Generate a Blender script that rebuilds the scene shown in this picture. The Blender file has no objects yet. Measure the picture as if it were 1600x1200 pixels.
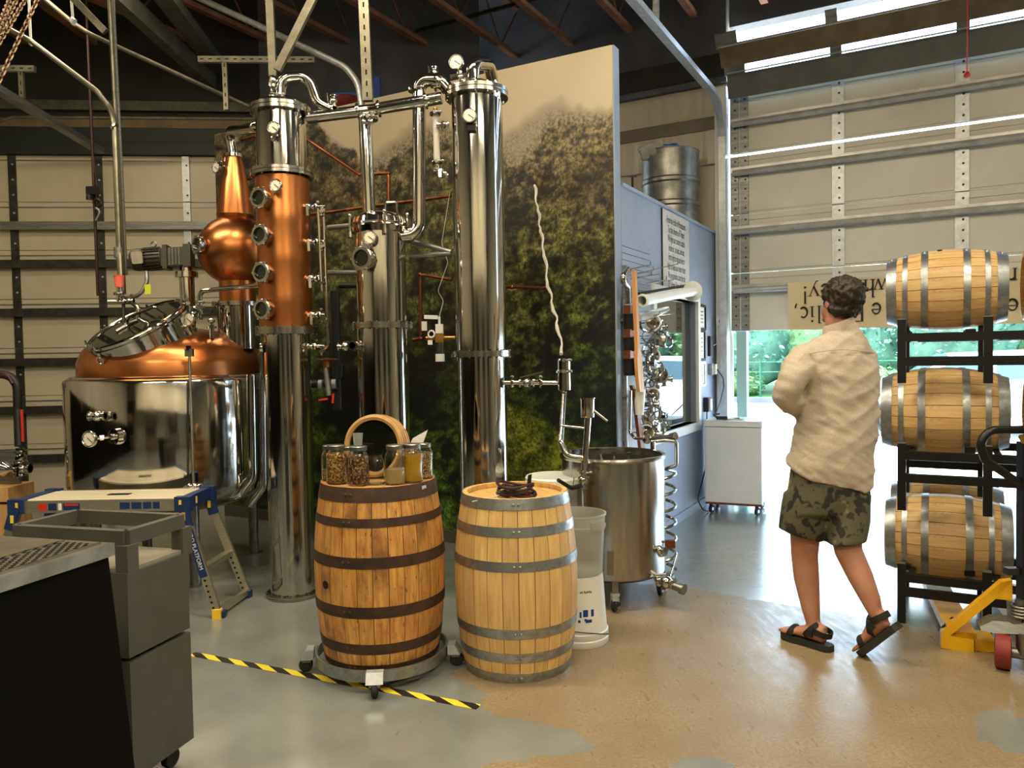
import bpy, bmesh, math, random
import numpy as np
from mathutils import Vector, Matrix, noise as mnoise
random.seed(7)
SC = bpy.context.scene
COL = SC.collection
PI = math.pi
# ------------------------------------------------------------------ camera
F = 1200.0; HCAM = 1.5; PITCH = 0.0358; ROLL = 0.0175
_f = Vector((0, math.cos(PITCH), -math.sin(PITCH)))
_r0 = Vector((1, 0, 0)); _u0 = Vector((0, math.sin(PITCH), math.cos(PITCH)))
_r = _r0*math.cos(ROLL) - _u0*math.sin(ROLL)
_u = _u0*math.cos(ROLL) + _r0*math.sin(ROLL)
CAMP = Vector((0, 0, HCAM))
cd = bpy.data.cameras.new('camera'); cam = bpy.data.objects.new('camera', cd); COL.objects.link(cam)
cd.sensor_width = 36; cd.lens = 36*F/1600; cd.clip_start = .05; cd.clip_end = 300
cam.matrix_world = Matrix(((_r.x, _u.x, -_f.x, 0), (_r.y, _u.y, -_f.y, 0), (_r.z, _u.z, -_f.z, HCAM), (0, 0, 0, 1)))
SC.camera = cam
# ------------------------------------------------------------------ world, sun, exposure
SC.view_settings.view_transform = 'Standard'; SC.view_settings.look = 'None'
SC.view_settings.gamma = 1; SC.view_settings.use_curve_mapping = False
SC.view_settings.exposure = 0.18
w = bpy.data.worlds.new('sky'); SC.world = w; w.use_nodes = True
nt = w.node_tree; bg = nt.nodes['Background']
tc = nt.nodes.new('ShaderNodeTexCoord'); sep = nt.nodes.new('ShaderNodeSeparateXYZ'); rp = nt.nodes.new('ShaderNodeValToRGB')
nt.links.new(tc.outputs['Generated'], sep.inputs[0]); nt.links.new(sep.outputs['Z'], rp.inputs[0])
rp.color_ramp.elements[0].position = 0.0; rp.color_ramp.elements[0].color = (.74, .88, 1, 1)
rp.color_ramp.elements[1].position = .6; rp.color_ramp.elements[1].color = (.45, .70, 1, 1)
nt.links.new(rp.outputs[0], bg.inputs[0]); bg.inputs[1].default_value = 8.0
sd = bpy.data.lights.new('sun', 'SUN'); sd.energy = 26.0; sd.angle = .02; sd.color = (1, .96, .88)
so = bpy.data.objects.new('sun', sd); COL.objects.link(so)
so.rotation_euler = Vector((.22, -.03, -.97)).to_track_quat('-Z', 'Y').to_euler()
# ------------------------------------------------------------------ pixel <-> place helpers (photo is 1600x1200)
def ray(px, py): return (_f + _r*((px-800)/F) + _u*(-(py-600)/F))
def W(px, py, Y): d = ray(px, py); return CAMP + d*(Y/d.y)                 # point of that sight line at depth Y
def G(px, py, z=0.0): d = ray(px, py); return CAMP + d*((z-HCAM)/d.z)        # ... at height z
def PL(px, py, p, n): d = ray(px, py); n = Vector(n); return CAMP + d*((Vector(p)-CAMP).dot(n)/d.dot(n))
def proj(p):
    q = Vector(p)-CAMP; z = q.dot(_f); return (800+F*q.dot(_r)/z, 600-F*q.dot(_u)/z)
def Zp(px, py, Y): return W(px, py, Y).z
# directions of the building: D along the door wall (to the right and nearer), E out through the door
D = Vector((.875, -.484, 0)).normalized(); E = Vector((.484, .875, 0)).normalized(); UP = Vector((0, 0, 1))
MUR = Vector((.746, 5.49, 0))          # foot of the mural's right edge
PBACK = Vector((2.13, 8.0, 0))         # foot of the blue wall's far end, on the door wall
def V(*a): return Vector(a)
# ------------------------------------------------------------------ mesh builder
def frame(axis):
    a = Vector(axis).normalized()
    h = Vector((0, 0, 1)) if abs(a.z) < .9 else Vector((1, 0, 0))
    x = h.cross(a).normalized(); y = a.cross(x)
    return x, y, a
class MB:
    def __init__(s): s.v = []; s.f = []
    def add(s, vs, fs):
        b = len(s.v); s.v += [tuple(v) for v in vs]; s.f += [tuple(i+b for i in f) for f in fs]; return s
    def hexa(s, c):            # 8 corners: bottom 4 ccw, top 4 ccw
        return s.add(c, [(3, 2, 1, 0), (4, 5, 6, 7), (0, 1, 5, 4), (1, 2, 6, 5), (2, 3, 7, 6), (3, 0, 4, 7)])
    def box(s, c, size, ax=None, ay=None, az=None):
        c = Vector(c); ax = Vector(ax) if ax is not None else V(1, 0, 0)
        az = Vector(az) if az is not None else UP
        ay = Vector(ay) if ay is not None else az.cross(ax)
        x = ax.normalized()*size[0]/2; y = ay.normalized()*size[1]/2; z = az.normalized()*size[2]/2
        return s.hexa([c-x-y-z, c+x-y-z, c+x+y-z, c-x+y-z, c-x-y+z, c+x-y+z, c+x+y+z, c-x+y+z])
    def bar(s, p0, p1, wd, ht, up=UP):
        p0 = Vector(p0); p1 = Vector(p1); a = (p1-p0).normalized(); sd = a.cross(Vector(up)).normalized(); u2 = sd.cross(a)
        x = sd*wd/2; z = u2*ht/2
        return s.hexa([p0-x-z, p0+x-z, p1+x-z, p1-x-z, p0-x+z, p0+x+z, p1+x+z, p1-x+z])
    def prism(s, poly, off):
        n = len(poly); off = Vector(off); vs = [Vector(p) for p in poly]+[Vector(p)+off for p in poly]
        fs = [tuple(range(n-1, -1, -1)), tuple(range(n, 2*n))]+[(i, (i+1) % n, n+(i+1) % n, n+i) for i in range(n)]
        return s.add(vs, fs)
    def cyl(s, p0, p1, r0, r1=None, n=16, caps=True):
        p0 = Vector(p0); p1 = Vector(p1); r1 = r0 if r1 is None else r1
        x, y, a = frame(p1-p0); vs = []
        for p, r in ((p0, r0), (p1, r1)):
            vs += [p+x*(r*math.cos(2*PI*i/n))+y*(r*math.sin(2*PI*i/n)) for i in range(n)]
        fs = [(i, (i+1) % n, n+(i+1) % n, n+i) for i in range(n)]
        if caps: fs += [tuple(range(n-1, -1, -1)), tuple(range(n, 2*n))]
        return s.add(vs, fs)
    def tube(s, path, r, n=10, closed=False, caps=True, ry=None):
        P = [Vector(p) for p in path]; m = len(P)
        R = r if isinstance(r, (list, tuple)) else [r]*m
        RY = R if ry is None else (ry if isinstance(ry, (list, tuple)) else [ry]*m)
        T = []
        for i in range(m):
            a = P[(i+1) % m]-P[i] if (i < m-1 or closed) else P[i]-P[i-1]
            b = P[i]-P[i-1] if (i > 0 or closed) else a
            t = a.normalized()+b.normalized(); T.append(t.normalized() if t.length > 1e-6 else a.normalized())
        x, y, a = frame(T[0]); vs = []
        for i in range(m):
            if i:
                q = T[i-1].rotation_difference(T[i]); x = (q @ x); y = q @ y
                x = (x-T[i]*x.dot(T[i])).normalized(); y = T[i].cross(x)
            vs += [P[i]+x*(R[i]*math.cos(2*PI*k/n))+y*(RY[i]*math.sin(2*PI*k/n)) for k in range(n)]
        fs = []
        for i in range(m if closed else m-1):
            j = (i+1) % m
            fs += [(i*n+k, i*n+(k+1) % n, j*n+(k+1) % n, j*n+k) for k in range(n)]
        if caps and not closed: fs += [tuple(range(n-1, -1, -1)), tuple(range((m-1)*n, m*n))]
        return s.add(vs, fs)
    def lathe(s, prof, o=(0, 0, 0), axis=(0, 0, 1), n=32, a0=0.0, closed=False):
        x, y, a = frame(axis) if Vector(axis) != UP else (V(1, 0, 0), V(0, 1, 0), UP)
        o = Vector(o); vs = []; fs = []; m = len(prof)
        for r, h in prof:
            r = max(r, 1e-5)
            vs += [o+a*h+x*(r*math.cos(a0+2*PI*k/n))+y*(r*math.sin(a0+2*PI*k/n)) for k in range(n)]
        for i in range(m-1 if not closed else m):
            j = (i+1) % m
            fs += [(i*n+k, i*n+(k+1) % n, j*n+(k+1) % n, j*n+k) for k in range(n)]
        if not closed:
            if prof[0][0] > 1e-4: fs.append(tuple(range(n-1, -1, -1)))
            if prof[-1][0] > 1e-4: fs.append(tuple(range((m-1)*n, m*n)))
        return s.add(vs, fs)
    def ball(s, c, r, n=16, m=10, ax=None):
        c = Vector(c); r = r if isinstance(r, (list, tuple)) else (r, r, r)
        X, Y, Z = ax if ax else (V(1, 0, 0), V(0, 1, 0), UP); vs = []; fs = []
        for i in range(m+1):
            t = PI*i/m; rr = max(math.sin(t), 1e-4)
            vs += [c+X*(r[0]*rr*math.cos(2*PI*k/n))+Y*(r[1]*rr*math.sin(2*PI*k/n))-Z*(r[2]*math.cos(t)) for k in range(n)]
        for i in range(m): fs += [(i*n+k, i*n+(k+1) % n, (i+1)*n+(k+1) % n, (i+1)*n+k) for k in range(n)]
        return s.add(vs, fs)
    def torus(s, c, axis, R, r, n=28, m=8, arc=(0, 2*PI)):
        x, y, a = frame(axis); c = Vector(c); full = abs(arc[1]-arc[0]-2*PI) < 1e-6
        k = n if full else n+1
        return s.tube([c+x*(R*math.cos(arc[0]+(arc[1]-arc[0])*i/n))+y*(R*math.sin(arc[0]+(arc[1]-arc[0])*i/n)) for i in range(k)], r, n=m, closed=full)
    def loft(s, rings, caps=True):
        n = len(rings[0]); vs = [p for r in rings for p in r]; fs = []
        for i in range(len(rings)-1): fs += [(i*n+k, i*n+(k+1) % n, (i+1)*n+(k+1) % n, (i+1)*n+k) for k in range(n)]
        if caps: fs += [tuple(range(n-1, -1, -1)), tuple(range((len(rings)-1)*n, len(rings)*n))]
        return s.add(vs, fs)
    def mesh(s, name, mat=None, off=None, sharp=35):
        me = bpy.data.meshes.new(name)
        vs = s.v if off is None else [(a-off[0], b-off[1], c-off[2]) for a, b, c in s.v]
        me.from_pydata(vs, [], s.f)
        me.polygons.foreach_set('use_smooth', [True]*len(me.polygons))
        me.set_sharp_from_angle(angle=math.radians(sharp))
        if mat: me.materials.append(mat)
        return me
    def build(s, name, mat, parent=None, sharp=35, loc=None):
        org = ORG.get(parent.name, V(0, 0, 0)) if parent else (Vector(loc) if loc is not None else V(0, 0, 0))
        o = bpy.data.objects.new(name, s.mesh(name, mat, org, sharp)); COL.objects.link(o)
        if parent: o.parent = parent; ORG[o.name] = org
        else: o.location = org; ORG[o.name] = org
        return o
ORG = {}
def fillet(path, r, n=6):
    P = [Vector(p) for p in path]; out = [P[0]]
    for i in range(1, len(P)-1):
        a = (P[i-1]-P[i]); b = (P[i+1]-P[i]); la, lb = a.length, b.length; a.normalize(); b.normalize()
        ang = a.angle(b)
        if ang > PI-.03: out.append(P[i]); continue
        t = min(r/math.tan(ang/2), la*.48, lb*.48); rr = t*math.tan(ang/2)
        bis = (a+b).normalized(); c = P[i]+bis*(rr/math.sin(ang/2)); p0 = P[i]+a*t; p1 = P[i]+b*t
        v0 = p0-c; v1 = p1-c; th = v0.angle(v1)
        for k in range(n+1):
            f = k/n; out.append(c+(v0*math.sin((1-f)*th)+v1*math.sin(f*th))/math.sin(th))
    out.append(P[-1]); return out
def rbox(mb, c, size, r=.01, ax=None, az=None, n=3):     # box with rounded vertical edges
    ax = Vector(ax or (1, 0, 0)).normalized(); az = Vector(az or UP).normalized(); ay = az.cross(ax)
    pts = []
    for sx, sy, a0 in ((1, 1, 0), (-1, 1, PI/2), (-1, -1, PI), (1, -1, 3*PI/2)):
        for k in range(n+1):
            t = a0+PI/2*k/n
            pts.append(Vector(c)+ax*(sx*(size[0]/2-r)+r*math.cos(t))+ay*(sy*(size[1]/2-r)+r*math.sin(t))-az*size[2]/2)
    return mb.prism(pts, az*size[2])
# ------------------------------------------------------------------ tagging
def tag(o, label=None, cat=None, group=None, kind=None):
    if label: o['label'] = label
    if cat: o['category'] = cat
    if group: o['group'] = group
    if kind: o['kind'] = kind
    return o
def thing(name, label, cat, loc=(0, 0, 0), group=None, kind=None):
    o = bpy.data.objects.new(name, None); COL.objects.link(o); o.location = loc; o.empty_display_size = .1
    ORG[o.name] = Vector(loc); return tag(o, label, cat, group, kind)
def struct(name, label, mb=None, mat=None, loc=(0, 0, 0)):
    o = mb.build(name, mat, loc=loc) if mb else thing(name, None, None, loc)
    o['kind'] = 'structure'; o['label'] = label; return o
def solo(name, mb, mat, label, cat, loc, group=None, sharp=35):
    return tag(mb.build(name, mat, loc=loc, sharp=sharp), label, cat, group)
def copy_tree(o, parent=None):
    c = o.copy(); COL.objects.link(c)
    if parent: c.parent = parent
    for ch in list(o.children): copy_tree(ch, c)
    return c
def dup(o, loc, rot=None, label=None, scale=None):
    c = copy_tree(o); c.location = loc
    if rot is not None: c.rotation_euler = rot
    if label: c['label'] = label
    if scale: c.scale = (scale,)*3
    return c
def instance(name, me, parent, loc=(0, 0, 0), rot=(0, 0, 0)):
    o = bpy.data.objects.new(name, me); COL.objects.link(o); o.parent = parent; o.location = loc; o.rotation_euler = rot
    return o
def flat_text(name, txt, mat, parent, origin, right, up, size, align='CENTER', xs=1.0, spacing=1.0, depth=.0):
    cu = bpy.data.curves.new(name, 'FONT'); cu.body = txt; cu.size = size; cu.align_x = align; cu.align_y = 'CENTER'
    cu.space_character = spacing; cu.resolution_u = 3
    t = bpy.data.objects.new(name, cu); COL.objects.link(t)
    dg = bpy.context.evaluated_depsgraph_get(); me = bpy.data.meshes.new_from_object(t.evaluated_get(dg))
    bpy.data.objects.remove(t); bpy.data.curves.remove(cu)
    r = Vector(right).normalized(); u = Vector(up).normalized(); nn = r.cross(u)
    org = ORG.get(parent.name, V(0, 0, 0)); o3 = Vector(origin)-org
    for v in me.vertices: v.co = o3+r*(v.co.x*xs)+u*v.co.y+nn*v.co.z
    me.materials.clear(); me.materials.append(mat)
    o = bpy.data.objects.new(name, me); COL.objects.link(o); o.parent = parent; ORG[o.name] = org
    return o
# ------------------------------------------------------------------ materials
MATS = {}
def srgb(r, g, b):
    f = lambda c: (c/255/12.92 if c/255 <= .04045 else ((c/255+.055)/1.055)**2.4)
    return (f(r), f(g), f(b), 1)
def M(name, c1, c2=None, scale=6, rough=.5, metal=0, bump=0, bscale=None, stretch=(1, 1, 1), detail=5, lo=.35, hi=.65,
      rough2=None, trans=0, ior=1.45, coat=0, emit=None, estr=0, spec=.5, rand=0, alpha=1, sss=0, sheen=0):
    m = bpy.data.materials.new(name); m.use_nodes = True; t = m.node_tree; p = t.nodes['Principled BSDF']; L = t.links.new
    I = p.inputs; c1 = srgb(*c1); I['Base Color'].default_value = c1; I['Roughness'].default_value = rough; I['Metallic'].default_value = metal
    I['Specular IOR Level'].default_value = spec; I['IOR'].default_value = ior; I['Transmission Weight'].default_value = trans
    I['Coat Weight'].default_value = coat; I['Alpha'].default_value = alpha
    if sheen: I['Sheen Weight'].default_value = sheen
    if sss: I['Subsurface Weight'].default_value = sss; I['Subsurface Scale'].default_value = .02
    if emit: I['Emission Color'].default_value = srgb(*emit); I['Emission Strength'].default_value = estr
    tc = t.nodes.new('ShaderNodeTexCoord'); mp = t.nodes.new('ShaderNodeMapping'); mp.inputs['Scale'].default_value = stretch
    L(tc.outputs['Object'], mp.inputs[0]); co = mp.outputs[0]
    if rand:
        oi = t.nodes.new('ShaderNodeObjectInfo'); va = t.nodes.new('ShaderNodeVectorMath'); va.operation = 'MULTIPLY_ADD'
        L(oi.outputs['Random'], va.inputs[0]); va.inputs[1].default_value = (37, 53, 29); L(co, va.inputs[2]); co = va.outputs[0]
    nz = t.nodes.new('ShaderNodeTexNoise'); nz.inputs['Scale'].default_value = scale; nz.inputs['Detail'].default_value = detail
    nz.inputs['Roughness'].default_value = .6; L(co, nz.inputs['Vector'])
    mr = t.nodes.new('ShaderNodeMapRange'); mr.inputs[1].default_value = lo; mr.inputs[2].default_value = hi; L(nz.outputs['Fac'], mr.inputs[0])
    out = None
    if c2:
        mx = t.nodes.new('ShaderNodeMix'); mx.data_type = 'RGBA'; mx.inputs[6].default_value = c1; mx.inputs[7].default_value = srgb(*c2)
        L(mr.outputs[0], mx.inputs[0]); out = mx.outputs[2]
        if rand:
            hs = t.nodes.new('ShaderNodeHueSaturation'); m2 = t.nodes.new('ShaderNodeMapRange')
            m2.inputs[3].default_value = 1-rand; m2.inputs[4].default_value = 1+rand*.6
            L(oi.outputs['Random'], m2.inputs[0]); L(m2.outputs[0], hs.inputs['Value']); L(out, hs.inputs['Color']); out = hs.outputs[0]
        L(out, I['Base Color'])
    if rough2 is not None:
        m3 = t.nodes.new('ShaderNodeMapRange'); m3.inputs[3].default_value = rough; m3.inputs[4].default_value = rough2
        L(mr.outputs[0], m3.inputs[0]); L(m3.outputs[0], I['Roughness'])
    if bump:
        n2 = t.nodes.new('ShaderNodeTexNoise'); n2.inputs['Scale'].default_value = bscale or scale*3; n2.inputs['Detail'].default_value = 4
        L(co, n2.inputs['Vector']); b = t.nodes.new('ShaderNodeBump'); b.inputs['Strength'].default_value = bump; b.inputs['Distance'].default_value = .01
        L(n2.outputs['Fac'], b.inputs['Height']); L(b.outputs[0], I['Normal'])
    MATS[name] = m; return m
# metals
conduit_m = M('conduit_steel', (128, 123, 106), (104, 99, 85), scale=12, rough=.38, metal=.8)
motor_m = M('motor_grey', (84, 80, 70), (64, 61, 54), scale=9, rough=.4, metal=.4)
strut_l = M('door_strut', (196, 195, 190), (170, 169, 164), scale=10, rough=.35, metal=.45)
steel = M('polished_steel', (205, 203, 198), (190, 187, 180), scale=3, stretch=(4, 4, .3), rough=.07, rough2=.13, metal=1, bump=.05, bscale=7)
steel_b = M('brushed_steel', (190, 187, 180), (172, 168, 160), scale=10, stretch=(5, 5, .6), rough=.17, rough2=.25, metal=1)
steel_d = M('dull_steel', (150, 148, 142), (120, 118, 112), scale=9, rough=.35, rough2=.5, metal=1, bump=.05)
galv = M('galvanised_steel', (176, 178, 178), (146, 148, 148), scale=26, rough=.32, rough2=.5, metal=.9)
galv_l = M('light_galvanised', (205, 208, 210), (180, 184, 186), scale=20, rough=.4, metal=.6)
copper = M('copper', (204, 134, 80), (186, 114, 62), scale=3, rough=.27, rough2=.33, metal=1, detail=3, lo=.2, hi=.8)
copper_p = M('copper_pipe', (166, 104, 74), (120, 70, 46), scale=12, rough=.28, rough2=.42, metal=1)
brass = M('brass', (190, 150, 80), (150, 110, 50), scale=10, rough=.3, metal=1)
strut_m = M('strut_galvanised', (150, 150, 146), (120, 120, 116), scale=12, stretch=(.4, .4, 4), rough=.38, rough2=.5, metal=.8)
strut_k = M('strut_dark', (72, 71, 66), (52, 51, 47), scale=12, rough=.45, metal=.6)
black_m = M('black_metal', (22, 21, 21), (30, 29, 28), scale=20, rough=.35, spec=.4)
black_p = M('black_plastic', (18, 18, 19), (26, 26, 27), scale=30, rough=.5)
rubber = M('black_rubber', (24, 23, 22), (36, 35, 33), scale=25, rough=.75)
joist_m = M('joist_steel', (138, 88, 60), (96, 64, 48), scale=7, rough=.7, bump=.1)
joist_g = M('joist_grey', (84, 82, 68), (60, 58, 48), scale=7, rough=.6)
roof_m = M('roof_insulation', (96, 96, 100), (66, 66, 70), scale=1.4, rough=.55, bump=.3, bscale=5)
panel_m = M('door_panel', (196, 187, 162), (182, 172, 147), scale=1.2, rough=.5, bump=.02)
panel_r = M('door_panel_white', (222, 218, 206), (206, 202, 190), scale=1.2, rough=.45, bump=.02)
tarwall = M('plastic_sheeting', (190, 179, 158), (172, 161, 140), scale=2, stretch=(3, 3, .25), rough=.35, bump=.5, bscale=6)
blue_w = M('blue_grey_paint', (146, 158, 176), (136, 148, 166), scale=5, rough=.42, bump=.06, bscale=60)
white_p = M('white_paint', (228, 228, 224), (216, 216, 212), scale=4, rough=.4)
white_pl = M('white_plastic', (232, 232, 226), (222, 222, 214), scale=5, rough=.35)
fridge_m = M('freezer_enamel', (216, 220, 222), (208, 212, 216), scale=3, rough=.28)
green_h = M('dark_green_header', (30, 38, 32), (20, 26, 22), scale=3, rough=.6)
brown_b = M('brown_wood_beam', (120, 100, 74), (92, 76, 56), scale=4, stretch=(1, 1, 1), rough=.7, bump=.2)
grey_b = M('grey_beam', (104, 102, 94), (88, 86, 80), scale=4, rough=.6)
paper = M('paper', (222, 218, 208), (210, 206, 194), scale=8, rough=.7)
sign_m = M('sign_panel', (196, 192, 186), (186, 182, 176), scale=6, rough=.5)
ink = M('black_ink', (26, 24, 24), (34, 32, 32), scale=20, rough=.6)
bluink = M('blue_ink', (18, 58, 128), (22, 66, 140), scale=20, rough=.5)
canvas = M('banner_canvas', (226, 208, 166), (212, 192, 150), scale=3, rough=.75, bump=.15, bscale=14)
cab_g = M('grey_painted_wood', (82, 80, 72), (74, 72, 64), scale=9, rough=.5, bump=.05)
cab_k = M('black_laminate', (10, 8, 5), (14, 11, 8), scale=5, rough=.75, spec=.08)
alu = M('aluminium', (200, 192, 172), (182, 174, 154), scale=18, stretch=(1, 8, 8), rough=.34, metal=.85)
alu_deck = M('aluminium_deck', (228, 216, 188), (214, 202, 174), scale=10, stretch=(.4, 8, 8), rough=.45, metal=.25)
navy = M('navy_plastic', (24, 42, 84), (30, 50, 94), scale=10, rough=.45)
yellow = M('yellow_paint', (236, 180, 22), (220, 160, 16), scale=6, rough=.38, bump=.04)
yel_pl = M('yellow_plastic', (238, 204, 60), (230, 190, 40), scale=6, rough=.5)
red_cap = M('red_cap', (232, 108, 86), (224, 92, 72), scale=6, rough=.5)
red_pl = M('red_plastic', (205, 52, 34), (186, 42, 28), scale=8, rough=.45)
red_wh = M('red_wheel', (140, 48, 38), (112, 40, 34), scale=14, rough=.55)
neon = M('neon_tag', (206, 214, 40), (196, 206, 30), scale=8, rough=.6)
blue_cl = M('blue_cloth', (34, 96, 170), (44, 110, 186), scale=9, rough=.8)
hose_r = M('maroon_cable', (62, 22, 25), (36, 16, 17), scale=30, rough=.45)
hose_w = M('pale_hose', (200, 196, 186), (180, 176, 166), scale=20, rough=.4)
oak = M('oak_stave', (228, 190, 124), (206, 162, 94), scale=7, stretch=(7, 7, .7), rough=.5, detail=7, rand=.13, bump=.08, bscale=30)
oak_r = M('oak_stave_rack', (206, 164, 98), (178, 132, 70), scale=7, stretch=(7, 7, .7), rough=.55, detail=7, rand=.12, bump=.08, bscale=30)
oak_head = M('oak_head', (214, 174, 112), (194, 150, 90), scale=6, stretch=(1, 9, 9), rough=.5, rand=.1)
oak_plain = M('pale_wood', (204, 164, 104), (180, 138, 82), scale=6, stretch=(3, 3, .6), rough=.5)
paddle_m = M('paddle_wood', (206, 150, 86), (184, 124, 64), scale=5, stretch=(6, 6, .5), rough=.45)
redwood = M('red_brown_wood', (120, 62, 36), (98, 48, 28), scale=5, stretch=(6, 6, .5), rough=.5)
rust_h = M('rusty_hoop', (82, 60, 46), (58, 42, 34), scale=13, rough=.62, metal=.25, bump=.08)
skin = M('skin', (184, 132, 104), (164, 110, 84), scale=7, rough=.5, sss=.04)
hair_m = M('brown_hair', (52, 36, 24), (26, 17, 11), scale=30, stretch=(1, 1, .3), rough=.5, bump=.7, bscale=60)
sandal = M('black_webbing', (26, 23, 22), (34, 31, 29), scale=40, rough=.8)
sole_m = M('sandal_sole', (34, 32, 28), (44, 41, 36), scale=14, rough=.7)
lip_m = M('lips', (160, 88, 74), rough=.5)
eye_m = M('eye_white', (228, 224, 216), rough=.2)
glass_m = M('clear_glass', (246, 248, 246), rough=.01, trans=1, ior=1.45)
pane_m = M('window_glass', (150, 170, 160), rough=.01, trans=1, ior=1.75, coat=.6)
dark_gl = M('dark_sight_glass', (18, 26, 20), (28, 36, 28), scale=4, rough=.04, spec=.8)
hatch_gl = M('hatch_glass', (16, 18, 12), (24, 26, 18), scale=3, rough=.03, spec=.35)
clear_pl = M('translucent_plastic', (238, 238, 232), (230, 230, 222), scale=5, rough=.3, trans=.82, ior=1.12)
bag_pl = M('clear_bag', (226, 222, 212), (216, 212, 200), scale=9, rough=.25, trans=.6, ior=1.1, bump=.4)
hose_c = M('clear_hose', (226, 222, 214), (206, 200, 190), scale=40, stretch=(1, 1, .3), rough=.12, trans=.35, ior=1.3, bump=.4, bscale=60)
water_m = M('grey_water', (44, 44, 32), (36, 36, 26), scale=3, rough=.03, spec=.8)
dial_m = M('dial_white', (222, 216, 196), (214, 207, 186), scale=9, rough=.35)
yflour = M('yellow_meal', (226, 176, 40), (214, 160, 30), scale=20, rough=.9)
cream_f = M('cream_flour', (214, 190, 130), (202, 176, 114), scale=20, rough=.9)
conc_out = M('driveway_concrete', (216, 216, 212), (198, 198, 194), scale=.8, rough=.8, bump=.1)
curb_m = M('blue_kerb', (88, 92, 112), (76, 80, 100), scale=2, rough=.8)
grass_m = M('grass', (96, 150, 70), (60, 116, 52), scale=3, rough=.8)
leaf_m = M('hedge_leaf', (92, 136, 112), (52, 94, 76), scale=1.6, rough=.6, rand=.2)
leaf_y = M('hedge_leaf_light', (112, 146, 96), (76, 114, 68), scale=1.6, rough=.6, rand=.2)
fence_g = M('green_fence', (30, 96, 66), (24, 84, 58), scale=4, rough=.5)
car_w = M('silver_car_paint', (206, 214, 222), (200, 208, 216), scale=2, rough=.2, coat=.6)
car_g = M('car_glass', (70, 96, 110), rough=.05, spec=.8)
tyre = M('tyre_rubber', (40, 42, 46), (52, 54, 58), scale=12, rough=.8)
lampem = M('lamp_tube', (255, 238, 205), emit=(255, 226, 178), estr=10, rough=.5)
lampho = M('lamp_housing', (190, 186, 176), (180, 176, 166), scale=5, rough=.5)
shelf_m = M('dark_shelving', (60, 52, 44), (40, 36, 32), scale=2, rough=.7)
card_m = M('cardboard', (168, 128, 84), (150, 110, 70), scale=4, rough=.8)
perf = M('drip_tray_steel', (150, 142, 124), (120, 112, 96), scale=12, rough=.35, metal=.85)
dark_hole = M('dark_hole', (8, 8, 7), rough=.9)

def nodes_of(name, rough=.5):
    m = bpy.data.materials.new(name); m.use_nodes = True; t = m.node_tree; MATS[name] = m
    p = t.nodes['Principled BSDF']; p.inputs['Roughness'].default_value = rough
    tc = t.nodes.new('ShaderNodeTexCoord'); return m, t, p, tc
def N(t, kind, **kw):
    n = t.nodes.new('ShaderNode'+kind)
    for k, v in kw.items(): setattr(n, k, v)
    return n
def mixc(t, fac, a, b, mode='MIX'):
    n = N(t, 'Mix', data_type='RGBA', blend_type=mode)
    for s, x in ((0, fac), (6, a), (7, b)):
        if hasattr(x, 'is_linked') or isinstance(x, bpy.types.NodeSocket): t.links.new(x, n.inputs[s])
        else: n.inputs[s].default_value = x
    return n.outputs[2]
def maprange(t, src, a, b, c=0, d=1):
    n = N(t, 'MapRange'); t.links.new(src, n.inputs[0])
    for i, x in enumerate((a, b, c, d)): n.inputs[i+1].default_value = x
    return n.outputs[0]
def noise_n(t, co, scale, detail=4, stretch=None, rough=.6):
    if stretch:
        mp = N(t, 'Mapping'); mp.inputs['Scale'].default_value = stretch; t.links.new(co, mp.inputs[0]); co = mp.outputs[0]
    n = N(t, 'TexNoise'); n.inputs['Scale'].default_value = scale; n.inputs['Detail'].default_value = detail; n.inputs['Roughness'].default_value = rough
    t.links.new(co, n.inputs['Vector']); return n.outputs['Fac']
def objcoord(t, tc, rand=True):
    if not rand: return tc.outputs['Object'], None
    oi = N(t, 'ObjectInfo'); va = N(t, 'VectorMath', operation='MULTIPLY_ADD'); t.links.new(oi.outputs['Random'], va.inputs[0])
    va.inputs[1].default_value = (37, 53, 29); t.links.new(tc.outputs['Object'], va.inputs[2]); return va.outputs[0], oi.outputs['Random']

# old stained oak (whiskey barrel): golden brown, dark blotches and cracks
m, t, p, tc = nodes_of('stained_oak', .5); co, rnd = objcoord(t, tc)
g = noise_n(t, co, 6, 7, (9, 9, .8)); big = noise_n(t, co, 5, 5, (1.2, 1.2, 1.0)); fl = noise_n(t, co, 60, 3, (1, 1, .35))
c = mixc(t, maprange(t, g, .35, .66), srgb(222, 164, 86), srgb(178, 116, 50))
c = mixc(t, maprange(t, big, .5, .74), c, srgb(104, 60, 24)); c = mixc(t, maprange(t, fl, .63, .74), c, srgb(70, 40, 20))
hs = N(t, 'HueSaturation'); t.links.new(maprange(t, rnd, 0, 1, .82, 1.12), hs.inputs['Value']); t.links.new(c, hs.inputs['Color'])
t.links.new(hs.outputs[0], p.inputs['Base Color']); bn = N(t, 'Bump'); bn.inputs['Strength'].default_value = .25; bn.inputs['Distance'].default_value = .006
t.links.new(g, bn.inputs['Height']); t.links.new(bn.outputs[0], p.inputs['Normal']); stained = m
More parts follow.
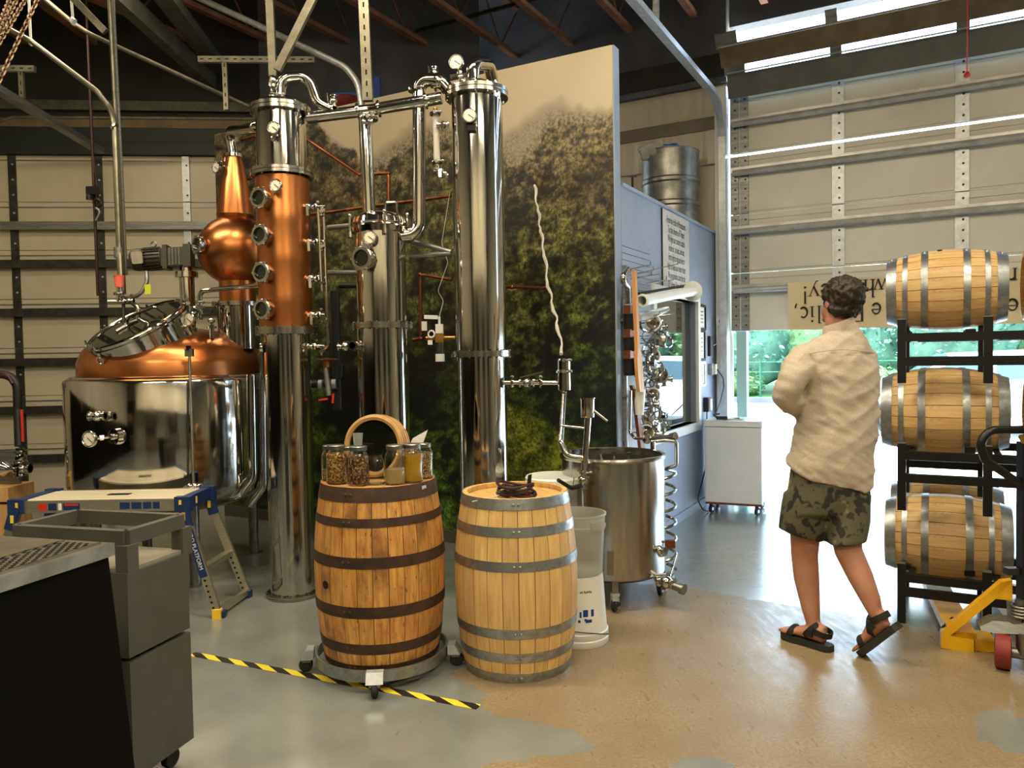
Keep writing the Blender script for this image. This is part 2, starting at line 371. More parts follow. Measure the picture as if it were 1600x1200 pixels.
# rack oak with wet run stains
m, t, p, tc = nodes_of('oak_run_stains', .5); co, rnd = objcoord(t, tc)
g = noise_n(t, co, 7, 7, (7, 7, .7)); vz = N(t, 'TexVoronoi', feature='DISTANCE_TO_EDGE'); vz.inputs['Scale'].default_value = 7; vz.inputs['Randomness'].default_value = 1
dn = noise_n(t, tc.outputs['Object'], 5, 4); 
add = N(t, 'VectorMath', operation='ADD'); t.links.new(tc.outputs['Object'], add.inputs[0]); t.links.new(dn, add.inputs[1]); t.links.new(add.outputs[0], vz.inputs['Vector'])
ln = maprange(t, vz.outputs['Distance'], .0, .022, 1, 0); gate = maprange(t, noise_n(t, tc.outputs['Object'], 4, 2), .5, .6)
mu = N(t, 'Math', operation='MULTIPLY'); t.links.new(ln, mu.inputs[0]); t.links.new(gate, mu.inputs[1])
c = mixc(t, maprange(t, g, .35, .66), srgb(220, 186, 126), srgb(198, 158, 98)); c = mixc(t, mu.outputs[0], c, srgb(116, 68, 26))
hs = N(t, 'HueSaturation'); t.links.new(maprange(t, rnd, 0, 1, .86, 1.08), hs.inputs['Value']); t.links.new(c, hs.inputs['Color'])
t.links.new(hs.outputs[0], p.inputs['Base Color']); oak_run = m
# grain jars (flat speckle of kernels): voronoi cells with relief
def kernels(name, cols, scale):
    m, t, p, tc = nodes_of(name, .6); v = N(t, 'TexVoronoi'); v.inputs['Scale'].default_value = scale; t.links.new(tc.outputs['Object'], v.inputs['Vector'])
    r = N(t, 'ValToRGB'); r.color_ramp.interpolation = 'CONSTANT'
    sp = N(t, 'SeparateColor'); t.links.new(v.outputs['Color'], sp.inputs[0]); t.links.new(sp.outputs[0], r.inputs[0])
    els = r.color_ramp.elements
    while len(els) < len(cols): els.new(.5)
    for i, cc in enumerate(cols): els[i].position = i/len(cols); els[i].color = srgb(*cc)
    t.links.new(mixc(t, maprange(t, v.outputs['Distance'], .35, .75), r.outputs[0], srgb(90, 54, 20)), p.inputs['Base Color'])
    b = N(t, 'Bump'); b.inputs['Strength'].default_value = .6; b.inputs['Distance'].default_value = .004; b.invert = True
    t.links.new(v.outputs['Distance'], b.inputs['Height']); t.links.new(b.outputs[0], p.inputs['Normal']); return m
corn_m = kernels('corn_kernels', [(234, 188, 92), (214, 154, 54), (240, 206, 124), (196, 132, 44)], 120)
mixg_m = kernels('mixed_grain', [(196, 152, 88), (110, 60, 30), (222, 190, 120), (72, 34, 24), (176, 130, 70)], 130)
pale_m = kernels('pale_grain', [(216, 186, 122), (196, 164, 100), (228, 204, 150)], 150)
# hazard tape
m, t, p, tc = nodes_of('hazard_tape', .5); wv = N(t, 'TexWave', wave_type='BANDS', bands_direction='DIAGONAL', wave_profile='SAW')
wv.inputs['Scale'].default_value = 3.6; wv.inputs['Distortion'].default_value = .06
mp = N(t, 'Mapping'); mp.inputs['Scale'].default_value = (1, 2.0, 0); t.links.new(tc.outputs['Object'], mp.inputs[0]); t.links.new(mp.outputs[0], wv.inputs['Vector'])
c = mixc(t, maprange(t, wv.outputs['Fac'], .48, .52), srgb(26, 23, 18), srgb(232, 208, 52))
c = mixc(t, maprange(t, noise_n(t, tc.outputs['Object'], 60, 4), .66, .7), c, srgb(126, 120, 90)); t.links.new(c, p.inputs['Base Color']); tape_m = m
# shirt: linen weave with creases
m, t, p, tc = nodes_of('linen_shirt', .85); nn = noise_n(t, tc.outputs['Object'], 160, 2); bb = noise_n(t, tc.outputs['Object'], 3, 3)
c = mixc(t, maprange(t, nn, .4, .6), srgb(192, 178, 158), srgb(180, 165, 144)); t.links.new(c, p.inputs['Base Color'])
w1 = noise_n(t, tc.outputs['Object'], 4, 2, (1, 1, 2.0), .4); ab = N(t, 'Math', operation='ABSOLUTE'); sb = N(t, 'Math', operation='SUBTRACT'); sb.inputs[1].default_value = .5
t.links.new(w1, sb.inputs[0]); t.links.new(sb.outputs[0], ab.inputs[0]); b = N(t, 'Bump'); b.inputs['Strength'].default_value = .5; b.inputs['Distance'].default_value = .04
t.links.new(ab.outputs[0], b.inputs['Height']); t.links.new(b.outputs[0], p.inputs['Normal']); p.inputs['Sheen Weight'].default_value = .2; shirt_m = m
# shorts: olive with dark print
m, t, p, tc = nodes_of('printed_shorts', .8); n1 = noise_n(t, tc.outputs['Object'], 13, 2, (1, 1, .8)); n2 = noise_n(t, tc.outputs['Object'], 24, 2)
c = mixc(t, maprange(t, n1, .555, .585), srgb(88, 84, 64), srgb(38, 37, 32)); c = mixc(t, maprange(t, n2, .61, .64), c, srgb(52, 44, 33))
c = mixc(t, maprange(t, n1, .34, .37, 1, 0), c, srgb(120, 112, 82)); t.links.new(c, p.inputs['Base Color']); shorts_m = m
# ------------------------------------------------------------------ lamps of the hall (hung behind and above the viewer)
def tube_lamp(x, y, z, ang, label, ln=2.4, e=75):
    o = thing('strip_lamp', label, 'lamp', (x, y, z), 'ceiling strip lamps'); u = V(math.cos(ang), math.sin(ang), 0); c = V(x, y, z)
    MB().box(c+V(0, 0, .05), (ln, .34, .07), ax=u).build('housing', lampho, o)
    for s in (-1, 1):
        q = c+u.cross(UP)*(.09*s)
        MB().cyl(q-u*ln*.48, q+u*ln*.48, .022, n=10).build('lamp_tube', lampem, o)
        MB().bar(c+u*(s*ln*.4)+V(0, 0, .08), c+u*(s*ln*.4)+V(0, 0, 5.55-z), .01, .01, up=u).build('hanger', strut_k, o)
    ld = bpy.data.lights.new('strip_light', 'AREA'); ld.shape = 'RECTANGLE'; ld.size = ln; ld.size_y = .3; ld.energy = e; ld.color = (1, .885, .66)
    lo = bpy.data.objects.new('strip_light', ld); COL.objects.link(lo); lo.parent = o; lo.location = (0, 0, -.04); lo.rotation_euler = (0, 0, ang); lo.visible_camera = True
for i, (x, y, e) in enumerate(((-3.4, 3.4, 105), (-.4, 3.5, 120), (2.4, 2.2, 75), (-2.0, -.9, 130), (1.8, -.9, 130), (-3.4, 6.2, 36))):
    tube_lamp(x, y, 4.72, .15, ['strip lamp hung over the grey cart side of the hall', 'strip lamp hung above the two oak barrels', 'strip lamp hung above the barrel racks',
        'strip lamp at the back left of the hall', 'strip lamp at the back right of the hall', 'strip lamp hung above the copper pot still'][i], e=e)
# ------------------------------------------------------------------ floor: painted concrete worn through to tan in the middle
def poly_sd(P, poly):      # signed distance, positive inside
    x = P[:, 0]; y = P[:, 1]; d = np.full(len(P), 1e9); ins = np.zeros(len(P), bool); n = len(poly)
    for i in range(n):
        ax, ay = poly[i]; bx, by = poly[(i+1) % n]; ex, ey = bx-ax, by-ay
        t = np.clip(((x-ax)*ex+(y-ay)*ey)/(ex*ex+ey*ey), 0, 1)
        d = np.minimum(d, np.hypot(x-ax-t*ex, y-ay-t*ey))
        c = ((ay > y) != (by > y)) & (x < (bx-ax)*(y-ay)/(by-ay+1e-12)+ax); ins ^= c
    return np.where(ins, d, -d)
gx = np.concatenate([np.arange(-9, -2, .5), np.arange(-2, 3.6, .045), np.arange(3.6, 10, .5)])
gy = np.concatenate([np.arange(-7, 1.5, .5), np.arange(1.5, 5.4, .045), np.arange(5.4, 13.1, .4)])
XX, YY = np.meshgrid(gx, gy); P2 = np.stack([XX.ravel(), YY.ravel()], 1)
g2 = lambda *pts: [tuple(G(a, b)[:2]) for a, b in pts]
tan = g2((700, 1055), (850, 960), (905, 905), (1062, 917), (1392, 971), (1460, 985), (1700, 1020), (1900, 1100), (1900, 1500), (1000, 1500), (780, 1330), (830, 1185), (900, 1178), (932, 1165), (918, 1148), (860, 1132), (800, 1122), (748, 1108), (760, 1085))
sdv = poly_sd(P2, tan)
for hole in (g2((1530, 1112), (1560, 1105), (1610, 1128), (1620, 1185), (1545, 1165), (1525, 1150)), g2((1052, 1192), (1085, 1180), (1140, 1192), (1150, 1230), (1040, 1230))):
    sdv = np.minimum(sdv, -poly_sd(P2, hole))
sdv = np.maximum(sdv, poly_sd(P2, g2((700, 1230), (760, 1190), (850, 1186), (870, 1230))))
fm = bpy.data.meshes.new('floor'); nx, ny = len(gx), len(gy)
vs = [(a, b, 0) for a, b in P2]; fs = [(j*nx+i, j*nx+i+1, (j+1)*nx+i+1, (j+1)*nx+i) for j in range(ny-1) for i in range(nx-1)]
# keep only the floor inside the hall: before the door wall
ek = E.dot(PBACK)+.12
fs = [f for f in fs if all(vs[i][0]*E.x+vs[i][1]*E.y < ek+.35 for i in f)]
fm.from_pydata(vs, [], fs); at = fm.attributes.new('worn', 'FLOAT', 'POINT'); at.data.foreach_set('value', sdv.astype(np.float32))
m, t, p, tc = nodes_of('worn_floor_paint', .3); an = N(t, 'Attribute', attribute_name='worn')
oc = tc.outputs['Object']; n1 = noise_n(t, oc, 9, 6); n2 = noise_n(t, oc, 3, 5); n3 = noise_n(t, oc, 70, 3); n4 = noise_n(t, oc, 26, 6, (1, .25, 1))
jit = maprange(t, n1, .3, .7, -.035, .035); s = N(t, 'Math', operation='ADD'); t.links.new(an.outputs['Fac'], s.inputs[0]); t.links.new(jit, s.inputs[1])
worn = maprange(t, s.outputs[0], -.004, .004)
pc = mixc(t, maprange(t, n2, .35, .65), srgb(132, 135, 129), srgb(117, 120, 115)); pc = mixc(t, maprange(t, n4, .68, .76), pc, srgb(88, 86, 78))
cc = mixc(t, maprange(t, n2, .35, .65), srgb(156, 137, 104), srgb(136, 118, 88)); cc = mixc(t, maprange(t, n3, .4, .62), cc, srgb(128, 111, 83))
t.links.new(mixc(t, worn, pc, cc), p.inputs['Base Color'])
rr = N(t, 'Mix'); t.links.new(worn, rr.inputs[0]); t.links.new(maprange(t, n1, .35, .65, .16, .27), rr.inputs[2]); t.links.new(maprange(t, n4, .35, .65, .26, .42), rr.inputs[3])
t.links.new(rr.outputs[0], p.inputs['Roughness']); b = N(t, 'Bump'); b.inputs['Strength'].default_value = .12; b.inputs['Distance'].default_value = .01
t.links.new(n1, b.inputs['Height']); t.links.new(b.outputs[0], p.inputs['Normal'])
p.inputs['Coat Roughness'].default_value = .22; t.links.new(maprange(t, worn, 0, 1, .8, .12), p.inputs['Coat Weight'])
fm.materials.append(m); fo = bpy.data.objects.new('floor', fm); COL.objects.link(fo); tag(fo, 'grey painted concrete floor worn to tan concrete', kind='structure')
# ------------------------------------------------------------------ mural wall
ML = MUR-D*4.07; MH = 3.68; mn = (D.cross(UP)).normalized()      # mn points to the room
if mn.y > 0: mn = -mn
mb = MB(); mb.box(MUR-D*2.035+V(0, 0, MH/2)+E*.062, (4.07, .12, MH), ax=D)
wall_m = struct('wall_mural', 'tall partition carrying the forest mountain mural', mb, white_p, loc=MUR)
MB().box(MUR+V(0, 0, (MH)/2)+D*.006+E*.05, (.012, .10, MH), ax=D).build('edge_trim', blue_w, wall_m)
MB().box(MUR-D*2.035+V(0, 0, .05)-E*.01, (4.07, .02, .10), ax=D).build('skirting', cab_g, wall_m)
nu, nv = 260, 235
U, Vv = np.meshgrid(np.linspace(0, 1, nu), np.linspace(0, 1, nv)); pts = []
for u_, v_ in zip(U.ravel(), Vv.ravel()):
    q = ML+D*(4.07*u_); pts.append((q.x-E.x*.004, q.y-E.y*.004, .10+(MH-.10)*v_))
PXY = np.array([proj(q) for q in pts])
def fbm(x, y, s, o=4, seed=0):
    return np.array([mnoise.fractal(Vector((a*s, b*s, seed)), 1, 2, o) for a, b in zip(x, y)])
px, py = PXY[:, 0], PXY[:, 1]; nA = fbm(px, py, .012, 5, 1.); nB = fbm(px, py, .045, 4, 5.); nC = fbm(px, py, .004, 3, 9.); nD = fbm(px, py, .11, 3, 3.)
def ridge(*pp): pp = np.array(pp); return np.interp(px, pp[:, 0], pp[:, 1])
C = np.zeros((len(px), 3)); L3 = lambda *c: np.array(srgb(*c)[:3])
sk = np.clip((py-80)/230, 0, 1)[:, None]; C[:] = L3(206, 190, 158)*(1-sk)+L3(186, 170, 140)*sk
def layer(edge, col, soft):
    global C
    a = np.clip((py-edge)/soft+.5, 0, 1)[:, None]; C = C*(1-a)+col*a
layer(ridge((330, 240), (560, 262), (587, 243), (624, 212), (645, 198), (696, 192), (750, 232), (781, 222), (813, 194), (850, 168), (877, 156), (904, 174), (930, 178), (970, 176))+nB*7, L3(150, 138, 114), 22)
layer(ridge((330, 250), (560, 275), (590, 258), (653, 217), (700, 204), (760, 235), (781, 240), (810, 258), (834, 228), (858, 192), (885, 182), (970, 170))+nB*12, L3(116, 106, 80), 26)
fr = ridge((330, 190), (470, 190), (499, 194), (517, 221), (547, 231), (565, 247), (584, 266), (597, 258), (640, 236), (660, 226), (700, 222), (745, 236), (781, 246), (795, 251), (810, 263), (834, 238), (856, 203), (882, 193), (920, 194), (970, 182))+nB*9
depth = np.clip((py-fr)/400, 0, 1)[:, None]; lum = np.clip(.45+nA*1.0+nB*.8, 0, 1)[:, None]
right = np.clip((px-760)/120, 0, 1)[:, None]
up = (L3(50, 45, 28)*(1-lum)+L3(96, 86, 52)*lum)*(1-right)+(L3(62, 60, 26)*(1-lum)+L3(124, 118, 58)*lum)*right
lowc = L3(12, 16, 8)*(1-lum)+L3(62, 82, 28)*lum
brown = np.clip(nC*2.6+.35+nA*.7, 0, 1)[:, None]; fcol = (up*(1-brown*.75)+L3(82, 62, 42)*brown*.75)*(1-depth)+lowc*depth
hz = np.clip(1-(py-fr)/70, 0, 1)[:, None]; fcol = fcol*(1-hz*.30)+L3(132, 122, 92)*hz*.30
tex = (nD*1.7+nB*.9+nA*.5)[:, None]; fcol = fcol*np.clip(1+tex*1.3, .15, 2.6)
a = np.clip((py-fr)/5+.5, 0, 1)[:, None]; C = C*(1-a)+fcol*a; a_f = a
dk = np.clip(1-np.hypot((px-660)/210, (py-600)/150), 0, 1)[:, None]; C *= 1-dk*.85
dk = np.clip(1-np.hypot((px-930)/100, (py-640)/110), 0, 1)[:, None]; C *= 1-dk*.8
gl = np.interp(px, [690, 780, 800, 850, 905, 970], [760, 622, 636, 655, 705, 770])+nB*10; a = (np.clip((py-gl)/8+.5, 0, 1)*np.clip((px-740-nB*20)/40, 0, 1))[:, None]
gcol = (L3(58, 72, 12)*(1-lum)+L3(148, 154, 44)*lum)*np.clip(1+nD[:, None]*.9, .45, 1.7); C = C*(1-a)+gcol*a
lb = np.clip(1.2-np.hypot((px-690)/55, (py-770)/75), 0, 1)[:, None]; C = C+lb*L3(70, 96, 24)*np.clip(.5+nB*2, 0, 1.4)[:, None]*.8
C = np.where(a_f > .5, C*.66, C*.84); C = np.clip(C, .002, .9)
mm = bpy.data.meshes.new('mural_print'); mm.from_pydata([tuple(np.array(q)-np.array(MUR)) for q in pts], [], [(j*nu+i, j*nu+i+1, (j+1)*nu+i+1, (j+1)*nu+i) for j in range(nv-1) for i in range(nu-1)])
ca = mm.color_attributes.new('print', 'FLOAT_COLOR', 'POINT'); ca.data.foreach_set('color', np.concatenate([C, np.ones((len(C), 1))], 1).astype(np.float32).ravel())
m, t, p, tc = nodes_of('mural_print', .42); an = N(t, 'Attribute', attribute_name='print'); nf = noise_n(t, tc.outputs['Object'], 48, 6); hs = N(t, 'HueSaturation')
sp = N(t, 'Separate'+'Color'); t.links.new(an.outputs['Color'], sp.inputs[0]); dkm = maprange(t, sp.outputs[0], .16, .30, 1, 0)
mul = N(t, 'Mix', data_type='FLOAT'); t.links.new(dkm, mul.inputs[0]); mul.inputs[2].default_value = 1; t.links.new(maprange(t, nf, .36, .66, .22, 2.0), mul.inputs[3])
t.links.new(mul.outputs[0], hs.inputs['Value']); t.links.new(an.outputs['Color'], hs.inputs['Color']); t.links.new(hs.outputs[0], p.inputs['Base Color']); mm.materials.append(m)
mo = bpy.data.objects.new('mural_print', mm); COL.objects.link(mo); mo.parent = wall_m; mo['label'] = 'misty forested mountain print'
# ------------------------------------------------------------------ blue wall with window
BH = 2.72; BL = (PBACK-MUR).length; bn = D       # room side normal
def BP(px, py): return PL(px, py, MUR, D)       # point on the blue wall face
def bt(p): return (Vector(p)-MUR).dot(E)
wr = bt(BP(1087, 560)); wl = bt(BP(1022, 560)); wt = BP(1087, 472).z; wb = BP(1087, 660).z
mb = MB()
def bwall(mb, t0, t1, z0, z1, th=.12, off=0): mb.box(MUR+E*((t0+t1)/2)+V(0, 0, (z0+z1)/2)-D*(th/2-off), (t1-t0, th, z1-z0), ax=E)
bwall(mb, .14, wl, 0, BH); bwall(mb, wr, BL, 0, BH); bwall(mb, wl, wr, 0, wb); bwall(mb, wl, wr, wt, BH)
wall_b = struct('wall_blue', 'blue grey painted low partition wall with window', mb, blue_w, loc=MUR+E*1)
MB().box(MUR+E*(BL/2+.07)+V(0, 0, BH+.012)-D*.06, (BL-.14, .16, .024), ax=E).build('cap_trim', blue_w, wall_b)
MB().box(MUR+E*(BL/2+.07)+V(0, 0, .04)+D*.008, (BL-.2, .014, .08), ax=E).build('skirting', blue_w, wall_b)
MB().box(MUR+E*(BL/2)-D*.95+V(0, 0, BH-.06), (BL-.3, 1.7, .1), ax=E).build('office_roof', card_m, wall_b)
win = struct('window_1', 'white framed window in the blue wall reflecting the yard', loc=MUR+E*((wl+wr)/2)+V(0, 0, wb))
fw = .075
for nm, (a, b, z0, z1) in dict(a=(wl-fw, wl, wb-fw, wt+fw), b=(wr, wr+fw, wb-fw, wt+fw), c=(wl, wr, wt, wt+fw), d=(wl, wr, wb-fw, wb)).items():
    mb = MB(); bwall(mb, a, b, z0, z1, .16, .03); mb.build('window_frame', white_p, win)
mb = MB(); bwall(mb, wl, wr, wb, wt, .008, -.05); mb.build('pane', pane_m, win)
# dark office behind the glass
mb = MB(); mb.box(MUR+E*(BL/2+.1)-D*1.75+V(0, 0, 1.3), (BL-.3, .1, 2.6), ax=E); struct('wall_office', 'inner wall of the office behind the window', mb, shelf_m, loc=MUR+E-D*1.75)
# ------------------------------------------------------------------ door wall (behind the mural, past the blue wall) and ceiling
WH = 5.6; JB = PBACK+D*.14
mb = MB(); a0 = PBACK-D*5.3; mb.box((a0+JB)/2+V(0, 0, WH/2)+E*.10, ((JB-a0).length, .16, WH), ax=D)
wall_d = struct('wall_back', 'tan back wall hung with plastic sheeting above the office', mb, tarwall, loc=PBACK)
mb = MB(); mb.box((a0+JB)/2+V(0, 0, 4.9)+E*.0, ((JB-a0).length, .1, 1.3), ax=D); mb.build('dark_upper_wall', roof_m, wall_d)
mb = MB(); mb.box((a0+JB)/2+V(0, 0, 4.42)-E*.07, ((JB-a0).length, .05, .22), ax=D); mb.build('brown_beam', M('dark_brown_beam', (52, 44, 36), (38, 32, 27), scale=4, rough=.8), wall_d)
mb = MB()
for k in range(22):      # hanging sheet with folds
    x0, x1 = k/22, (k+1)/22
    q0 = JB-D*(1.5*(1-x0)); q1 = JB-D*(1.5*(1-x1)); w0 = .015+.02*math.sin(k*1.7)*x0; w1 = .015+.02*math.sin((k+1)*1.7)*x1
    mb.hexa([q0-E*w0+V(0, 0, 3.45), q1-E*w1+V(0, 0, 3.45), q1+E*.01+V(0, 0, 3.45), q0+E*.01+V(0, 0, 3.45), q0-E*.02+V(0, 0, 4.2), q1-E*.02+V(0, 0, 4.2), q1+E*.01+V(0, 0, 4.2), q0+E*.01+V(0, 0, 4.2)])
mb.build('plastic_sheet', tarwall, wall_d)
mb = MB(); mb.box(JB-D*.75+V(0, 0, 3.86)-E*.03, (1.5, .02, .13), ax=D); mb.build('grey_band', M('grey_tape_band', (120, 108, 90), (108, 97, 80), scale=4, rough=.6), wall_d)
# jamb, tracks
mb = MB(); mb.box(JB-D*.06+V(0, 0, 2.1)-E*.02, (.12, .1, 4.2), ax=D); struct('trim_1', 'pale door jamb at the end of the blue wall', mb, white_p, loc=JB)
mb = MB(); mb.box(JB-D*.05+V(0, 0, .85)-E*.09, (.10, .03, 1.7), ax=D); struct('trim_2', 'white conduit strip on the door jamb', mb, white_p, loc=JB-E*.1)
tr = [JB-D*.03-E*.12+V(0, 0, .1), JB-D*.03-E*.12+V(0, 0, 3.6)]
for k in range(9): a = PI/2*k/8; tr.append(JB-D*.03-E*(.12+.42*(1-math.cos(a)))+V(0, 0, 3.6+.42*math.sin(a)))
tr.append(JB-D*.03-E*7.5+V(0, 0, 4.05))
mb = MB()
for i in range(len(tr)-1):
    d0 = (tr[i+1]-tr[i]).normalized(); mb.bar(tr[i]-d0*.005, tr[i+1]+d0*.005, .05, .07, up=D)
trk = thing('door_track', 'galvanised overhead track curving from door jamb toward the ceiling', 'door track', tr[0]); mb.build('rail', galv_l, trk)
mb = MB(); mb.bar(JB-E*2.2-D*.03+V(0, 0, 4.06), JB-E*2.2-D*.03+V(0, 0, 5.55), .04, .04, up=D); mb.build('hanger_angle', strut_m, trk)
# ------------------------------------------------------------------ right overhead door
door2 = struct('door_2', 'raised overhead sectional door open at the bottom', loc=JB)
def DP(px, py): return PL(px, py, JB+E*.04, E)
DWID = 6.2; secs = [(1.72, 2.31), (2.315, 2.905), (2.91, 3.50), (3.525, 4.12)]
pt = [DP(1310, 300), DP(1503, 300)]; tpos = [(q-JB).dot(D) for q in pt]; dt = tpos[1]-tpos[0]
tst = [.055, .155] + [tpos[0]+dt*k for k in range(0, 4)]
for z0, z1 in secs:
    mb = MB(); mb.box(JB+D*(DWID/2+.03)+E*.06+V(0, 0, (z0+z1)/2), (DWID, .04, z1-z0), ax=D); pn = mb.build('door_panel', panel_r, door2)
    for zz in (z0+.02, z1-.06):
        MB().box(JB+D*(DWID/2+.03)+E*.036+V(0, 0, zz+.02), (DWID, .012, .035), ax=D).build('panel_rib', panel_r, pn)
    for k, ts in enumerate(tst):
        MB().box(JB+D*ts+E*.030+V(0, 0, (z0+z1)/2), (.11 if k > 1 else .08, .02, z1-z0-.01), ax=D).build('stile', galv_l if k > 1 else strut_m, pn)
        mb = MB()
        for zz in np.arange(z0+.06, z1-.03, .095): mb.cyl(JB+D*(ts+.01)+E*.021+V(0, 0, zz), JB+D*(ts+.01)+E*.012+V(0, 0, zz), .011, n=6)
        mb.build('bolt_row', strut_k, pn)
    zs = z0+(.41 if z0 < 3.4 else .285)
    mb = MB(); mb.box(JB+D*(DWID/2+.03)-E*.005+V(0, 0, zs+.03), (DWID, .05, .055), ax=D); mb.cyl(JB+D*.05-E*.03+V(0, 0, zs), JB+D*DWID-E*.03+V(0, 0, zs), .03, n=10); mb.build('strut', strut_l, pn)
# sections on the bend of the track, with daylight between them
for a, zc, dy, mt in ((.25, PL(1310, 100, JB-E*.12, E).z, .12, grey_b), (.6, PL(1310, 53, JB-E*.42, E).z, .42, brown_b)):
    ax = V(0, 0, 1)*math.cos(a)-E*math.sin(a); n_ = D.cross(ax)
    c0 = JB+D*(DWID/2+.03)-E*dy+V(0, 0, zc)
    mb = MB(); mb.box(c0-ax*(.03 if a < .5 else 0), (DWID, .05, .225 if a < .5 else .19), ax=D, az=ax); pn = mb.build('bent_section', mt, door2)
    for k, ts in enumerate(tst): MB().box(c0+D*(ts-DWID/2-.03)+ax*.15, (.10, .03, .14), ax=D, az=ax).build('hinge', strut_m, pn)
    MB().box(c0+ax*.10, (DWID, .05, .012), ax=D, az=ax).build('edge_strip', galv_l, pn)
# header over the opening and reveal, far right of the wall
mb = MB(); mb.box(JB+D*(DWID/2)+E*.18+V(0, 0, 5.22), (DWID+.2, .16, .76), ax=D); struct('wall_header', 'dark wall strip above the overhead door', mb, roof_m, loc=JB+D*3+V(0, 0, 5))
mb = MB(); mb.box(JB+D*(DWID+.6)+E*.1+V(0, 0, WH/2), (1.1, .16, WH), ax=D); struct('wall_right', 'wall beyond the overhead door', mb, tarwall, loc=JB+D*(DWID+.6))
# green tinted reveal strip of the opening
mb = MB(); mb.box(JB+D*.10+E*.14+V(0, 0, .86), (.10, .10, 1.72), ax=D); struct('trim_3', 'pale green reveal strip of the door opening', mb, M('reveal_green', (150, 186, 180), (140, 176, 170), scale=3, rough=.5), loc=JB+D*.1+E*.14)
# ------------------------------------------------------------------ left overhead door (closed)
LY = 8.4; la = V(.995, .097, 0).normalized(); ln_ = V(.097, -.995, 0).normalized(); LP = V(-3.2, LY, 0)
def LPt(px, py): return PL(px, py, LP, ln_)
lz = lambda y: LPt(120, y).z
door1 = struct('door_1', 'closed overhead sectional door of beige panels', loc=LP)
ls = (LPt(-230, 500)-LP).dot(la); le = (LPt(372, 500)-LP).dot(la)+.6; lmid = LP+la*((ls+le)/2); lw = le-ls
seams = [243, 316, 391, 467, 543, 617, 692, 768, 850]; struts = [None, 354, 413, 488, 565, 639, 714, 790]
sx = [(LPt(x, 420)-LP).dot(la) for x in (-108, 26, 160, 296)]
for i in range(8):
    z1, z0 = lz(seams[i]), max(lz(seams[i+1]), .01)
    if z1 <= .05: break
    pn = MB().box(lmid+V(0, 0, (z0+z1)/2)-ln_*.02, (lw, .04, z1-z0-.006), ax=la).build('door_panel', panel_m, door1)
    MB().box(lmid+V(0, 0, z1-.055)+ln_*.003, (lw, .006, .012), ax=la).build('panel_rib', strut_m, pn)
    if struts[i]:
        zs = lz(struts[i]); MB().box(lmid+V(0, 0, zs)+ln_*.05, (lw, .05, .085), ax=la).build('strut', strut_k if i > 1 else strut_m, pn)
    for k, s_ in enumerate(sx):
        MB().box(LP+la*s_+V(0, 0, (z0+z1)/2)+ln_*.012, (.075, .024, z1-z0-.012), ax=la).build('stile', strut_k if k < 3 else galv_l, pn)
        mb = MB()
        for zz in np.arange(z0+.07, z1-.03, .16): mb.cyl(LP+la*(s_+.012)+ln_*.024+V(0, 0, zz), LP+la*(s_+.012)+ln_*.032+V(0, 0, zz), .011, n=6)
        mb.build('bolt_row', galv_l if k < 3 else strut_k, pn)
zt = lz(243)
MB().box(lmid+V(0, 0, zt/2)-ln_*.06, (lw+.5, .03, zt+.1), ax=la).build('seam_light_block', panel_m, door1)  # unseen board added to keep daylight out of the panel seams
mb = MB(); mb.box(lmid+V(0, 0, zt+.14)+ln_*.02, (lw+1, .08, .28), ax=la); struct('trim_4', 'dark green header beam above the beige overhead door', mb, green_h, loc=lmid+V(0, 0, zt))
mb = MB(); mb.box(lmid+V(0, 0, (zt+.28+WH)/2)-ln_*.08, (lw+3, .1, WH-zt-.28), ax=la)
wl_o = struct('wall_left', 'dark upper wall above the beige overhead door', mb, M('dark_upper', (44, 43, 42), (32, 31, 30), scale=2, rough=.8), loc=lmid+V(0, 0, 4.5))
MB().box(lmid+V(0, 0, lz(193))+ln_*.0, (lw, .06, .09), ax=la).build('tan_rail', brown_b, wl_o)
MB().box(lmid+V(0, 0, lz(165))+ln_*.0, (lw, .06, .10), ax=la).build('grey_rail', joist_g, wl_o)
mb = MB(); mb.box(lmid+la*(lw/2+.9)+V(0, 0, WH/2)-ln_*.06, (2.4, .1, WH), ax=la); struct('wall_corner', 'dark wall piece behind the mural left edge', mb, roof_m, loc=lmid+la*(lw/2+.9))
# side and rear walls of the hall (behind the viewer; seen in the polished metal)
cream = M('cream_wall', (196, 186, 160), (184, 174, 148), scale=1, rough=.6)
q0 = lmid-la*(lw/2); mb = MB(); mb.box(V(q0.x-.1, 1.0, WH/2), (.16, 16, WH)); struct('wall_side', 'cream side wall left of the stills', mb, cream, loc=(q0.x, 1, 0))
mb = MB(); mb.box(V(0, -5.6, WH/2), (18, .16, WH)); struct('wall_rear', 'cream rear wall behind the viewer', mb, cream, loc=(0, -5.6, 0))
mb = MB(); mb.box(V(8.2, -1.0, WH/2), (.16, 10, WH)); struct('wall_far_right', 'cream wall far right of the hall', mb, cream, loc=(8.2, -1, 0))
mb = MB(); mb.box(V(0, -2.6, 4.15), (9, .12, 2.9)); struct('wall_reflected', 'cream wall added behind the viewer for column reflections', mb, cream, loc=(0, -2.6, 2.7))  # unseen wall added so the upper columns reflect cream
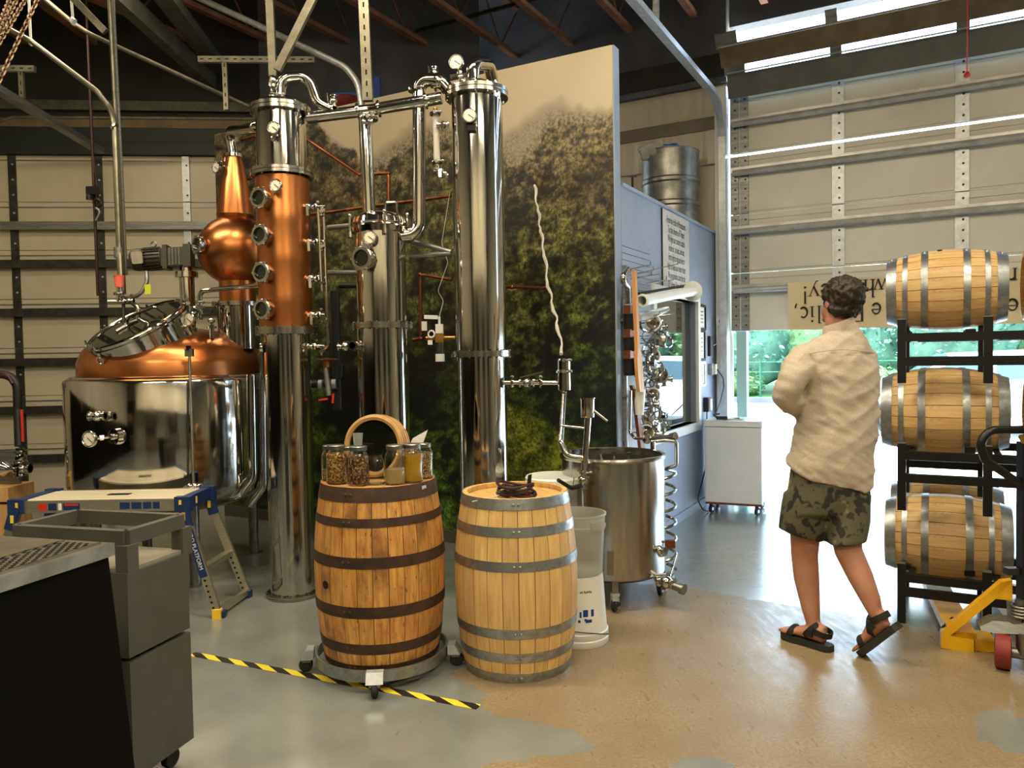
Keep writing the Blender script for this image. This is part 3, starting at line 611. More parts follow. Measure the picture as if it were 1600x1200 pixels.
for i in range(7):      # unseen row of black cabinets, added to darken reflections in the tank
    cx, cyy = q0.x+.42, -3.6+1.5*i; cbn = thing('reflection_cabinet', 'black cabinet added to darken reflections along the left wall, %s from the back' % ['first', 'second', 'third', 'fourth', 'fifth', 'sixth', 'seventh'][i], 'cabinet', (cx, cyy, 0), 'black cabinets added for reflections')
    MB().box((cx, cyy, .86), (.6, 1.44, 1.70)).build('carcass', cab_k, cbn)
    for s_ in (-.36, .36):
        dd_ = MB().box((cx+.31, cyy+s_, .88), (.02, .69, 1.6)).build('cabinet_door', cab_k, cbn); MB().cyl((cx+.335, cyy+s_*.2, .9), (cx+.335, cyy+s_*.2, 1.05), .008, n=8).build('handle', steel_d, dd_)
    for sx_ in (-.25, .25):
        for sy_ in (-.6, .6): MB().box((cx+sx_, cyy+sy_, .006), (.05, .05, .012)).build('foot', black_p, cbn)
for i in (0, 2, 4, 6):      # unseen racks added at the rear wall as dark bands for the steel to reflect
    x = -6.5+i*2.1; rk = thing('reflection_rack', 'dark rack added for reflections along the rear wall, number %s from the left' % ['one', '', 'two', '', 'three', '', 'four'][i], 'shelf', (x, -4.9, 0), 'racks added for reflections')
    for sx_ in (-.85, .85):
        for sy_ in (-.3, .3): MB().box((x+sx_, -4.9+sy_, 1.9), (.08, .08, 3.8)).build('post', shelf_m, rk)
    for z in (.3, 1.2, 2.1, 3.0, 3.75):
        MB().box((x, -4.9, z), (1.75, .66, .05)).build('shelf_board', shelf_m, rk)
        if z < 3.5: MB().box((x+.1*math.sin(i*3+z*9), -4.9, z+.36), (1.3, .5, .64)).build('carton', [card_m, shelf_m][(i+int(z*3)) % 2], rk)
# ------------------------------------------------------------------ ceiling with joists
cy = lambda x: (E.dot(JB)+.28-E.x*x)/E.y
mb = MB().prism([V(-10, -7, WH), V(10, -7, WH), V(10, cy(10), WH), V(-3.4, cy(-3.4), WH), V(-10, cy(-3.4), WH)], V(0, 0, .1))
ceil = struct('ceiling', 'dark insulated roof with open web joists', mb, roof_m)
zj = 4.98; offs = [G(680, 0, zj).dot(D), G(810, 0, zj).dot(D), G(875, 0, zj).dot(D)]
sp_ = offs[1]-offs[0]
for k in range(-4, 9):
    a = offs[0]+sp_*k; s0, s1 = -3.0, E.dot(JB)+.0
    q = D*a; 
    for zz in (zj, WH-.06): MB().box(q+E*((s0+s1)/2)+V(0, 0, zz), (s1-s0, .07, .05), ax=E).build('joist_chord', joist_m, ceil)
    mb = MB(); n_ = int((s1-s0)/.42)
    for i in range(n_):
        p0 = q+E*(s0+(s1-s0)*i/n_)+V(0, 0, zj if i % 2 else WH-.06); p1 = q+E*(s0+(s1-s0)*(i+1)/n_)+V(0, 0, WH-.06 if i % 2 else zj); mb.cyl(p0, p1, .011, n=6, caps=False)
    mb.build('joist_web', joist_m, ceil)
for j, yy in enumerate((2.5, 5.0, 7.0)):
    MB().bar(E*yy-D*5+V(0, 0, zj+.1), E*yy+D*4.5+V(0, 0, zj+.1), .03, .03).build('bridging', strut_k, ceil)
# beams running away over the stills
for (x0, y0, x1, y1, wd, ht, mt, z) in ((192, 0, 385, 178, .10, .16, joist_g, 4.5), (262, 0, 398, 182, .16, .10, joist_g, 4.62), (60, 0, 330, 200, .06, .08, joist_m, 4.9), (-60, 0, 240, 185, .06, .08, joist_m, 4.9), (0, 85, 160, 190, .06, .08, joist_m, 4.9)):
    p0 = G(x0, y0, z); p1 = G(x1, y1, z); dd = (p1-p0).normalized(); k1 = ((LP-p0).dot(ln_))/dd.dot(ln_)
    MB().bar(p0-dd*4, p0+dd*(k1-.05), wd, ht).build('roof_beam', mt, ceil)
# ------------------------------------------------------------------ outside
dq = JB+E*.2
mb = MB()
og = [dq-D*6+E*.1, dq+D*16+E*.1, dq+D*16+E*40, dq-D*22+E*40]; mb.hexa([p+V(0, 0, -.3) for p in og]+[p+V(0, 0, -.012) for p in og])
struct('ground', 'sunlit pale concrete driveway outside the open door', mb, conc_out, loc=dq)
# ------------------------------------------------------------------ oak barrels: staves, hoops, head boards
def make_barrel(name, label, cat, H, Rh, Rb, nst, hoops, mst, mhp, mhd, loc, group=None, hoop_t=.003, bung=True, rivet=True, drop=.034):
    o = thing(name, label, cat, (0, 0, 0), group); o.location = loc
    R = lambda z: Rh+(Rb-Rh)*(1-((z-H/2)/(H/2))**2)
    th = .022*Rb/.3; da = 2*PI/nst; gap = .0016/Rb
    mb = MB(); nz = 10; zs = [H*i/nz for i in range(nz+1)]; rings = []
    for z in zs:
        r = R(z); ri = r-th; a = da/2-gap
        pts = [(ri*math.cos(-a), ri*math.sin(-a), z), (r*math.cos(-a), r*math.sin(-a), z), (r*1.0015*math.cos(0), 0, z), (r*math.cos(a), r*math.sin(a), z), (ri*math.cos(a), ri*math.sin(a), z)]
        rings.append([Vector(q) for q in pts])
    mb.loft(rings); me = mb.mesh('stave', mst, sharp=20)
    for i in range(nst): instance('stave', me, o, rot=(0, 0, da*i))
    for hi, (z0, z1) in enumerate(hoops):
        n = 48; pr = [(R(z0)+.0005, z0), (R(z0)+hoop_t, z0), (R((z0+z1)/2)+hoop_t, (z0+z1)/2), (R(z1)+hoop_t, z1), (R(z1)+.0005, z1)]
        mb = MB().lathe(pr, n=n, closed=True); h = bpy.data.objects.new('hoop', mb.mesh('hoop', mhp)); COL.objects.link(h); h.parent = o
        if rivet:
            mb = MB(); zc = (z0+z1)/2
            for a in (-1.95, -1.86): mb.ball(((R(zc)+hoop_t)*math.cos(a), (R(zc)+hoop_t)*math.sin(a), zc), .008*Rb/.3, n=8, m=5)
            rv = bpy.data.objects.new('rivet', mb.mesh('rivet', mhp)); COL.objects.link(rv); rv.parent = h
    nb = 7; ri = R(0)-th
    for zc in (.03, H-drop):
        for k in range(nb):
            x0 = -ri+2*ri*k/nb+.001; x1 = -ri+2*ri*(k+1)/nb-.001; pts = []
            for x in np.linspace(x0, x1, 4): pts.append(V(x, -math.sqrt(max(ri*ri-x*x, 0)), zc-.01))
            for x in np.linspace(x1, x0, 4): pts.append(V(x, math.sqrt(max(ri*ri-x*x, 0)), zc-.01))
            b_ = bpy.data.objects.new('head_board', MB().prism(pts, (0, 0, .02)).mesh('head_board', mhd)); COL.objects.link(b_); b_.parent = o
    if bung:
        a = -2.32 if bung is True else bung; r = Rb+.002; mb = MB().cyl((r*.97*math.cos(a), r*.97*math.sin(a), H/2-.03), (r*1.003*math.cos(a), r*1.003*math.sin(a), H/2-.03), .018*Rb/.3, n=14)
        b_ = bpy.data.objects.new('bung_hole', mb.mesh('bung_hole', dark_hole)); COL.objects.link(b_); b_.parent = o
    return o
# stained barrel on its dolly
B1 = G(598, 1036); BY = B1.y-.025; bz = .08
B1 = V(B1.x+.005, BY, 0)
hp = [(.0, .045), (.125, .17), (.305, .35), (.535, .58), (.69, .735), (.80, .85)]
barrel1 = make_barrel('oak_barrel', 'dark stained whiskey barrel with rusty hoops standing on a wheeled dolly', 'barrel', .84, .272, .313, 27, [(.0, .03), (.083, .131), (.254, .306), (.48, .531), (.664, .703), (.774, .84)], stained, rust_h, oak_head, (B1.x, B1.y, bz), 'upright oak barrels', drop=.012)
MB_ = MB().box((.262*math.cos(-.55), .262*math.sin(-.55), .81), (.004, .03, .03), ax=V(math.cos(-.55), math.sin(-.55), 0))
tg = bpy.data.objects.new('paper_tag', MB_.mesh('paper_tag', paper)); COL.objects.link(tg); tg.parent = barrel1; tg.location = (.016*math.cos(-.55), .016*math.sin(-.55), 0)
# light oak barrel
B2 = G(809, 1037); barrel2 = make_barrel('oak_barrel', 'clean light oak barrel with grey steel hoops standing on the floor', 'barrel', .85, .255, .300, 25, [(.0, .045), (.10, .145), (.215, .26), (.525, .57), (.68, .725), (.80, .85)], oak, galv, oak_head, (B2.x, B2.y+.03, 0), 'upright oak barrels', bung=False)
barrel2.rotation_euler = (0, 0, .35)
# dolly
dol = thing('barrel_dolly', 'round steel dolly with casters under the stained barrel', 'dolly', (B1.x, B1.y, 0)); dR = .315
MB().lathe([(dR-.006, .050), (dR+.004, .050), (dR+.004, .102), (dR-.006, .102)], (B1.x, B1.y, 0), n=48, closed=True).build('rim', galv, dol)
mb = MB()
for k in range(2): mb.box((B1.x, B1.y, .067), (dR*1.9, .06, .02), ax=V(math.cos(k*PI/2+.3), math.sin(k*PI/2+.3), 0))
mb.build('cross_bar', galv, dol)
for a in (-1.50, -.05, 1.6, 3.3):
    c = V(B1.x+(dR+.015)*math.cos(a), B1.y+(dR+.015)*math.sin(a), 0); u = V(math.cos(a), math.sin(a), 0)
    MB().hexa([c+u.cross(UP)*s*.038+u*d_+V(0, 0, z) for z in (.066, .112) for s, d_ in ((-1, -.005), (1, -.005), (1, .055 if z < .1 else .03), (-1, .055 if z < .1 else .03))]).build('caster_bracket', galv_l, dol)
    cs = MB().box(c+u*.03+V(0, 0, .060), (.04, .05, .02), ax=u).build('caster', strut_m, dol)
    MB().lathe([(.0, -.014), (.026, -.014), (.033, -.009), (.033, .009), (.026, .014), (.0, .014)], c+u*.035+V(0, 0, .0335), axis=u.cross(UP), n=20).build('wheel', rubber, cs)
# hazard tape on the floor
ta, tb = G(300, 1022), G(748, 1105); td = (tb-ta); tl = td.length; tn = V(-td.y, td.x, 0).normalized()
me = bpy.data.meshes.new('hazard_tape'); nt_ = 40; vs = []; 
for i in range(nt_+1):
    for s in (-1, 1):
        vs.append((tl*i/nt_, s*.024, .0016)); 
for i in range(nt_+1):
    for s in (-1, 1): vs.append((tl*i/nt_, s*.024, .0002))
n2_ = 2*(nt_+1)
fs = [(2*i, 2*i+2, 2*i+3, 2*i+1) for i in range(nt_)]+[(2*i, 2*i+n2_, 2*i+2+n2_, 2*i+2) for i in range(nt_)]+[(2*i+1, 2*i+3, 2*i+3+n2_, 2*i+1+n2_) for i in range(nt_)]
me.from_pydata(vs, [], fs); me.materials.append(tape_m); to = bpy.data.objects.new('hazard_tape', me); COL.objects.link(to); to.location = ta; to.rotation_euler = (0, 0, math.atan2(td.y, td.x))
tag(to, 'yellow and black striped hazard tape stuck along the floor', 'tape')
# ------------------------------------------------------------------ jars and sieve on barrel 1
TOP = bz+.84+.001
def jar(px, py, Y, sc, label, content, level, lid=True, ink_=None):
    p = G(px, py, TOP); p = W(px, py, Y); p.z = TOP
    o = thing('glass_jar', label, 'jar', p, 'glass jars on the stained barrel'); s = sc
    pr = [(.0, .0), (.040, .0), (.045, .006), (.045, .115), (.041, .130), (.034, .142), (.034, .158), (.032, .158), (.032, .142), (.039, .128), (.0425, .114), (.0425, .008), (.038, .004), (.0, .004)]
    MB().lathe([(r*s, z*s) for r, z in pr], p, n=24).build('jar_body', glass_m, o)
    if content:
        l = level; pc = [(.0, .005), (.0375, .005), (.0418, .010), (.0418, l), (.0, l+.003)]
        MB().lathe([(r*s, z*s) for r, z in pc], p, n=24).build('contents', content, o)
    if lid: MB().lathe([(.0, .163), (.035, .163), (.0365, .160), (.0365, .147), (.0345, .147), (.0345, .160), (0, .160)][::1] if False else [(.0345*s, .146*s), (.0368*s, .146*s), (.0368*s, .161*s), (.033*s, .164*s), (.0, .164*s)], p, n=24).build('lid', steel_d, o)
    return o
jar(527, 760, BY-.13, 1.10, 'jar of golden corn kernels at the left front of the stained barrel', corn_m, .128)
jar(561, 761, BY-.19, 1.10, 'jar of brown and dark mixed grain under the plastic cup', mixg_m, .122)
jar(588, 757, BY-.165, .86, 'short empty open glass jar between the grain and flour jars', None, 0, lid=False)
jar(618, 756, BY-.17, 1.10, 'half full jar of cream flour at the front of the stained barrel', cream_f, .062)
jar(645, 752, BY-.13, 1.10, 'jar filled with bright yellow meal beside the flour jar', yflour, .118)
jar(662, 743, BY-.02, 1.03, 'jar of pale grain at the right edge of the stained barrel', pale_m, .12)
jar(518, 752, BY-.03, 1.03, 'jar partly hidden behind the corn jar at the left edge', pale_m, .05)
jar(545, 748, BY-.05, 1.0, 'jar standing behind the corn and grain jars', mixg_m, .10)
p = W(561, 761, BY-.19); p.z = TOP+.1655*1.10+.001
solo('plastic_cup', MB().lathe([(.0, .0), (.019, .0), (.0235, .056), (.022, .056), (.018, .003), (.0, .003)], p, n=20), clear_pl, 'small translucent plastic cup on the lid of the mixed grain jar', 'cup', p)
# round wooden sieve drum with glassy front
sc_ = W(589, 684, BY+.05); sax = V(-.22, -.97, .10).normalized(); sR = .152
sv = thing('wooden_sieve', 'round bentwood drum with dark glass front standing behind the jars', 'sieve', V(sc_.x, sc_.y, TOP))
sc_.z = TOP+sR*1.0
MB().lathe([(sR, -.05), (sR, .05), (sR-.012, .055), (sR-.026, .05), (sR-.026, -.05)], sc_, axis=sax, n=56, closed=True).build('bentwood_ring', oak_plain, sv)
for h in (-.03, .0, .03): MB().torus(sc_+sax*h, sax, sR+.001, .0018, n=48, m=6).build('ring_band', card_m, sv)
MB().lathe([(0, -.002), (sR-.026, -.002), (sR-.026, .002), (0, .002)], sc_+sax*.035, axis=sax, n=48).build('glass_front', hatch_gl, sv)
# paper card
p = W(646, 705, BY+.03); cdn = thing('paper_card', 'folded white paper card leaning behind the yellow jar', 'card', V(p.x, p.y, TOP))
r_ = V(.9, .1, .0).normalized(); u_ = V(.25, .15, .95).normalized(); b0 = V(p.x-.03, p.y, TOP+.13)
MB().prism([b0, b0+r_*.065, b0+r_*.075+u_*.10, b0+r_*.012+u_*.06], r_.cross(u_)*.001).build('card_sheet', paper, cdn)
MB().prism([b0+V(.01, .012, -.13), b0+V(.05, .012, -.13), b0+V(.05, .012, 0), b0+V(.01, .012, 0)], V(0, .004, 0)).build('card_stand', paper, cdn)
# ------------------------------------------------------------------ items on barrel 2
T2 = .85-.025
cbl = thing('headlamp_cable', 'tangle of dark maroon cable with a black handpiece on the light barrel', 'cable', W(805, 778, B2.y-.08)); cp = Vector(cbl.location); cp.z = T2; cbl.location.z = T2; ORG[cbl.name] = cp
random.seed(3)
for k in range(6):
    pth = []; ph = random.random()*6; rx = .07+random.random()*.03; ry = .05+random.random()*.02
    for i in range(18):
        a = 2*PI*i/18; pth.append(cp+V(rx*math.cos(a+ph*.1)+random.uniform(-.004, .004)+.012*math.sin(ph), ry*math.sin(a)+.01*math.cos(ph), .014+.011*k+.010*math.sin(2*a+ph)))
    MB().tube(pth, .0065, n=8, closed=True).build('cable_loop', hose_r, cbl)
q = W(783, 768, B2.y-.10); q.z = T2+.03
MB().tube([q+V(-.02, 0, 0), q+V(.045, .005, .004)], [.014, .017], n=14).build('grip', black_p, cbl)
q = W(826, 758, B2.y-.08); q.z = T2+.06
MB().hexa([q+V(-.014, 0, -.05), q+V(.006, 0, -.05), q+V(.006, .02, -.05), q+V(-.014, .02, -.05), q+V(-.002, 0, .05), q+V(.016, 0, .055), q+V(.016, .02, .055), q+V(-.002, .02, .05)]).build('handpiece', black_p, cbl)
MB().box(q+V(.0, -.004, -.03), (.024, .012, .022)).build('red_switch', red_pl, cbl)
MB().tube([cp+V(-.06, -.02, .03), cp+V(-.12, -.06, .012), cp+V(-.20, -.09, .008)], .003, n=6).build('white_lead', hose_w, cbl)
# ------------------------------------------------------------------ barrel racks on the right
RL = .622; RA = .24
rb = make_barrel('rack_barrel', 'x', 'barrel', RL, .19, RA, 22, [(.0, .055), (.088, .115), (.185, .222), (RL-.222, RL-.185), (RL-.115, RL-.088), (RL-.055, RL)], oak_run, galv, oak_head, (0, 0, 0), 'small oak barrels in the racks', hoop_t=.0035, bung=-2.03)
yaw = math.atan2(D.y, D.x)
def place(bar, c, roll, label, s=1):      # lay the barrel down along D, centre c
    bar.rotation_mode = 'QUATERNION'; 
    q = Matrix((D, E, UP)).transposed()   # columns D,E,UP : local x->D ...
    R = Matrix((E, UP, D)).transposed()   # local x->E, y->UP, z->D
    R = R @ Matrix.Rotation(roll, 3, 'Z')
    bar.rotation_quaternion = R.to_quaternion(); bar.location = Vector(c)-D*(RL*s/2); bar['label'] = label; bar.scale = (s,)*3
RC = W(1474, 643, 4.36)
c2 = RC.copy(); c3 = W(1479, 838, 4.36); c1 = W(1477, 453, 4.62)
place(rb, c2, .5, 'middle oak barrel of the rack stack, behind the black tiller handle')
o = copy_tree(rb); place(o, c3, 2.2, 'lowest oak barrel of the front rack stack'); 
o = copy_tree(rb); place(o, c1, 3.9, 'topmost oak barrel of the rack stack in front of the banner')
pit = .70
for k, (c, s_, lb) in enumerate(((c1+D*pit, 1, 'topmost barrel cut by the right picture edge'), (c2+D*pit, 1, 'middle barrel cut by the right picture edge behind the tiller'), (c2+E*.60+V(0, 0, .0), 1, 'shaded barrel just behind the middle rack barrel'), (c3+E*.60, 1, 'shaded barrel behind the lowest rack barrel'), (c3+D*pit, 1, 'lowest barrel behind the pallet jack mast'))):
    o = copy_tree(rb); place(o, c, 1.1*k, lb, s_)
def rack(zb, zpost0, zpost1, rails, label, floor=False):
    base = V(c2.x, c2.y, 0)-D*.17-E*.31
    o = thing('barrel_rack', label, 'rack', V(base.x, base.y, zpost0), 'stacked barrel racks')
    dp = (W(1543, 700, 4.0)-W(1409, 700, 4.1)).length*1.0
    t2 = .40; base = base-D*.03
    for row, e in ((0, 0), (1, .60)):
        for t in (0, t2, 1.15):
            q = base+D*t+E*e
            MB().bar(q+V(0, 0, zpost0), q+V(0, 0, zpost1), .042, .042, up=D).build('post', black_m, o)
            MB().bar(q+V(0, 0, zpost1), q+V(0, 0, zpost1+.004), .040, .040, up=D).build('post_cap', galv, o)
        for z in rails:
            MB().bar(base+E*e-D*.02+V(0, 0, z), base+E*e+D*1.2+V(0, 0, z), .04, .045).build('rail', black_m, o)
    for t in (0, t2, 1.15):
        for z in rails[:1]: MB().bar(base+D*(t+.05)+V(0, 0, z), base+D*(t+.05)+E*.6+V(0, 0, z), .035, .04).build('cross_rail', black_m, o)
    for e in (.14, .46):      # cradle brackets
        for t in (.17-RL*.25, .17+RL*.25): MB().box(base+D*t+E*e+V(0, 0, rails[0]+.025), (.05, .03, .03), ax=D).build('cradle', black_m, o)
    return o
zf = lambda py: W(1410, py, 4.06).z
rack(0, zf(600), zf(498), [zf(527), zf(566)], 'black steel rack carrying the topmost barrel')
rack(0, zf(804), zf(697), [zf(716), zf(752)], 'black steel rack between the middle and lowest barrels')
rack(0, .0, zf(890), [zf(912), zf(935)], 'black steel rack standing on the floor under the lowest barrel')
# ------------------------------------------------------------------ still house parts
def flange(parent, o, r, z, t=.022, nb=14, mat=None, axis=UP, lip=.034):
    c = Vector(o)+Vector(axis)*z if axis != UP else V(o[0], o[1], z)
    mb = MB().lathe([(r*.9, -t), (r+lip, -t), (r+lip, -.0025), (r+lip-.006, -.0025), (r+lip-.006, .0025), (r+lip, .0025), (r+lip, t), (r*.9, t)], c, axis=axis, n=40)
    f_ = mb.build('flange', mat or steel_b, parent); x, y, a = frame(axis); mb = MB()
    for k in range(nb):
        q = c+(x*math.cos(2*PI*k/nb)+y*math.sin(2*PI*k/nb))*(r+lip*.62); mb.cyl(q-a*(t+.007), q+a*(t+.007), .0075, n=6)
    mb.build('flange_bolts', steel, f_); return f_
def gauge(parent, c, fd, r=.042, stem=None, name='gauge'):
    c = Vector(c); fd = Vector(fd).normalized()
    g = MB().lathe([(0, -.016), (r*.8, -.016), (r, -.008), (r, .008), (r*.93, .011), (r*.88, .006), (0, .005)], c, axis=fd, n=28).build(name, steel_b, parent)
    MB().lathe([(0, 0), (r*.80, 0), (r*.80, .0015), (0, .0015)], c+fd*.0055, axis=fd, n=24).build('dial', dial_m, g)
    x, y, a = frame(fd); MB().bar(c+fd*.0085-x*r*.2+y*r*.15, c+fd*.0085+x*r*.6-y*r*.45, .0045, .001, up=fd).build('needle', ink, g)
    mb = MB()
    for k in range(9):
        t_ = PI*.8*(k-4)/4+PI/2; q = c+fd*.008+(x*math.cos(t_)+y*math.sin(t_))*r*.7; mb.box(q, (.005, .003, .001), ax=x, az=fd)
    mb.build('dial_marks', ink, g)
    if stem is not None:
        s = Vector(stem); MB().cyl(c-fd*.012, s, .009, n=10).cyl(c-fd*.012+(s-c)*.35, c-fd*.012+(s-c)*.5, .017, n=6).cyl(c-fd*.012+(s-c)*.75, s, .019, n=12).build('gauge_stem', steel, g)
    return g
def porthole(parent, c, fd, r=.052, depth=.06):
    c = Vector(c); fd = Vector(fd).normalized()
    g = MB().lathe([(r*.8, -depth), (r*.8, 0), (r, 0), (r*1.02, .012), (r*1.02, .026), (r*.95, .032), (r*.72, .032), (r*.70, .012), (r*.70, -depth)], c, axis=fd, n=32, closed=True).build('sight_glass', steel_b, parent)
    MB().lathe([(0, 0), (r*.72, 0), (r*.72, .004), (0, .004)], c+fd*.013, axis=fd, n=28).build('glass', dark_gl, g)
    x, y, a = frame(fd); mb = MB()
    for k in range(6): q = c+(x*math.cos(k*PI/3)+y*math.sin(k*PI/3))*r*1.04+fd*.019; mb.box(q, (.012, .014, .016), ax=(x*math.cos(k*PI/3)+y*math.sin(k*PI/3)), az=fd)
    mb.build('ring_lugs', steel, g); return g
def pipe(parent, path, r, name='pipe', mat=None, fr=None, n=14):
    return MB().tube(fillet(path, fr or r*2.6), r, n=n).build(name, mat or steel, parent)
def clamp(parent, c, axis, r, name='clamp'):
    c = Vector(c); x, y, a = frame(axis)
    o = MB().lathe([(r*.8, -.011), (r+.010, -.009), (r+.013, 0), (r+.010, .009), (r*.8, .011)], c, axis=axis, n=22).build(name, steel, parent)
    q = c+x*(r+.014)
    MB().box(q, (.02, .016, .02), ax=x, az=a).cyl(q+x*.006, q+x*.006+y*.034, .004, n=6).ball(q+x*.006+y*.036, (.012, .008, .010), n=8, m=6).build('wing_nut', steel_d, o); return o
def valve(parent, c, axis, hdir, r=.016, hl=.07, name='valve', hm=None):
    c = Vector(c); a = Vector(axis).normalized(); h = Vector(hdir).normalized()
    o = MB().ball(c, (r*1.7,)*3, n=12, m=8).cyl(c-a*r*2.6, c+a*r*2.6, r, n=12).cyl(c-a*r*2.6, c-a*r*2.1, r*1.6, n=12).cyl(c+a*r*2.1, c+a*r*2.6, r*1.6, n=12).build(name, steel, parent)
    s = a.cross(h); s = s.normalized() if s.length > .1 else V(1, 0, 0)
    MB().cyl(c-s*r*1.4, c-s*r*2.5, r*.5, n=8).bar(c-s*r*2.4-h*.006, c-s*r*2.6+h*hl, .016, .004, up=s).build('valve_handle', hm or steel, o); return o
# ================================================================== pot still
PY = 5.58; PC = W(272, 640, PY); pz = lambda py, px=272: W(px, py, PY).z
pot = thing('pot_still', 'large steel pot still with copper dome and copper onion helmet', 'pot still', (PC.x, PC.y, 0)); pr = .70
zt_ = pz(588); zb_ = pz(768)
MB().lathe([(0, zb_-.14), (.18, zb_-.13), (pr*.62, zb_-.075), (pr*.9, zb_), (pr*.975, zb_+.05), (pr, zb_+.12), (pr, zt_-.03), (pr-.008, zt_-.012), (pr-.03, zt_), (0, zt_)], (PC.x, PC.y, 0), n=72).build('jacket', steel, pot)
MB().torus(V(PC.x, PC.y, zt_), UP, pr-.05, .012, n=60, m=8).build('rim_bead', steel, pot)
dr = pr-.085; dz = zt_+.0; dh = pz(508, 330)-dz-.06
MB().lathe([(dr, dz-.005), (dr, dz+.10), (dr*.985, dz+.125)]+[(dr*.97*math.cos(a) if a < 1.55 else 0, dz+.13+(dh-.08)*math.sin(a)) for a in np.linspace(.10, PI/2, 14)], (PC.x, PC.y, 0), n=72).build('copper_dome', copper, pot)
# legs
for a in (-.98, -2.3, .7, 2.4):
    q = V(PC.x+pr*.80*math.cos(a), PC.y+pr*.80*math.sin(a), 0)
    MB().cyl(q, q+V(0, 0, zb_+.12), .036, n=18).cyl(q, q+V(0, 0, .012), .07, n=18).build('leg', steel_d, pot)
# steam pipe hugging the jacket at the right
pa = [W(392, 585, PY-.35), W(395, 745, PY-.35), W(372, 775, PY-.35), W(345, 775, PY-.30)]
pipe(pot, pa, .034, 'jacket_pipe')
pa = [W(410, 590, PY-.2), W(412, 760, PY-.2), W(390, 790, PY-.2)]; pipe(pot, pa, .026, 'jacket_pipe')
# rod with clamp at front of dome
f0 = W(296, 556, PY-.62); f1 = W(303, 765, PY-.73)
MB().cyl(f0, f1, .009, n=10).box(f0+V(0, 0, .02), (.05, .03, .05)).build('sight_rod', steel_d, pot)
MB().box(f0+V(0, -.01, .05), (.02, .03, .03)).build('rod_clamp', steel, pot)
q = W(305, 760, PY-.74); valve(pot, q, V(1, 0, 0), V(0, 0, -1), .014, .05)
# jacket gauge and valve at left
ga = -2.35; q = V(PC.x+pr*math.cos(ga), PC.y+pr*math.sin(ga), 0)
q1 = W(178, 682, 4.87); q2 = W(140, 686, 4.78)
MB().lathe([(0, -.01), (.05, -.01), (.055, .0), (.05, .03), (.02, .035), (.02, .06)], q1+V(.02, .02, 0), axis=V(-.5, -.85, 0), n=20).build('jacket_port', steel, pot)
gauge(pot, q2, V(-.25, -1, .05), .052, q1)
q3 = W(152, 650, 4.84); valve(pot, q3, V(1, 0, 0), V(-1, 0, .2), .02, .06)
MB().cyl(q3, q3+V(.02, .12, 0), .02, n=12).build('valve_neck', steel, pot)
# manway hatch tilted to the left
hc = W(215, 508, PY-.34); hax = V(-.30, -.42, .86).normalized(); hr = .345
xh, yh, _ = frame(hax)
MB().lathe([(hr*.93, -.22), (hr*.93, -.03), (hr, -.03), (hr, -.012), (hr*.94, -.010), (hr*.94, -.004), (hr, -.004), (hr, .012), (hr*.965, .016), (hr*.90, .012), (hr*.90, -.22)], hc, axis=hax, n=56, closed=True).build('manway_ring', steel, pot)
hg = MB().lathe([(0, .012), (hr*.905, .012), (hr*.905, .004), (0, .004)][::-1], hc, axis=hax, n=48).build('manway_glass', hatch_gl, pot)
MB().torus(hc+hax*.012, hax, hr*.955, .012, n=48, m=8).build('glass_rim', steel, hg)
yr = V(-.85, .2, -.2); yr = (yr-hax*yr.dot(hax)).normalized(); xr = yr.cross(hax)
for k, a in enumerate((.25, -.35, 1.25, -1.25, 2.6)):
    u = yr*math.cos(a)+xr*math.sin(a); q = hc+u*(hr+.01)
    MB().cyl(q-hax*.05, q+hax*.035, .008, n=8).torus(q-hax*.06+u*.01, xr, .022, .008, n=16, m=6).box(q, (.03, .03, .02), ax=u, az=hax).build('manway_clamp', steel, pot)
MB().tube(fillet([hc+hax*.012-yr*.20+xr*.05, hc+hax*.08-yr*.17+xr*.03, hc+hax*.09-yr*.02-xr*.08, hc+hax*.012+yr*.0-xr*.10], .03), .009, n=8).build('manway_handle', steel, pot)
MB().tube([hc+hax*.02+yr*.08, hc+hax*.02+yr*.12-xr*.07], .012, n=8).tube([hc+hax*.02+yr*.02+xr*.05, hc+hax*.025+yr*.10+xr*.02], .01, n=8).build('wiper_handle', steel_d, pot)
# agitator with motor
ac = W(293, 470, PY+.05); az0 = pz(505, 293)
MB().cyl(V(ac.x, ac.y, az0-.1), V(ac.x, ac.y, pz(428)), .052, n=24).cyl(V(ac.x, ac.y, pz(433)), V(ac.x, ac.y, pz(424)), .078, n=24).cyl(V(ac.x, ac.y, pz(424)), V(ac.x, ac.y, pz(408)), .045, n=16).build('agitator_post', steel, pot)
mz = pz(405); m0 = W(204, 407, PY-.02); m1 = W(305, 400, PY+.06); md = (m1-m0).normalized(); 
mot = MB().lathe([(0, 0), (.05, .0), (.075, .02), (.082, .05), (.082, .09), (.073, .095), (.073, .215), (.06, .225), (0, .225)], m0, axis=md, n=32).build('motor', motor_m, pot)
mb = MB(); xm, ym, _ = frame(md)
for k in range(20): u = xm*math.cos(2*PI*k/20)+ym*math.sin(2*PI*k/20); mb.box(m0+md*.155+u*.077, (.016, .11, .005), ax=u, ay=md, az=u.cross(md))
mb.build('motor_fins', motor_m, mot)
MB().torus(m0+md*.16+V(0, 0, .105), V(0, 1, 0), .018, .005, n=18, m=6).build('lifting_eye', steel_d, mot)
jb = MB(); rbox(jb, m0+md*.095+V(0, -.085, .0), (.075, .09, .06), .012, ax=md, az=V(0, -1, 0)); jb.build('junction_box', steel_b, mot)
MB().box(m0+md*.30, (.16, .13, .13), ax=md).box(m0+md*.25, (.03, .17, .17), ax=md).box(m0+md*.40, (.05, .16, .16), ax=md).build('gearbox', motor_m, pot)
mb = MB()
for k in range(5): mb.box(m0+md*(.27+.022*k)+V(0, -.066, .0), (.006, .01, .12), ax=md)
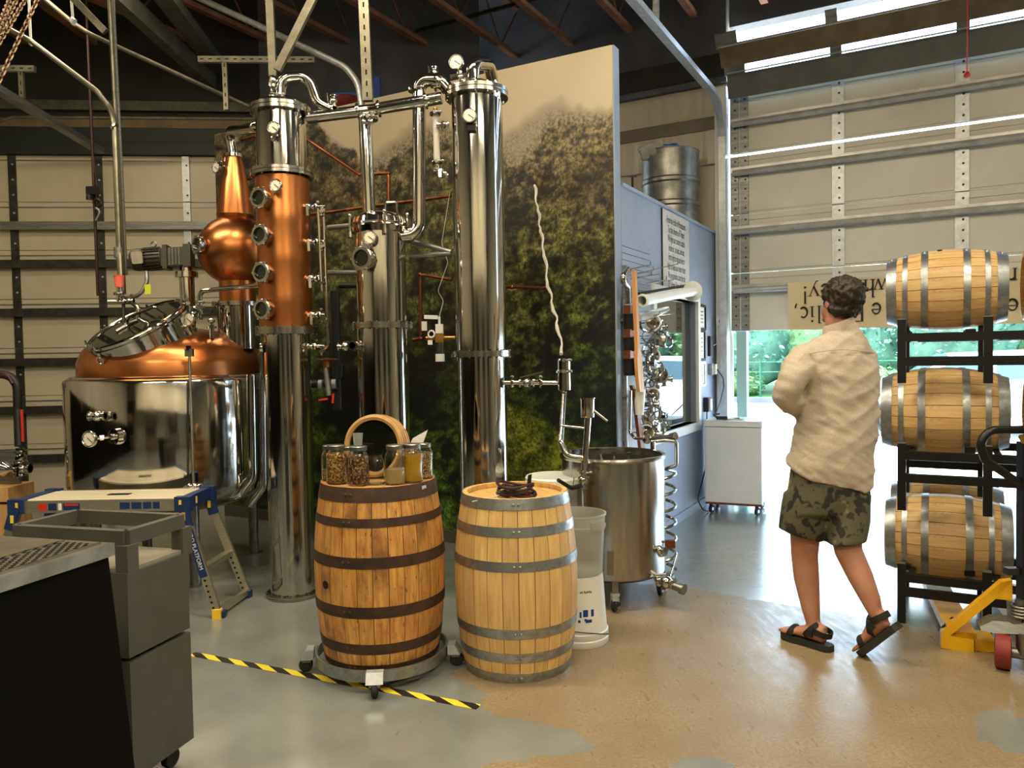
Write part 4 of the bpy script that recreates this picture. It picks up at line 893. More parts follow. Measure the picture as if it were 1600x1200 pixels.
mb.build('gearbox_ribs', steel_d, pot)
# flexible conduit to the motor
pipe(pot, [W(187, 438, PY-.1), W(190, 465, PY-.1), W(218, 463, PY-.1), W(230, 440, PY-.08), W(229, 425, PY-.06)], .014, 'flex_conduit', strut_m, fr=.08)
# red capped pipe and cross tee left of hatch
q = W(186, 432, PY-.2); MB().cyl(q, q+V(0, 0, -.075), .034, .028, n=16).cyl(q+V(0, 0, .006), q, .037, n=16).build('red_cap', red_cap, pot)
pipe(pot, [W(186, 445, PY-.2), W(186, 472, PY-.2)], .018, 'inlet_neck'); pipe(pot, [W(170, 472, PY-.2), W(205, 472, PY-.2), W(216, 480, PY-.2), W(216, 500, PY-.2)], .016, 'inlet_pipe'); clamp(pot, W(186, 459, PY-.2), UP, .024); valve(pot, W(202, 470, PY-.22), V(1, 0, 0), V(0, 0, 1), .012, .05)
pipe(pot, [W(193, 472, PY-.18), W(193, 512, PY-.2)], .012, 'inlet_drop', strut_k)
MB().box(W(231, 452, PY-.12), (.04, .002, .07), ax=V(1, .2, .1)).build('neon_tag', neon, pot)
# gauges and safety valves on the dome
q = W(295, 522, PY-.30); gauge(pot, W(294, 499, PY-.33), V(-.1, -1, .05), .048, W(303, 505, PY-.26)); MB().cyl(q+V(0, .05, -.03), q+V(0, .05, .05), .02, n=12).cyl(q+V(0, .05, .03), q+V(0, .05, .045), .036, n=14).build('gauge_port', steel, pot)
q = W(331, 520, PY-.28); MB().cyl(q+V(0, 0, -.04), q+V(0, 0, .06), .017, n=12).cyl(q+V(0, 0, .03), q+V(0, 0, .045), .032, n=14).ball(q+V(0, 0, .085), .024).build('relief_valve', steel, pot)
MB().box(W(325, 487, PY-.28), (.06, .03, .02)).build('relief_lever', black_p, pot)
pipe(pot, [W(312, 500, PY-.2), W(312, 455, PY-.2), W(330, 453, PY-.2), W(412, 445, PY-.55)], .017, 'spray_pipe'); clamp(pot, W(312, 472, PY-.2), UP, .02); valve(pot, W(313, 482, PY-.22), UP, V(1, 0, .2), .014, .05)
# onion helmet
ox = W(372, 480, PY); oz = lambda py: W(366, py, PY).z; oc = (ox.x, ox.y, 0)
MB().lathe([(.145, oz(545)), (.145, oz(474))], oc, n=40).build('helmet_base', steel, pot); flange(pot, oc, .145, oz(476), .014, 12)
br = .268; bzc = oz(392); pf = [(.125, oz(478)), (.125, oz(452))]
for a in np.linspace(-1.08, 1.12, 22): pf.append((br*math.cos(a), bzc+br*.94*math.sin(a)))
pf += [(.130, oz(337)), (.105, oz(300)), (.07, oz(262)), (.052, oz(246)), (.048, oz(243))]
MB().lathe(pf, oc, n=64).build('onion_helmet', copper, pot)
porthole(pot, V(oc[0], oc[1], bzc)+V(-.62, -.78, .05).normalized()*(br+.01), V(-.62, -.78, .05), .062, .08)
q = V(oc[0]-.06, oc[1]-.05, oz(262)); gauge(pot, W(338, 262, PY-.10), V(-.5, -.85, 0), .04, q); MB().box(q+V(-.01, -.03, .035), (.07, .03, .03), ax=V(1, -.3, .2)).build('gauge_bracket', steel, pot)
MB().cyl(V(oc[0], oc[1], oz(246)), V(oc[0], oc[1], oz(241)), .062, n=24).build('neck_ferrule', steel, pot)
Y1 = 4.9
# ================================================================== column 1: copper rectifier
K1 = G(458, 930); K1 = V(K1.x, K1.y+.02, 0); Y1 = K1.y; z1 = lambda py: W(445, py, Y1).z
col1 = thing('copper_column', 'tall rectifying column with copper middle and four sight glasses', 'distilling column', K1)
r1 = .150
MB().lathe([(r1*.95, 0), (r1*.95, z1(516))], K1, n=48).build('lower_shell', steel, col1); flange(col1, K1, r1*.95, .014, .010, 14, lip=.03)
flange(col1, K1, r1+.01, z1(517), .022, 14)
MB().lathe([(.164, z1(513)), (.164, z1(478)), (.167, z1(470)), (.164, z1(462)), (.164, z1(414)), (.167, z1(406)), (.164, z1(398)), (.164, z1(352)), (.167, z1(345)), (.164, z1(338)), (.164, z1(280))], K1, n=56).build('copper_shell', copper, col1)
flange(col1, K1, .158, z1(273), .020, 14); MB().lathe([(.152, z1(270)), (.152, z1(178))], K1, n=48).build('upper_shell', steel, col1); flange(col1, K1, .150, z1(174), .022, 14)
MB().lathe([(.15, z1(168)), (.14, z1(162)), (.10, z1(156)), (.045, z1(153)), (0, z1(153))], K1, n=40).build('top_cap', steel, col1)
for (px, py) in ((411, 312), (413, 369), (416, 427), (420, 484)):
    u = V(-.40, -.915, 0).normalized(); c = V(K1.x, K1.y, W(px, py, Y1-.14).z)+u*.195; porthole(col1, c, u, .062, .07)
for (px, py) in ((428, 200), (431, 290)):
    c = W(px, py, Y1-.22); gauge(col1, c, V(-.15, -1, .08), .040, V(K1.x-.01, K1.y-.14, c.z-.05))
c = W(425, 128, Y1-.03); gauge(col1, c, V(-.85, -.5, 0), .042, V(K1.x-.05, K1.y-.03, z1(152)))
# vapour pipe from helmet into column and swan neck over to the long pipe
pipe(pot, [V(oc[0], oc[1], oz(243)), W(357, 205, PY), W(400, 199, Y1+.13), V(K1.x, K1.y+.10, z1(197))], .034, 'vapour_pipe', fr=.11)
pth = [W(437, 158, Y1), W(439, 122, Y1), W(481, 118, Y1), W(496, 160, Y1), W(520, 172, Y1)]
pipe(col1, pth, .034, 'swan_neck', fr=.085); clamp(col1, W(437, 152, Y1), UP, .036)
pipe(col1, [W(500, 165, Y1), W(530, 175, Y1)], .024, 'neck_tail')
clamp(col1, W(520, 172, Y1), V(1, 0, .2), .036); valve(col1, W(521, 158, Y1-.02), UP, V(0, 0, 1), .014, .05)
# valve ladder on the right side
lad = [(323, 480), (378, 482), (435, 484), (492, 486), (541, 478)]
YL = Y1-.02
pipe(col1, [W(488, 321, YL), W(505, 322, YL), W(513, 540, YL), W(505, 545, YL)], .011, 'ladder_pipe'); pipe(col1, [W(497, 326, YL-.03), W(503, 455, YL-.03)], .010, 'ladder_pipe')
for py, px in lad:
    a = W(px-4, py, YL); b = W(508, py-1, YL); pipe(col1, [a, b], .013, 'ladder_branch'); valve(col1, W(px+2, py, YL-.03), V(1, 0, 0), V(.05, 0, -1), .014, .062); clamp(col1, W(px+14, py, YL), V(1, 0, 0), .014); valve(col1, W(502, py+8, YL-.02), V(0, 0, 1), V(1, 0, .3), .010, .03)
tr_ = MB().lathe([(0, -.012), (.055, -.008), (.075, 0), (.055, .008), (0, .012)], W(510, 562, YL), n=24).cyl(W(510, 562, YL), W(511, 574, YL), .028, n=12).build('steam_trap', brass, col1)
pipe(col1, [W(508, 566, YL), W(514, 618, YL)], .017, 'trap_tail', galv); MB().bar(W(498, 625, YL), W(512, 623, YL), .012, .012).bar(W(521, 615, YL), W(520, 630, YL), .012, .012).build('red_lever', red_pl, col1)
# black insulated pipes behind columns
pipe(col1, [W(523, 455, 5.3), W(528, 640, 5.3)], .032, 'black_pipe', black_p); pipe(col1, [W(485, 600, 5.3), W(530, 598, 5.3), W(530, 570, 5.3)], .028, 'black_pipe', black_p); pipe(col1, [W(530, 446, 5.3), W(560, 446, 5.3)], .02, 'black_pipe', black_p)
for px, py in ((501, 601), (522, 600)): MB().cyl(W(px-3, py, 5.26), W(px+3, py, 5.26), .034, n=14).build('pipe_collar', galv_l, col1)
pipe(col1, [W(422, 545, Y1-.05), W(408, 545, Y1-.06), W(410, 590, Y1+.3)], .018, 'drain_pipe'); clamp(col1, W(410, 543, Y1-.08), V(1, 0, 0), .02)
# ================================================================== column 2: condenser in the middle
Y2 = 4.86; K2 = W(602, 700, Y2); K2 = V(K2.x, Y2, 0); z2 = lambda py: W(597, py, Y2).z; r2 = .160
col2 = thing('condenser_column', 'shorter polished steel column with domed clamp lid behind the stained barrel', 'distilling column', K2)
MB().lathe([(r2, .0), (r2, z2(512))], K2, n=48).build('lower_shell', steel, col2); flange(col2, K2, r2, .014, .010, 14)
flange(col2, K2, r2-.002, z2(509), .018, 16, lip=.032)
MB().lathe([(r2-.004, z2(508)), (r2-.004, z2(362))], K2, n=48).build('upper_shell', steel, col2)
MB().lathe([(r2+.012, z2(365)), (r2+.018, z2(357)), (r2+.010, z2(354)), (r2+.018, z2(351)), (r2+.010, z2(343)), (r2-.02, z2(337)), (r2*.55, z2(333)), (0, z2(332))], K2, n=48).build('dome_lid', steel, col2)
for a in (-2.9, -1.25, -.25, .9):
    q = V(K2.x+(r2+.025)*math.cos(a), K2.y+(r2+.025)*math.sin(a), z2(358)); MB().cyl(q+V(0, 0, -.04), q+V(0, 0, .075), .008, n=8).cyl(q+V(0, 0, -.055), q+V(0, 0, -.02), .016, n=10).ball(q+V(0, 0, .08), .012, n=8, m=6).build('lid_clamp', steel, col2)
q = V(K2.x+.045, K2.y-.08, z2(338)); MB().tube(fillet([q, q+V(.005, 0, .07), q+V(.075, 0, .07), q+V(.08, 0, 0)], .015), .007, n=8).build('lid_handle', steel, col2)
c = W(578, 371, Y2-.20); gauge(col2, c, V(-.15, -1, .05), .044, V(K2.x-.03, K2.y-.14, c.z-.06))
u = V(-.36, -.93, 0).normalized(); porthole(col2, V(K2.x, K2.y, W(562, 406, Y2-.13).z)+u*.20, u, .070, .07)
pipe(col2, [V(K2.x-.07, K2.y+.02, z2(338)), V(K2.x-.082, K2.y+.02, W(577, 172, Y2).z)], .041, 'riser_pipe'); clamp(col2, W(577, 186, Y2), UP, .044)
valve(col2, W(540, 541, Y2-.06), V(1, 0, 0), V(0, 0, 1), .018, .03); valve(col2, W(553, 540, Y2-.08), V(0, 1, 0), V(0, 0, -1), .02, .04)
for a in (0, 1): pipe(col2, [W(512, 356+a*70, Y2+.15), W(560, 351+a*75, Y2+.10)], .016, 'brace', strut_m)
# ================================================================== column 3: tall column at right
Y3 = 4.76; K3 = W(757, 800, Y3); K3 = V(K3.x, Y3, 0); z3 = lambda py: W(745, py, Y3).z; r3 = .152
col3 = thing('steel_column', 'tallest polished steel column with pressure gauge on top behind the light barrel', 'distilling column', K3)
MB().lathe([(r3, 0), (r3, z3(556))], K3, n=56).build('lower_shell', steel, col3); flange(col3, K3, r3, .014, .010, 14)
flange(col3, K3, r3, z3(553), .018, 16, lip=.036); MB().lathe([(r3+.004, z3(551)), (r3+.004, z3(152))], K3, n=56).build('upper_shell', steel, col3)
flange(col3, K3, r3+.005, z3(149), .024, 16, lip=.036)
MB().lathe([(r3, z3(143)), (r3*.86, z3(135)), (r3*.5, z3(129)), (0, z3(128))], K3, n=40).build('top_cap', steel, col3)
c = W(713, 97, Y3-.05); gauge(col3, c, V(-.25, -.95, .05), .047, W(719, 118, Y3-.04)); MB().cyl(W(719, 112, Y3-.04), W(722, 133, Y3-.04), .013, n=10).bar(W(703, 120, Y3-.06), W(730, 117, Y3-.05), .02, .02).cyl(W(717, 122, Y3-.05), W(723, 121, Y3-.05), .022, n=12).build('gauge_tee', steel, col3)
pipe(col3, [W(738, 128, Y3), W(739, 98, Y3), W(763, 100, Y3+.22), W(770, 125, Y3+.42), W(770, 185, Y3+.42)], .041, 'top_loop', fr=.13)
c = W(734, 181, Y3-.20); gauge(col3, c, V(-.1, -1, .05), .042, V(K3.x+.0, K3.y-.14, c.z-.05)); MB().box(W(737, 199, Y3-.17), (.05, .03, .04)).build('gauge_valve', black_m, col3)
# level tube at left
lt = Y3-.02
pipe(col3, [W(681, 180, lt), W(683, 255, lt)], .020, 'level_tube', hose_c); pipe(col3, [W(683, 255, lt), W(684, 272, lt), W(700, 275, lt)], .016, 'level_elbow'); clamp(col3, W(680, 178, lt), UP, .022); clamp(col3, W(683, 254, lt), UP, .022)
pipe(col3, [W(681, 196, lt), W(702, 194, lt)], .013, 'level_branch'); valve(col3, W(692, 195, lt-.02), V(1, 0, 0), V(0, 0, -1), .014, .05); valve(col3, W(688, 268, lt-.03), V(1, 0, -.6), V(0, 0, -1), .014, .04)
MB().ball(W(680, 170, lt), (.014, .014, .012), n=10, m=6).build('yellow_plug', brass, col3)
# long sloping pipe from column 1 to column 3, riser at its middle
pipe(col3, [W(480, 184, Y1), W(577, 172, Y2), W(690, 153, Y3)], .037, 'long_pipe'); clamp(col3, W(560, 174, Y2), V(1, 0, .15), .04); clamp(col3, W(592, 170, Y2), V(1, 0, .15), .04); clamp(col3, W(665, 157, Y3), V(1, 0, .15), .04); valve(col3, W(575, 190, Y2-.06), V(1, 0, 0), V(.6, 0, -1), .012, .04)
pipe(col3, [W(617, 370, Y2-.03), W(655, 366, Y2-.03), W(655, 124, Y2-.03), W(688, 125, Y3), W(700, 140, Y3)], .041, 'crossover_pipe', fr=.10); clamp(col3, W(624, 370, Y2-.03), V(1, 0, 0), .043); clamp(col3, W(651, 141, Y2-.03), UP, .043); clamp(col3, W(675, 124, Y2), V(1, 0, 0), .043); clamp(col3, W(686, 130, Y3), V(1, 0, -.5), .043); valve(col3, W(679, 114, Y2), UP, V(0, 0, 1), .014, .04)
for a in (0, 1): pipe(col3, [W(640, 376+a*25, Y2+.1), W(705, 394+a*2, Y3+.1)], .017, 'brace', strut_m)
# outlet with valves at right
yo = Y3-.06
pipe(col3, [W(778, 598, yo), W(880, 598, yo)], .015, 'outlet_pipe'); valve(col3, W(823, 598, yo-.01), V(1, 0, 0), V(1, 0, .25), .018, .08); clamp(col3, W(800, 598, yo), V(1, 0, 0), .022); clamp(col3, W(845, 598, yo), V(1, 0, 0), .022); MB().bar(W(812, 590, yo-.03), W(848, 581, yo-.03), .014, .005).build('lever_handle', steel, col3)
# spirit safe (small cylinder) and its down pipe with parrot at the tank
sf = W(881, 585, yo); par = thing('spirit_parrot', 'slim steel hydrometer parrot hooked over the open tank rim', 'parrot', W(912, 790, 4.42)); ORG[par.name] = Vector(par.location)
MB().cyl(sf+V(0, 0, .085), sf+V(0, 0, -.095), .042, n=28).lathe([(.042, -.095), (.03, -.105), (.018, -.108)], sf, n=24).build('spirit_cup', steel, par); clamp(par, sf+V(0, 0, .02), UP, .043); clamp(par, sf+V(0, 0, .088), UP, .030)
yp = 4.40
pipe(par, [sf+V(0, 0, -.10), W(876, 690, yp+.05), W(885, 712, yp+.02), W(912, 716, yp)], .017, 'down_pipe', fr=.05)
MB().cyl(W(919, 650, yp), W(912, 745, yp), .019, n=20).build('parrot_tube', steel, par)
MB().lathe([(.019, -.005), (.038, .0), (.040, .01), (.040, .105), (.046, .108), (.046, .113), (.036, .113), (.036, .01), (0, .008)], W(918, 652, yp), n=28).build('parrot_cup', steel, par)
pipe(par, [W(926, 640, yp), W(949, 658, yp-.03)], .008, 'spout'); pipe(par, [W(876, 665, yp+.05), W(915, 669, yp)], .007, 'stay')
clamp(par, W(912, 737, yp), UP, .024); valve(par, W(911, 750, yp), UP, V(-.3, 0, -1), .018, .05); pipe(par, [W(908, 760, yp), W(893, 763, yp-.05), W(872, 750, yp-.12)], .011, 'outlet_hose', black_p); pipe(par, [W(910, 762, yp), W(911, 800, yp)], .004, 'drip_line', hose_w)
MB().bar(W(897, 746, yp-.03), W(893, 776, yp-.03), .010, .005).build('tap_lever', steel, par)
# clear twisted hose dropping from above the mural edge to the spirit cup
hz_ = [W(835, 289, 5.55), W(841, 330, 5.45), W(845, 362, 5.4), W(851, 400, 5.3), W(857, 448, 5.2), W(866, 485, 5.0), W(873, 515, 4.85), W(880, 561, yo)]
ch = thing('clear_hose', 'twisted clear plastic hose hanging before the mural into the spirit cup', 'hose', hz_[-1]); pts_ = []
for i in range(len(hz_)-1):
    for k in range(6): pts_.append(hz_[i].lerp(hz_[i+1], k/6)+V(.008*math.sin(i*6+k*1.3), .006*math.cos(k*1.9+i), 0))
MB().tube(pts_, [.009+.003*math.sin(k*1.1) for k in range(len(pts_))], n=8).build('hose_wall', hose_c, ch)
# copper water pipes on the mural
def MP(px, py, off=.10): return PL(px, py, MUR-E*off, E)
cw = thing('copper_pipework', 'thin copper water lines running across the mural', 'pipe', MP(660, 525)); ORG[cw.name] = Vector(cw.location)
for pp in ([(480, 218), (562, 273), (607, 271), (607, 318)], [(420, 340), (505, 333), (600, 320), (705, 306)], [(706, 437), (657, 429), (658, 529), (645, 531)], [(770, 449), (800, 448), (857, 450)], [(350, 290), (404, 275)], [(378, 218), (400, 212)]):
    pipe(cw, [MP(*q) for q in pp], .014, 'copper_pipe', copper_p, fr=.03)
    for q in pp[1:-1]: MB().ball(MP(*q), .019, n=10, m=7).build('elbow', copper_p, cw)
sv_ = thing('solenoid_valve', 'brass water valve with white handle and grey cylinder left of the tall column', 'valve', W(690, 560, 5.05)); 
q = W(687, 528, 5.05); MB().box(q, (.055, .05, .06)).cyl(q+V(-.09, 0, 0), q+V(.10, 0, 0), .013, n=12).build('valve_body', brass, sv_)
MB().cyl(q+V(0, 0, -.03), q+V(0, 0, -.105), .026, n=16).build('lower_cylinder', strut_k, sv_); MB().cyl(q+V(0, 0, -.105), q+V(0, 0, -.155), .031, n=16).build('white_cap', white_pl, sv_); MB().box(q+V(0, 0, .06), (.05, .04, .06)).build('coil_block', white_pl, sv_)
MB().cyl(q+V(0, 0, .09), q+V(0, 0, .14), .008, n=8).build('needle_stem', white_pl, sv_)
q2 = W(670, 495, 5.05); MB().bar(q2+V(-.03, 0, 0), q2+V(.06, 0, -.005), .02, .025).build('white_lever', white_pl, sv_); MB().box(q2+V(-.03, -.01, -.06), (.035, .004, .06)).build('paper_label', paper, sv_)
MB().torus(W(674, 522, 5.03), V(.3, 1, 0), .022, .006, n=16, m=6).box(W(672, 535, 5.02), (.03, .004, .03)).build('hand_wheel', white_pl, sv_)
pipe(sv_, [q+V(0, 0, .14), W(693, 470, 5.05), W(684, 455, 5.05), W(700, 410, 5.05), W(690, 380, 5.1), W(703, 300, 5.1)], .003, 'signal_wire', hose_w, fr=.04, n=6)
MB().bar(q+V(0, .03, 0), q+V(0, 5.98-5.05, 0), .02, .02).build('wall_bracket', strut_m, sv_)
# ------------------------------------------------------------------ open tank on casters
TK = W(957, 711, 4.72); tkc = V(TK.x, 4.72, 0); tr_ = .312; tzb = .165; tzt = TK.z
tank = thing('open_tank', 'open brushed steel tank on casters full of grey water', 'tank', tkc)
MB().lathe([(0, tzb), (tr_-.03, tzb), (tr_, tzb+.02), (tr_, tzt-.014), (tr_+.012, tzt-.010), (tr_+.015, tzt), (tr_+.010, tzt+.011), (tr_, tzt+.014), (tr_-.010, tzt+.008), (tr_-.006, tzt-.012), (tr_-.006, tzb+.03), (0, tzb+.03)], tkc, n=64).build('shell', steel_b, tank)
MB().lathe([(0, tzt-.034), (tr_-.006, tzt-.034), (tr_-.006, tzt-.032), (0, tzt-.032)], tkc, n=48).build('water', water_m, tank)
for (px, py, nm) in ((962, 967, 0), (1040, 931, 1), (880, 935, 2), (975, 905, 3)):
    g = G(px, py); d_ = V(g.x-tkc.x, g.y-tkc.y, 0).normalized(); q = tkc+d_*(tr_*.93)
    MB().box(q+V(0, 0, .19), (.035, .035, .20)).build('leg', steel_d, tank)
    cs = MB().box(q+V(0, 0, .085), (.035, .05, .03)).cyl(q+V(0, 0, .095), q+V(0, 0, .11), .028, n=12).box(q+V(.022, .01, .06), (.004, .05, .06)).box(q+V(-.022, .01, .06), (.004, .05, .06)).build('caster', galv_l, tank)
    MB().lathe([(0, -.012), (.032, -.012), (.046, -.010), (.048, 0), (.046, .010), (.032, .012), (0, .012)], q+V(0, .015, .048), axis=V(.9, -.42, 0), n=24).build('wheel', rubber, cs)
    MB().lathe([(0, -.014), (.028, -.014), (.028, .014), (0, .014)], q+V(0, .015, .048), axis=V(.9, -.42, 0), n=20).build('wheel_hub', galv_l, cs)
MB().box(W(958, 955, 4.40)+V(.02, 0, .03), (.05, .02, .012), ax=V(.9, .2, .4)).build('brake_tab', black_p, tank)
q = W(954, 880, 4.41); MB().prism([q+V(-.02, 0, .07), q+V(.02, 0, .07), q+V(.015, 0, -.07), q+V(-.02, 0, -.07)], V(0, .05, 0)).build('leg_bracket', steel_d, tank)
q = W(1027, 858, 4.55); clamp(tank, q, V(.6, -.8, 0), .03); valve(tank, q+V(.01, -.02, 0), V(.6, -.8, 0), V(1, 0, .2), .017, .04)
q = W(1035, 908, 4.50); MB().cyl(q, q+V(.10, -.10, -.02), .024, n=16).cyl(q+V(.09, -.09, -.018), q+V(.105, -.105, -.021), .033, n=16).build('drain_spigot', steel_d, tank); valve(tank, q+V(.02, -.02, .0), V(.7, -.7, 0), V(.7, 0, .7), .022, .05)
pipe(tank, [W(1022, 862, 4.6), W(1012, 885, 4.5), W(1022, 898, 4.45), W(1040, 897, 4.5)], .006, 'drain_tube', hose_w, fr=.03, n=6)
for a in (-2.6, .5): 
    q = tkc+V(math.cos(a), math.sin(a), 0)*(tr_+.004)+V(0, 0, tzt+.01); MB().cyl(q, q+V(0, 0, .05), .016, n=12).build('rim_pin', steel, tank)
for k in range(3):
    q = tkc+V(-.06+.09*k, .12+.05*(k % 2), tzt-.03); MB().cyl(q+V(0, 0, -.04), q+V(0, 0, .03), .012, n=10).build('inner_tube', steel, tank)
# immersion coil condenser behind the tank
cl = thing('coil_condenser', 'steel coil condenser standing right of the open tank', 'coil', W(1047, 925, 4.9)); cl.location.z = 0; ORG[cl.name] = Vector(cl.location)
cc_ = W(1036, 800, 5.12); pts_ = []
zc0, zc1 = W(1036, 890, 5.12).z, W(1036, 738, 5.12).z; nturn = 6
for i in range(nturn*18+1):
    a = 2*PI*i/18; pts_.append(V(cc_.x+.083*math.cos(a), cc_.y+.083*math.sin(a), zc0+(zc1-zc0)*i/(nturn*18)))
MB().tube(pts_, .011, n=10).build('coil', steel_b, cl)
pipe(cl, [pts_[-1], W(1040, 733, 5.0), W(1057, 727, 4.95), W(1057, 690, 4.95), W(1040, 688, 4.95), W(1018, 690, 5.0)], .012, 'coil_head', fr=.02)
MB().cyl(V(cc_.x, cc_.y, 0), V(cc_.x, cc_.y, zc1+.0), .016, n=12).cyl(V(cc_.x, cc_.y, 0), V(cc_.x, cc_.y, .02), .07, n=20).build('coil_stand', steel_d, cl)
pipe(cl, [W(985, 610, 5.25), W(984, 675, 5.25), W(992, 685, 5.2), W(1012, 686, 5.1)], .011, 'swan_pipe', fr=.05); MB().lathe([(0, -.01), (.03, -.006), (.034, 0), (.03, .006), (0, .01)], W(1011, 686, 5.08), axis=V(.3, -1, 0), n=20).build('ferrule', steel, cl)
MB().cyl(W(1013, 686, 5.1), W(1052, 683, 4.98), .018, n=12).cyl(W(1048, 683, 5.0), W(1056, 681, 4.97), .026, n=12).build('header_pipe', steel, cl)
MB().box(W(1047, 850, 4.85), (.06, .03, .05)).build('coil_bracket', redwood, cl)
pipe(cl, [W(1058, 865, 4.9), W(1040, 925, 4.8)], .007, 'stay_rod', fr=.01)
# ------------------------------------------------------------------ buckets
bk = G(906, 1001); bk = V(bk.x, bk.y+.02, 0); bh = .36
wbk = thing('white_bucket', 'white plastic bucket standing upside down with blue print', 'bucket', bk)
MB().lathe([(.150, 0), (.155, .01), (.155, .035), (.150, .04), (.153, .05), (.153, .07), (.147, .075), (.145, .085), (.128, bh), (0, bh)], bk, n=48).build('bucket_shell', white_pl, wbk)
MB().torus(bk+V(0, 0, .045), V(.1, .3, 1), .156, .0025, n=40, m=6).build('wire_handle', strut_k, wbk)
# blue print, upside down block letters
def on_bucket(px, py, w_, h_, mat=bluink):
    z = W(px, py, bk.y-.13).z; r = .145-(z-.085)/(bh-.085)*.017+.0012; x = W(px, py, bk.y-.135).x-bk.x; a0 = math.acos(max(-1, min(1, x/r))); rings = []
    da = w_/r/2
    for k in range(4):
        a = -(a0)+da*(2*k/3-1); rings.append((a,))
    vs = []; 
    for a, in rings:
        for zz in (z-h_/2, z+h_/2): vs.append((bk.x+r*math.cos(a), bk.y+r*math.sin(a), zz))
    for a, in rings:
        for zz in (z-h_/2, z+h_/2): vs.append((bk.x+(r-.001)*math.cos(a), bk.y+(r-.001)*math.sin(a), zz))
    fs = [(2*k, 2*k+2, 2*k+3, 2*k+1) for k in range(3)]+[(8+2*k+1, 8+2*k+3, 8+2*k+2, 8+2*k) for k in range(3)]+[(2*k+8, 2*k+10, 2*k+2, 2*k) for k in range(3)]+[(2*k+1, 2*k+3, 2*k+11, 2*k+9) for k in range(3)]+[(0, 1, 9, 8), (14, 15, 7, 6)]
    return vs, fs
for (px, py, w_, h_) in ((915, 958, .026, .036), (926, 958, .016, .036), (907, 960, .010, .030), (915, 968, .012, .012), (905, 970, .012, .014), (920, 970, .034, .016)):
    v_, f_ = on_bucket(px, py, w_, h_); MB().add(v_, f_).build('blue_print', bluink, wbk)
for k in range(7):
    v_, f_ = on_bucket(907+k*2.6+(1 if k > 1 else 0), 926-(k % 3)*.4, .005, .010); MB().add(v_, f_).build('small_print', ink, wbk)
tb = bk+V(0, 0, bh+.002)
tbk = thing('translucent_bucket', 'translucent plastic bucket stacked on the upturned white bucket', 'bucket', tb)
th_ = .315
MB().lathe([(0, .0), (.120, .0), (.126, .004), (.138, th_-.075), (.146, th_-.075), (.147, th_-.06), (.142, th_-.055), (.144, th_-.012), (.150, th_-.008), (.150, th_), (.140, th_), (.135, th_-.07), (.123, .006), (0, .006)], tb, n=48).build('bucket_shell', clear_pl, tbk)
q = tb+V(.09, -.115, th_-.05); MB().box(q, (.09, .012, .045), ax=V(.8, .6, 0)).build('handle_lug', clear_pl, tbk)
lb_ = W(866, 744, 4.62); lbc = V(lb_.x, 4.62, 0)
lbk = thing('lidded_drum', 'pale grey drum with flat lid between light barrel and open tank', 'drum', lbc)
MB().lathe([(.155, 0), (.165, lb_.z-.03), (.165, lb_.z-.02)], lbc, n=40).build('drum_shell', M('grey_drum', (150, 150, 144), (140, 140, 134), scale=4, rough=.5), lbk)
MB().lathe([(.172, lb_.z-.035), (.176, lb_.z-.03), (.176, lb_.z-.004), (.168, lb_.z+.006), (.15, lb_.z), (0, lb_.z)], lbc, n=40).build('lid', white_pl, lbk)
# ------------------------------------------------------------------ chest freezer
fl = V(1.79, 7.16, 0); fd_ = V(.915, -.403, 0).normalized(); fe = V(.403, .915, 0).normalized(); fwid = .52; fh = .78
fz = thing('chest_freezer', 'small white chest freezer on casters at the end of the blue wall', 'freezer', fl+fd_*fwid/2+fe*.22)
fwid = (W(1191, 720, 7.0)-W(1099, 720, 7.16)).length-.01; fc = fl+fd_*(fwid/2)+fe*.24
zt_f = W(1145, 657, 7.1).z
mb = MB(); rbox(mb, fc+V(0, 0, (.11+zt_f-.06)/2), (fwid, .48, zt_f-.06-.11), .015, ax=fd_); mb.build('freezer_body', fridge_m, fz)
mb = MB(); rbox(mb, fc+V(0, 0, zt_f-.028), (fwid+.012, .50, .052), .02, ax=fd_); mb.build('freezer_lid', fridge_m, fz)
MB().box(fc+V(0, 0, .098), (fwid-.01, .47, .02), ax=fd_).build('base_board', redwood, fz); MB().cyl(fc-fe*.239-fd_*-.02+V(0, 0, .15), fc-fe*.243+fd_*.02+V(0, 0, .15), .018, n=16).build('drain_cap', fridge_m, fz)
for s in (-1, 1):
    for e_ in (-.19, .19):
        q = fc+fd_*(s*fwid*.40)+fe*e_; cs = MB().box(q+V(0, 0, .07), (.03, .05, .035), ax=fd_).build('caster', black_m, fz)
        MB().lathe([(0, -.012), (.036, -.012), (.038, 0), (.036, .012), (0, .012)], q+V(0, -.01, .038), axis=V(.7, -.7, 0), n=20).build('wheel', rubber, cs); MB().lathe([(0, -.014), (.016, -.014), (.016, .014), (0, .014)], q+V(0, -.01, .038), axis=V(.7, -.7, 0), n=14).build('wheel_hub', galv_l, cs)
q = W(1128, 652, 7.2); q.z = zt_f
ph = thing('handheld_scanner', 'dark grey handheld tool lying on the freezer lid', 'tool', q); MB().box(q+V(0, 0, .018), (.10, .05, .03), ax=V(.9, -.3, 0)).build('tool_body', strut_k, ph); MB().tube([q+V(-.05, 0, .02), q+V(-.08, 0, .05), q+V(-.02, .01, .055)], .008, n=8).build('tool_loop', black_p, ph)
q = W(1148, 655, 7.2); q.z = zt_f; ps = thing('paper_stack', 'white papers lying on the freezer lid', 'papers', q); MB().box(q+V(0, .02, .006), (.16, .12, .008), ax=V(.95, -.2, 0)).build('sheet_stack', paper, ps); MB().box(q+V(.02, 0, .014), (.05, .02, .006), ax=V(.95, -.2, 0)).build('pen', strut_k, ps)
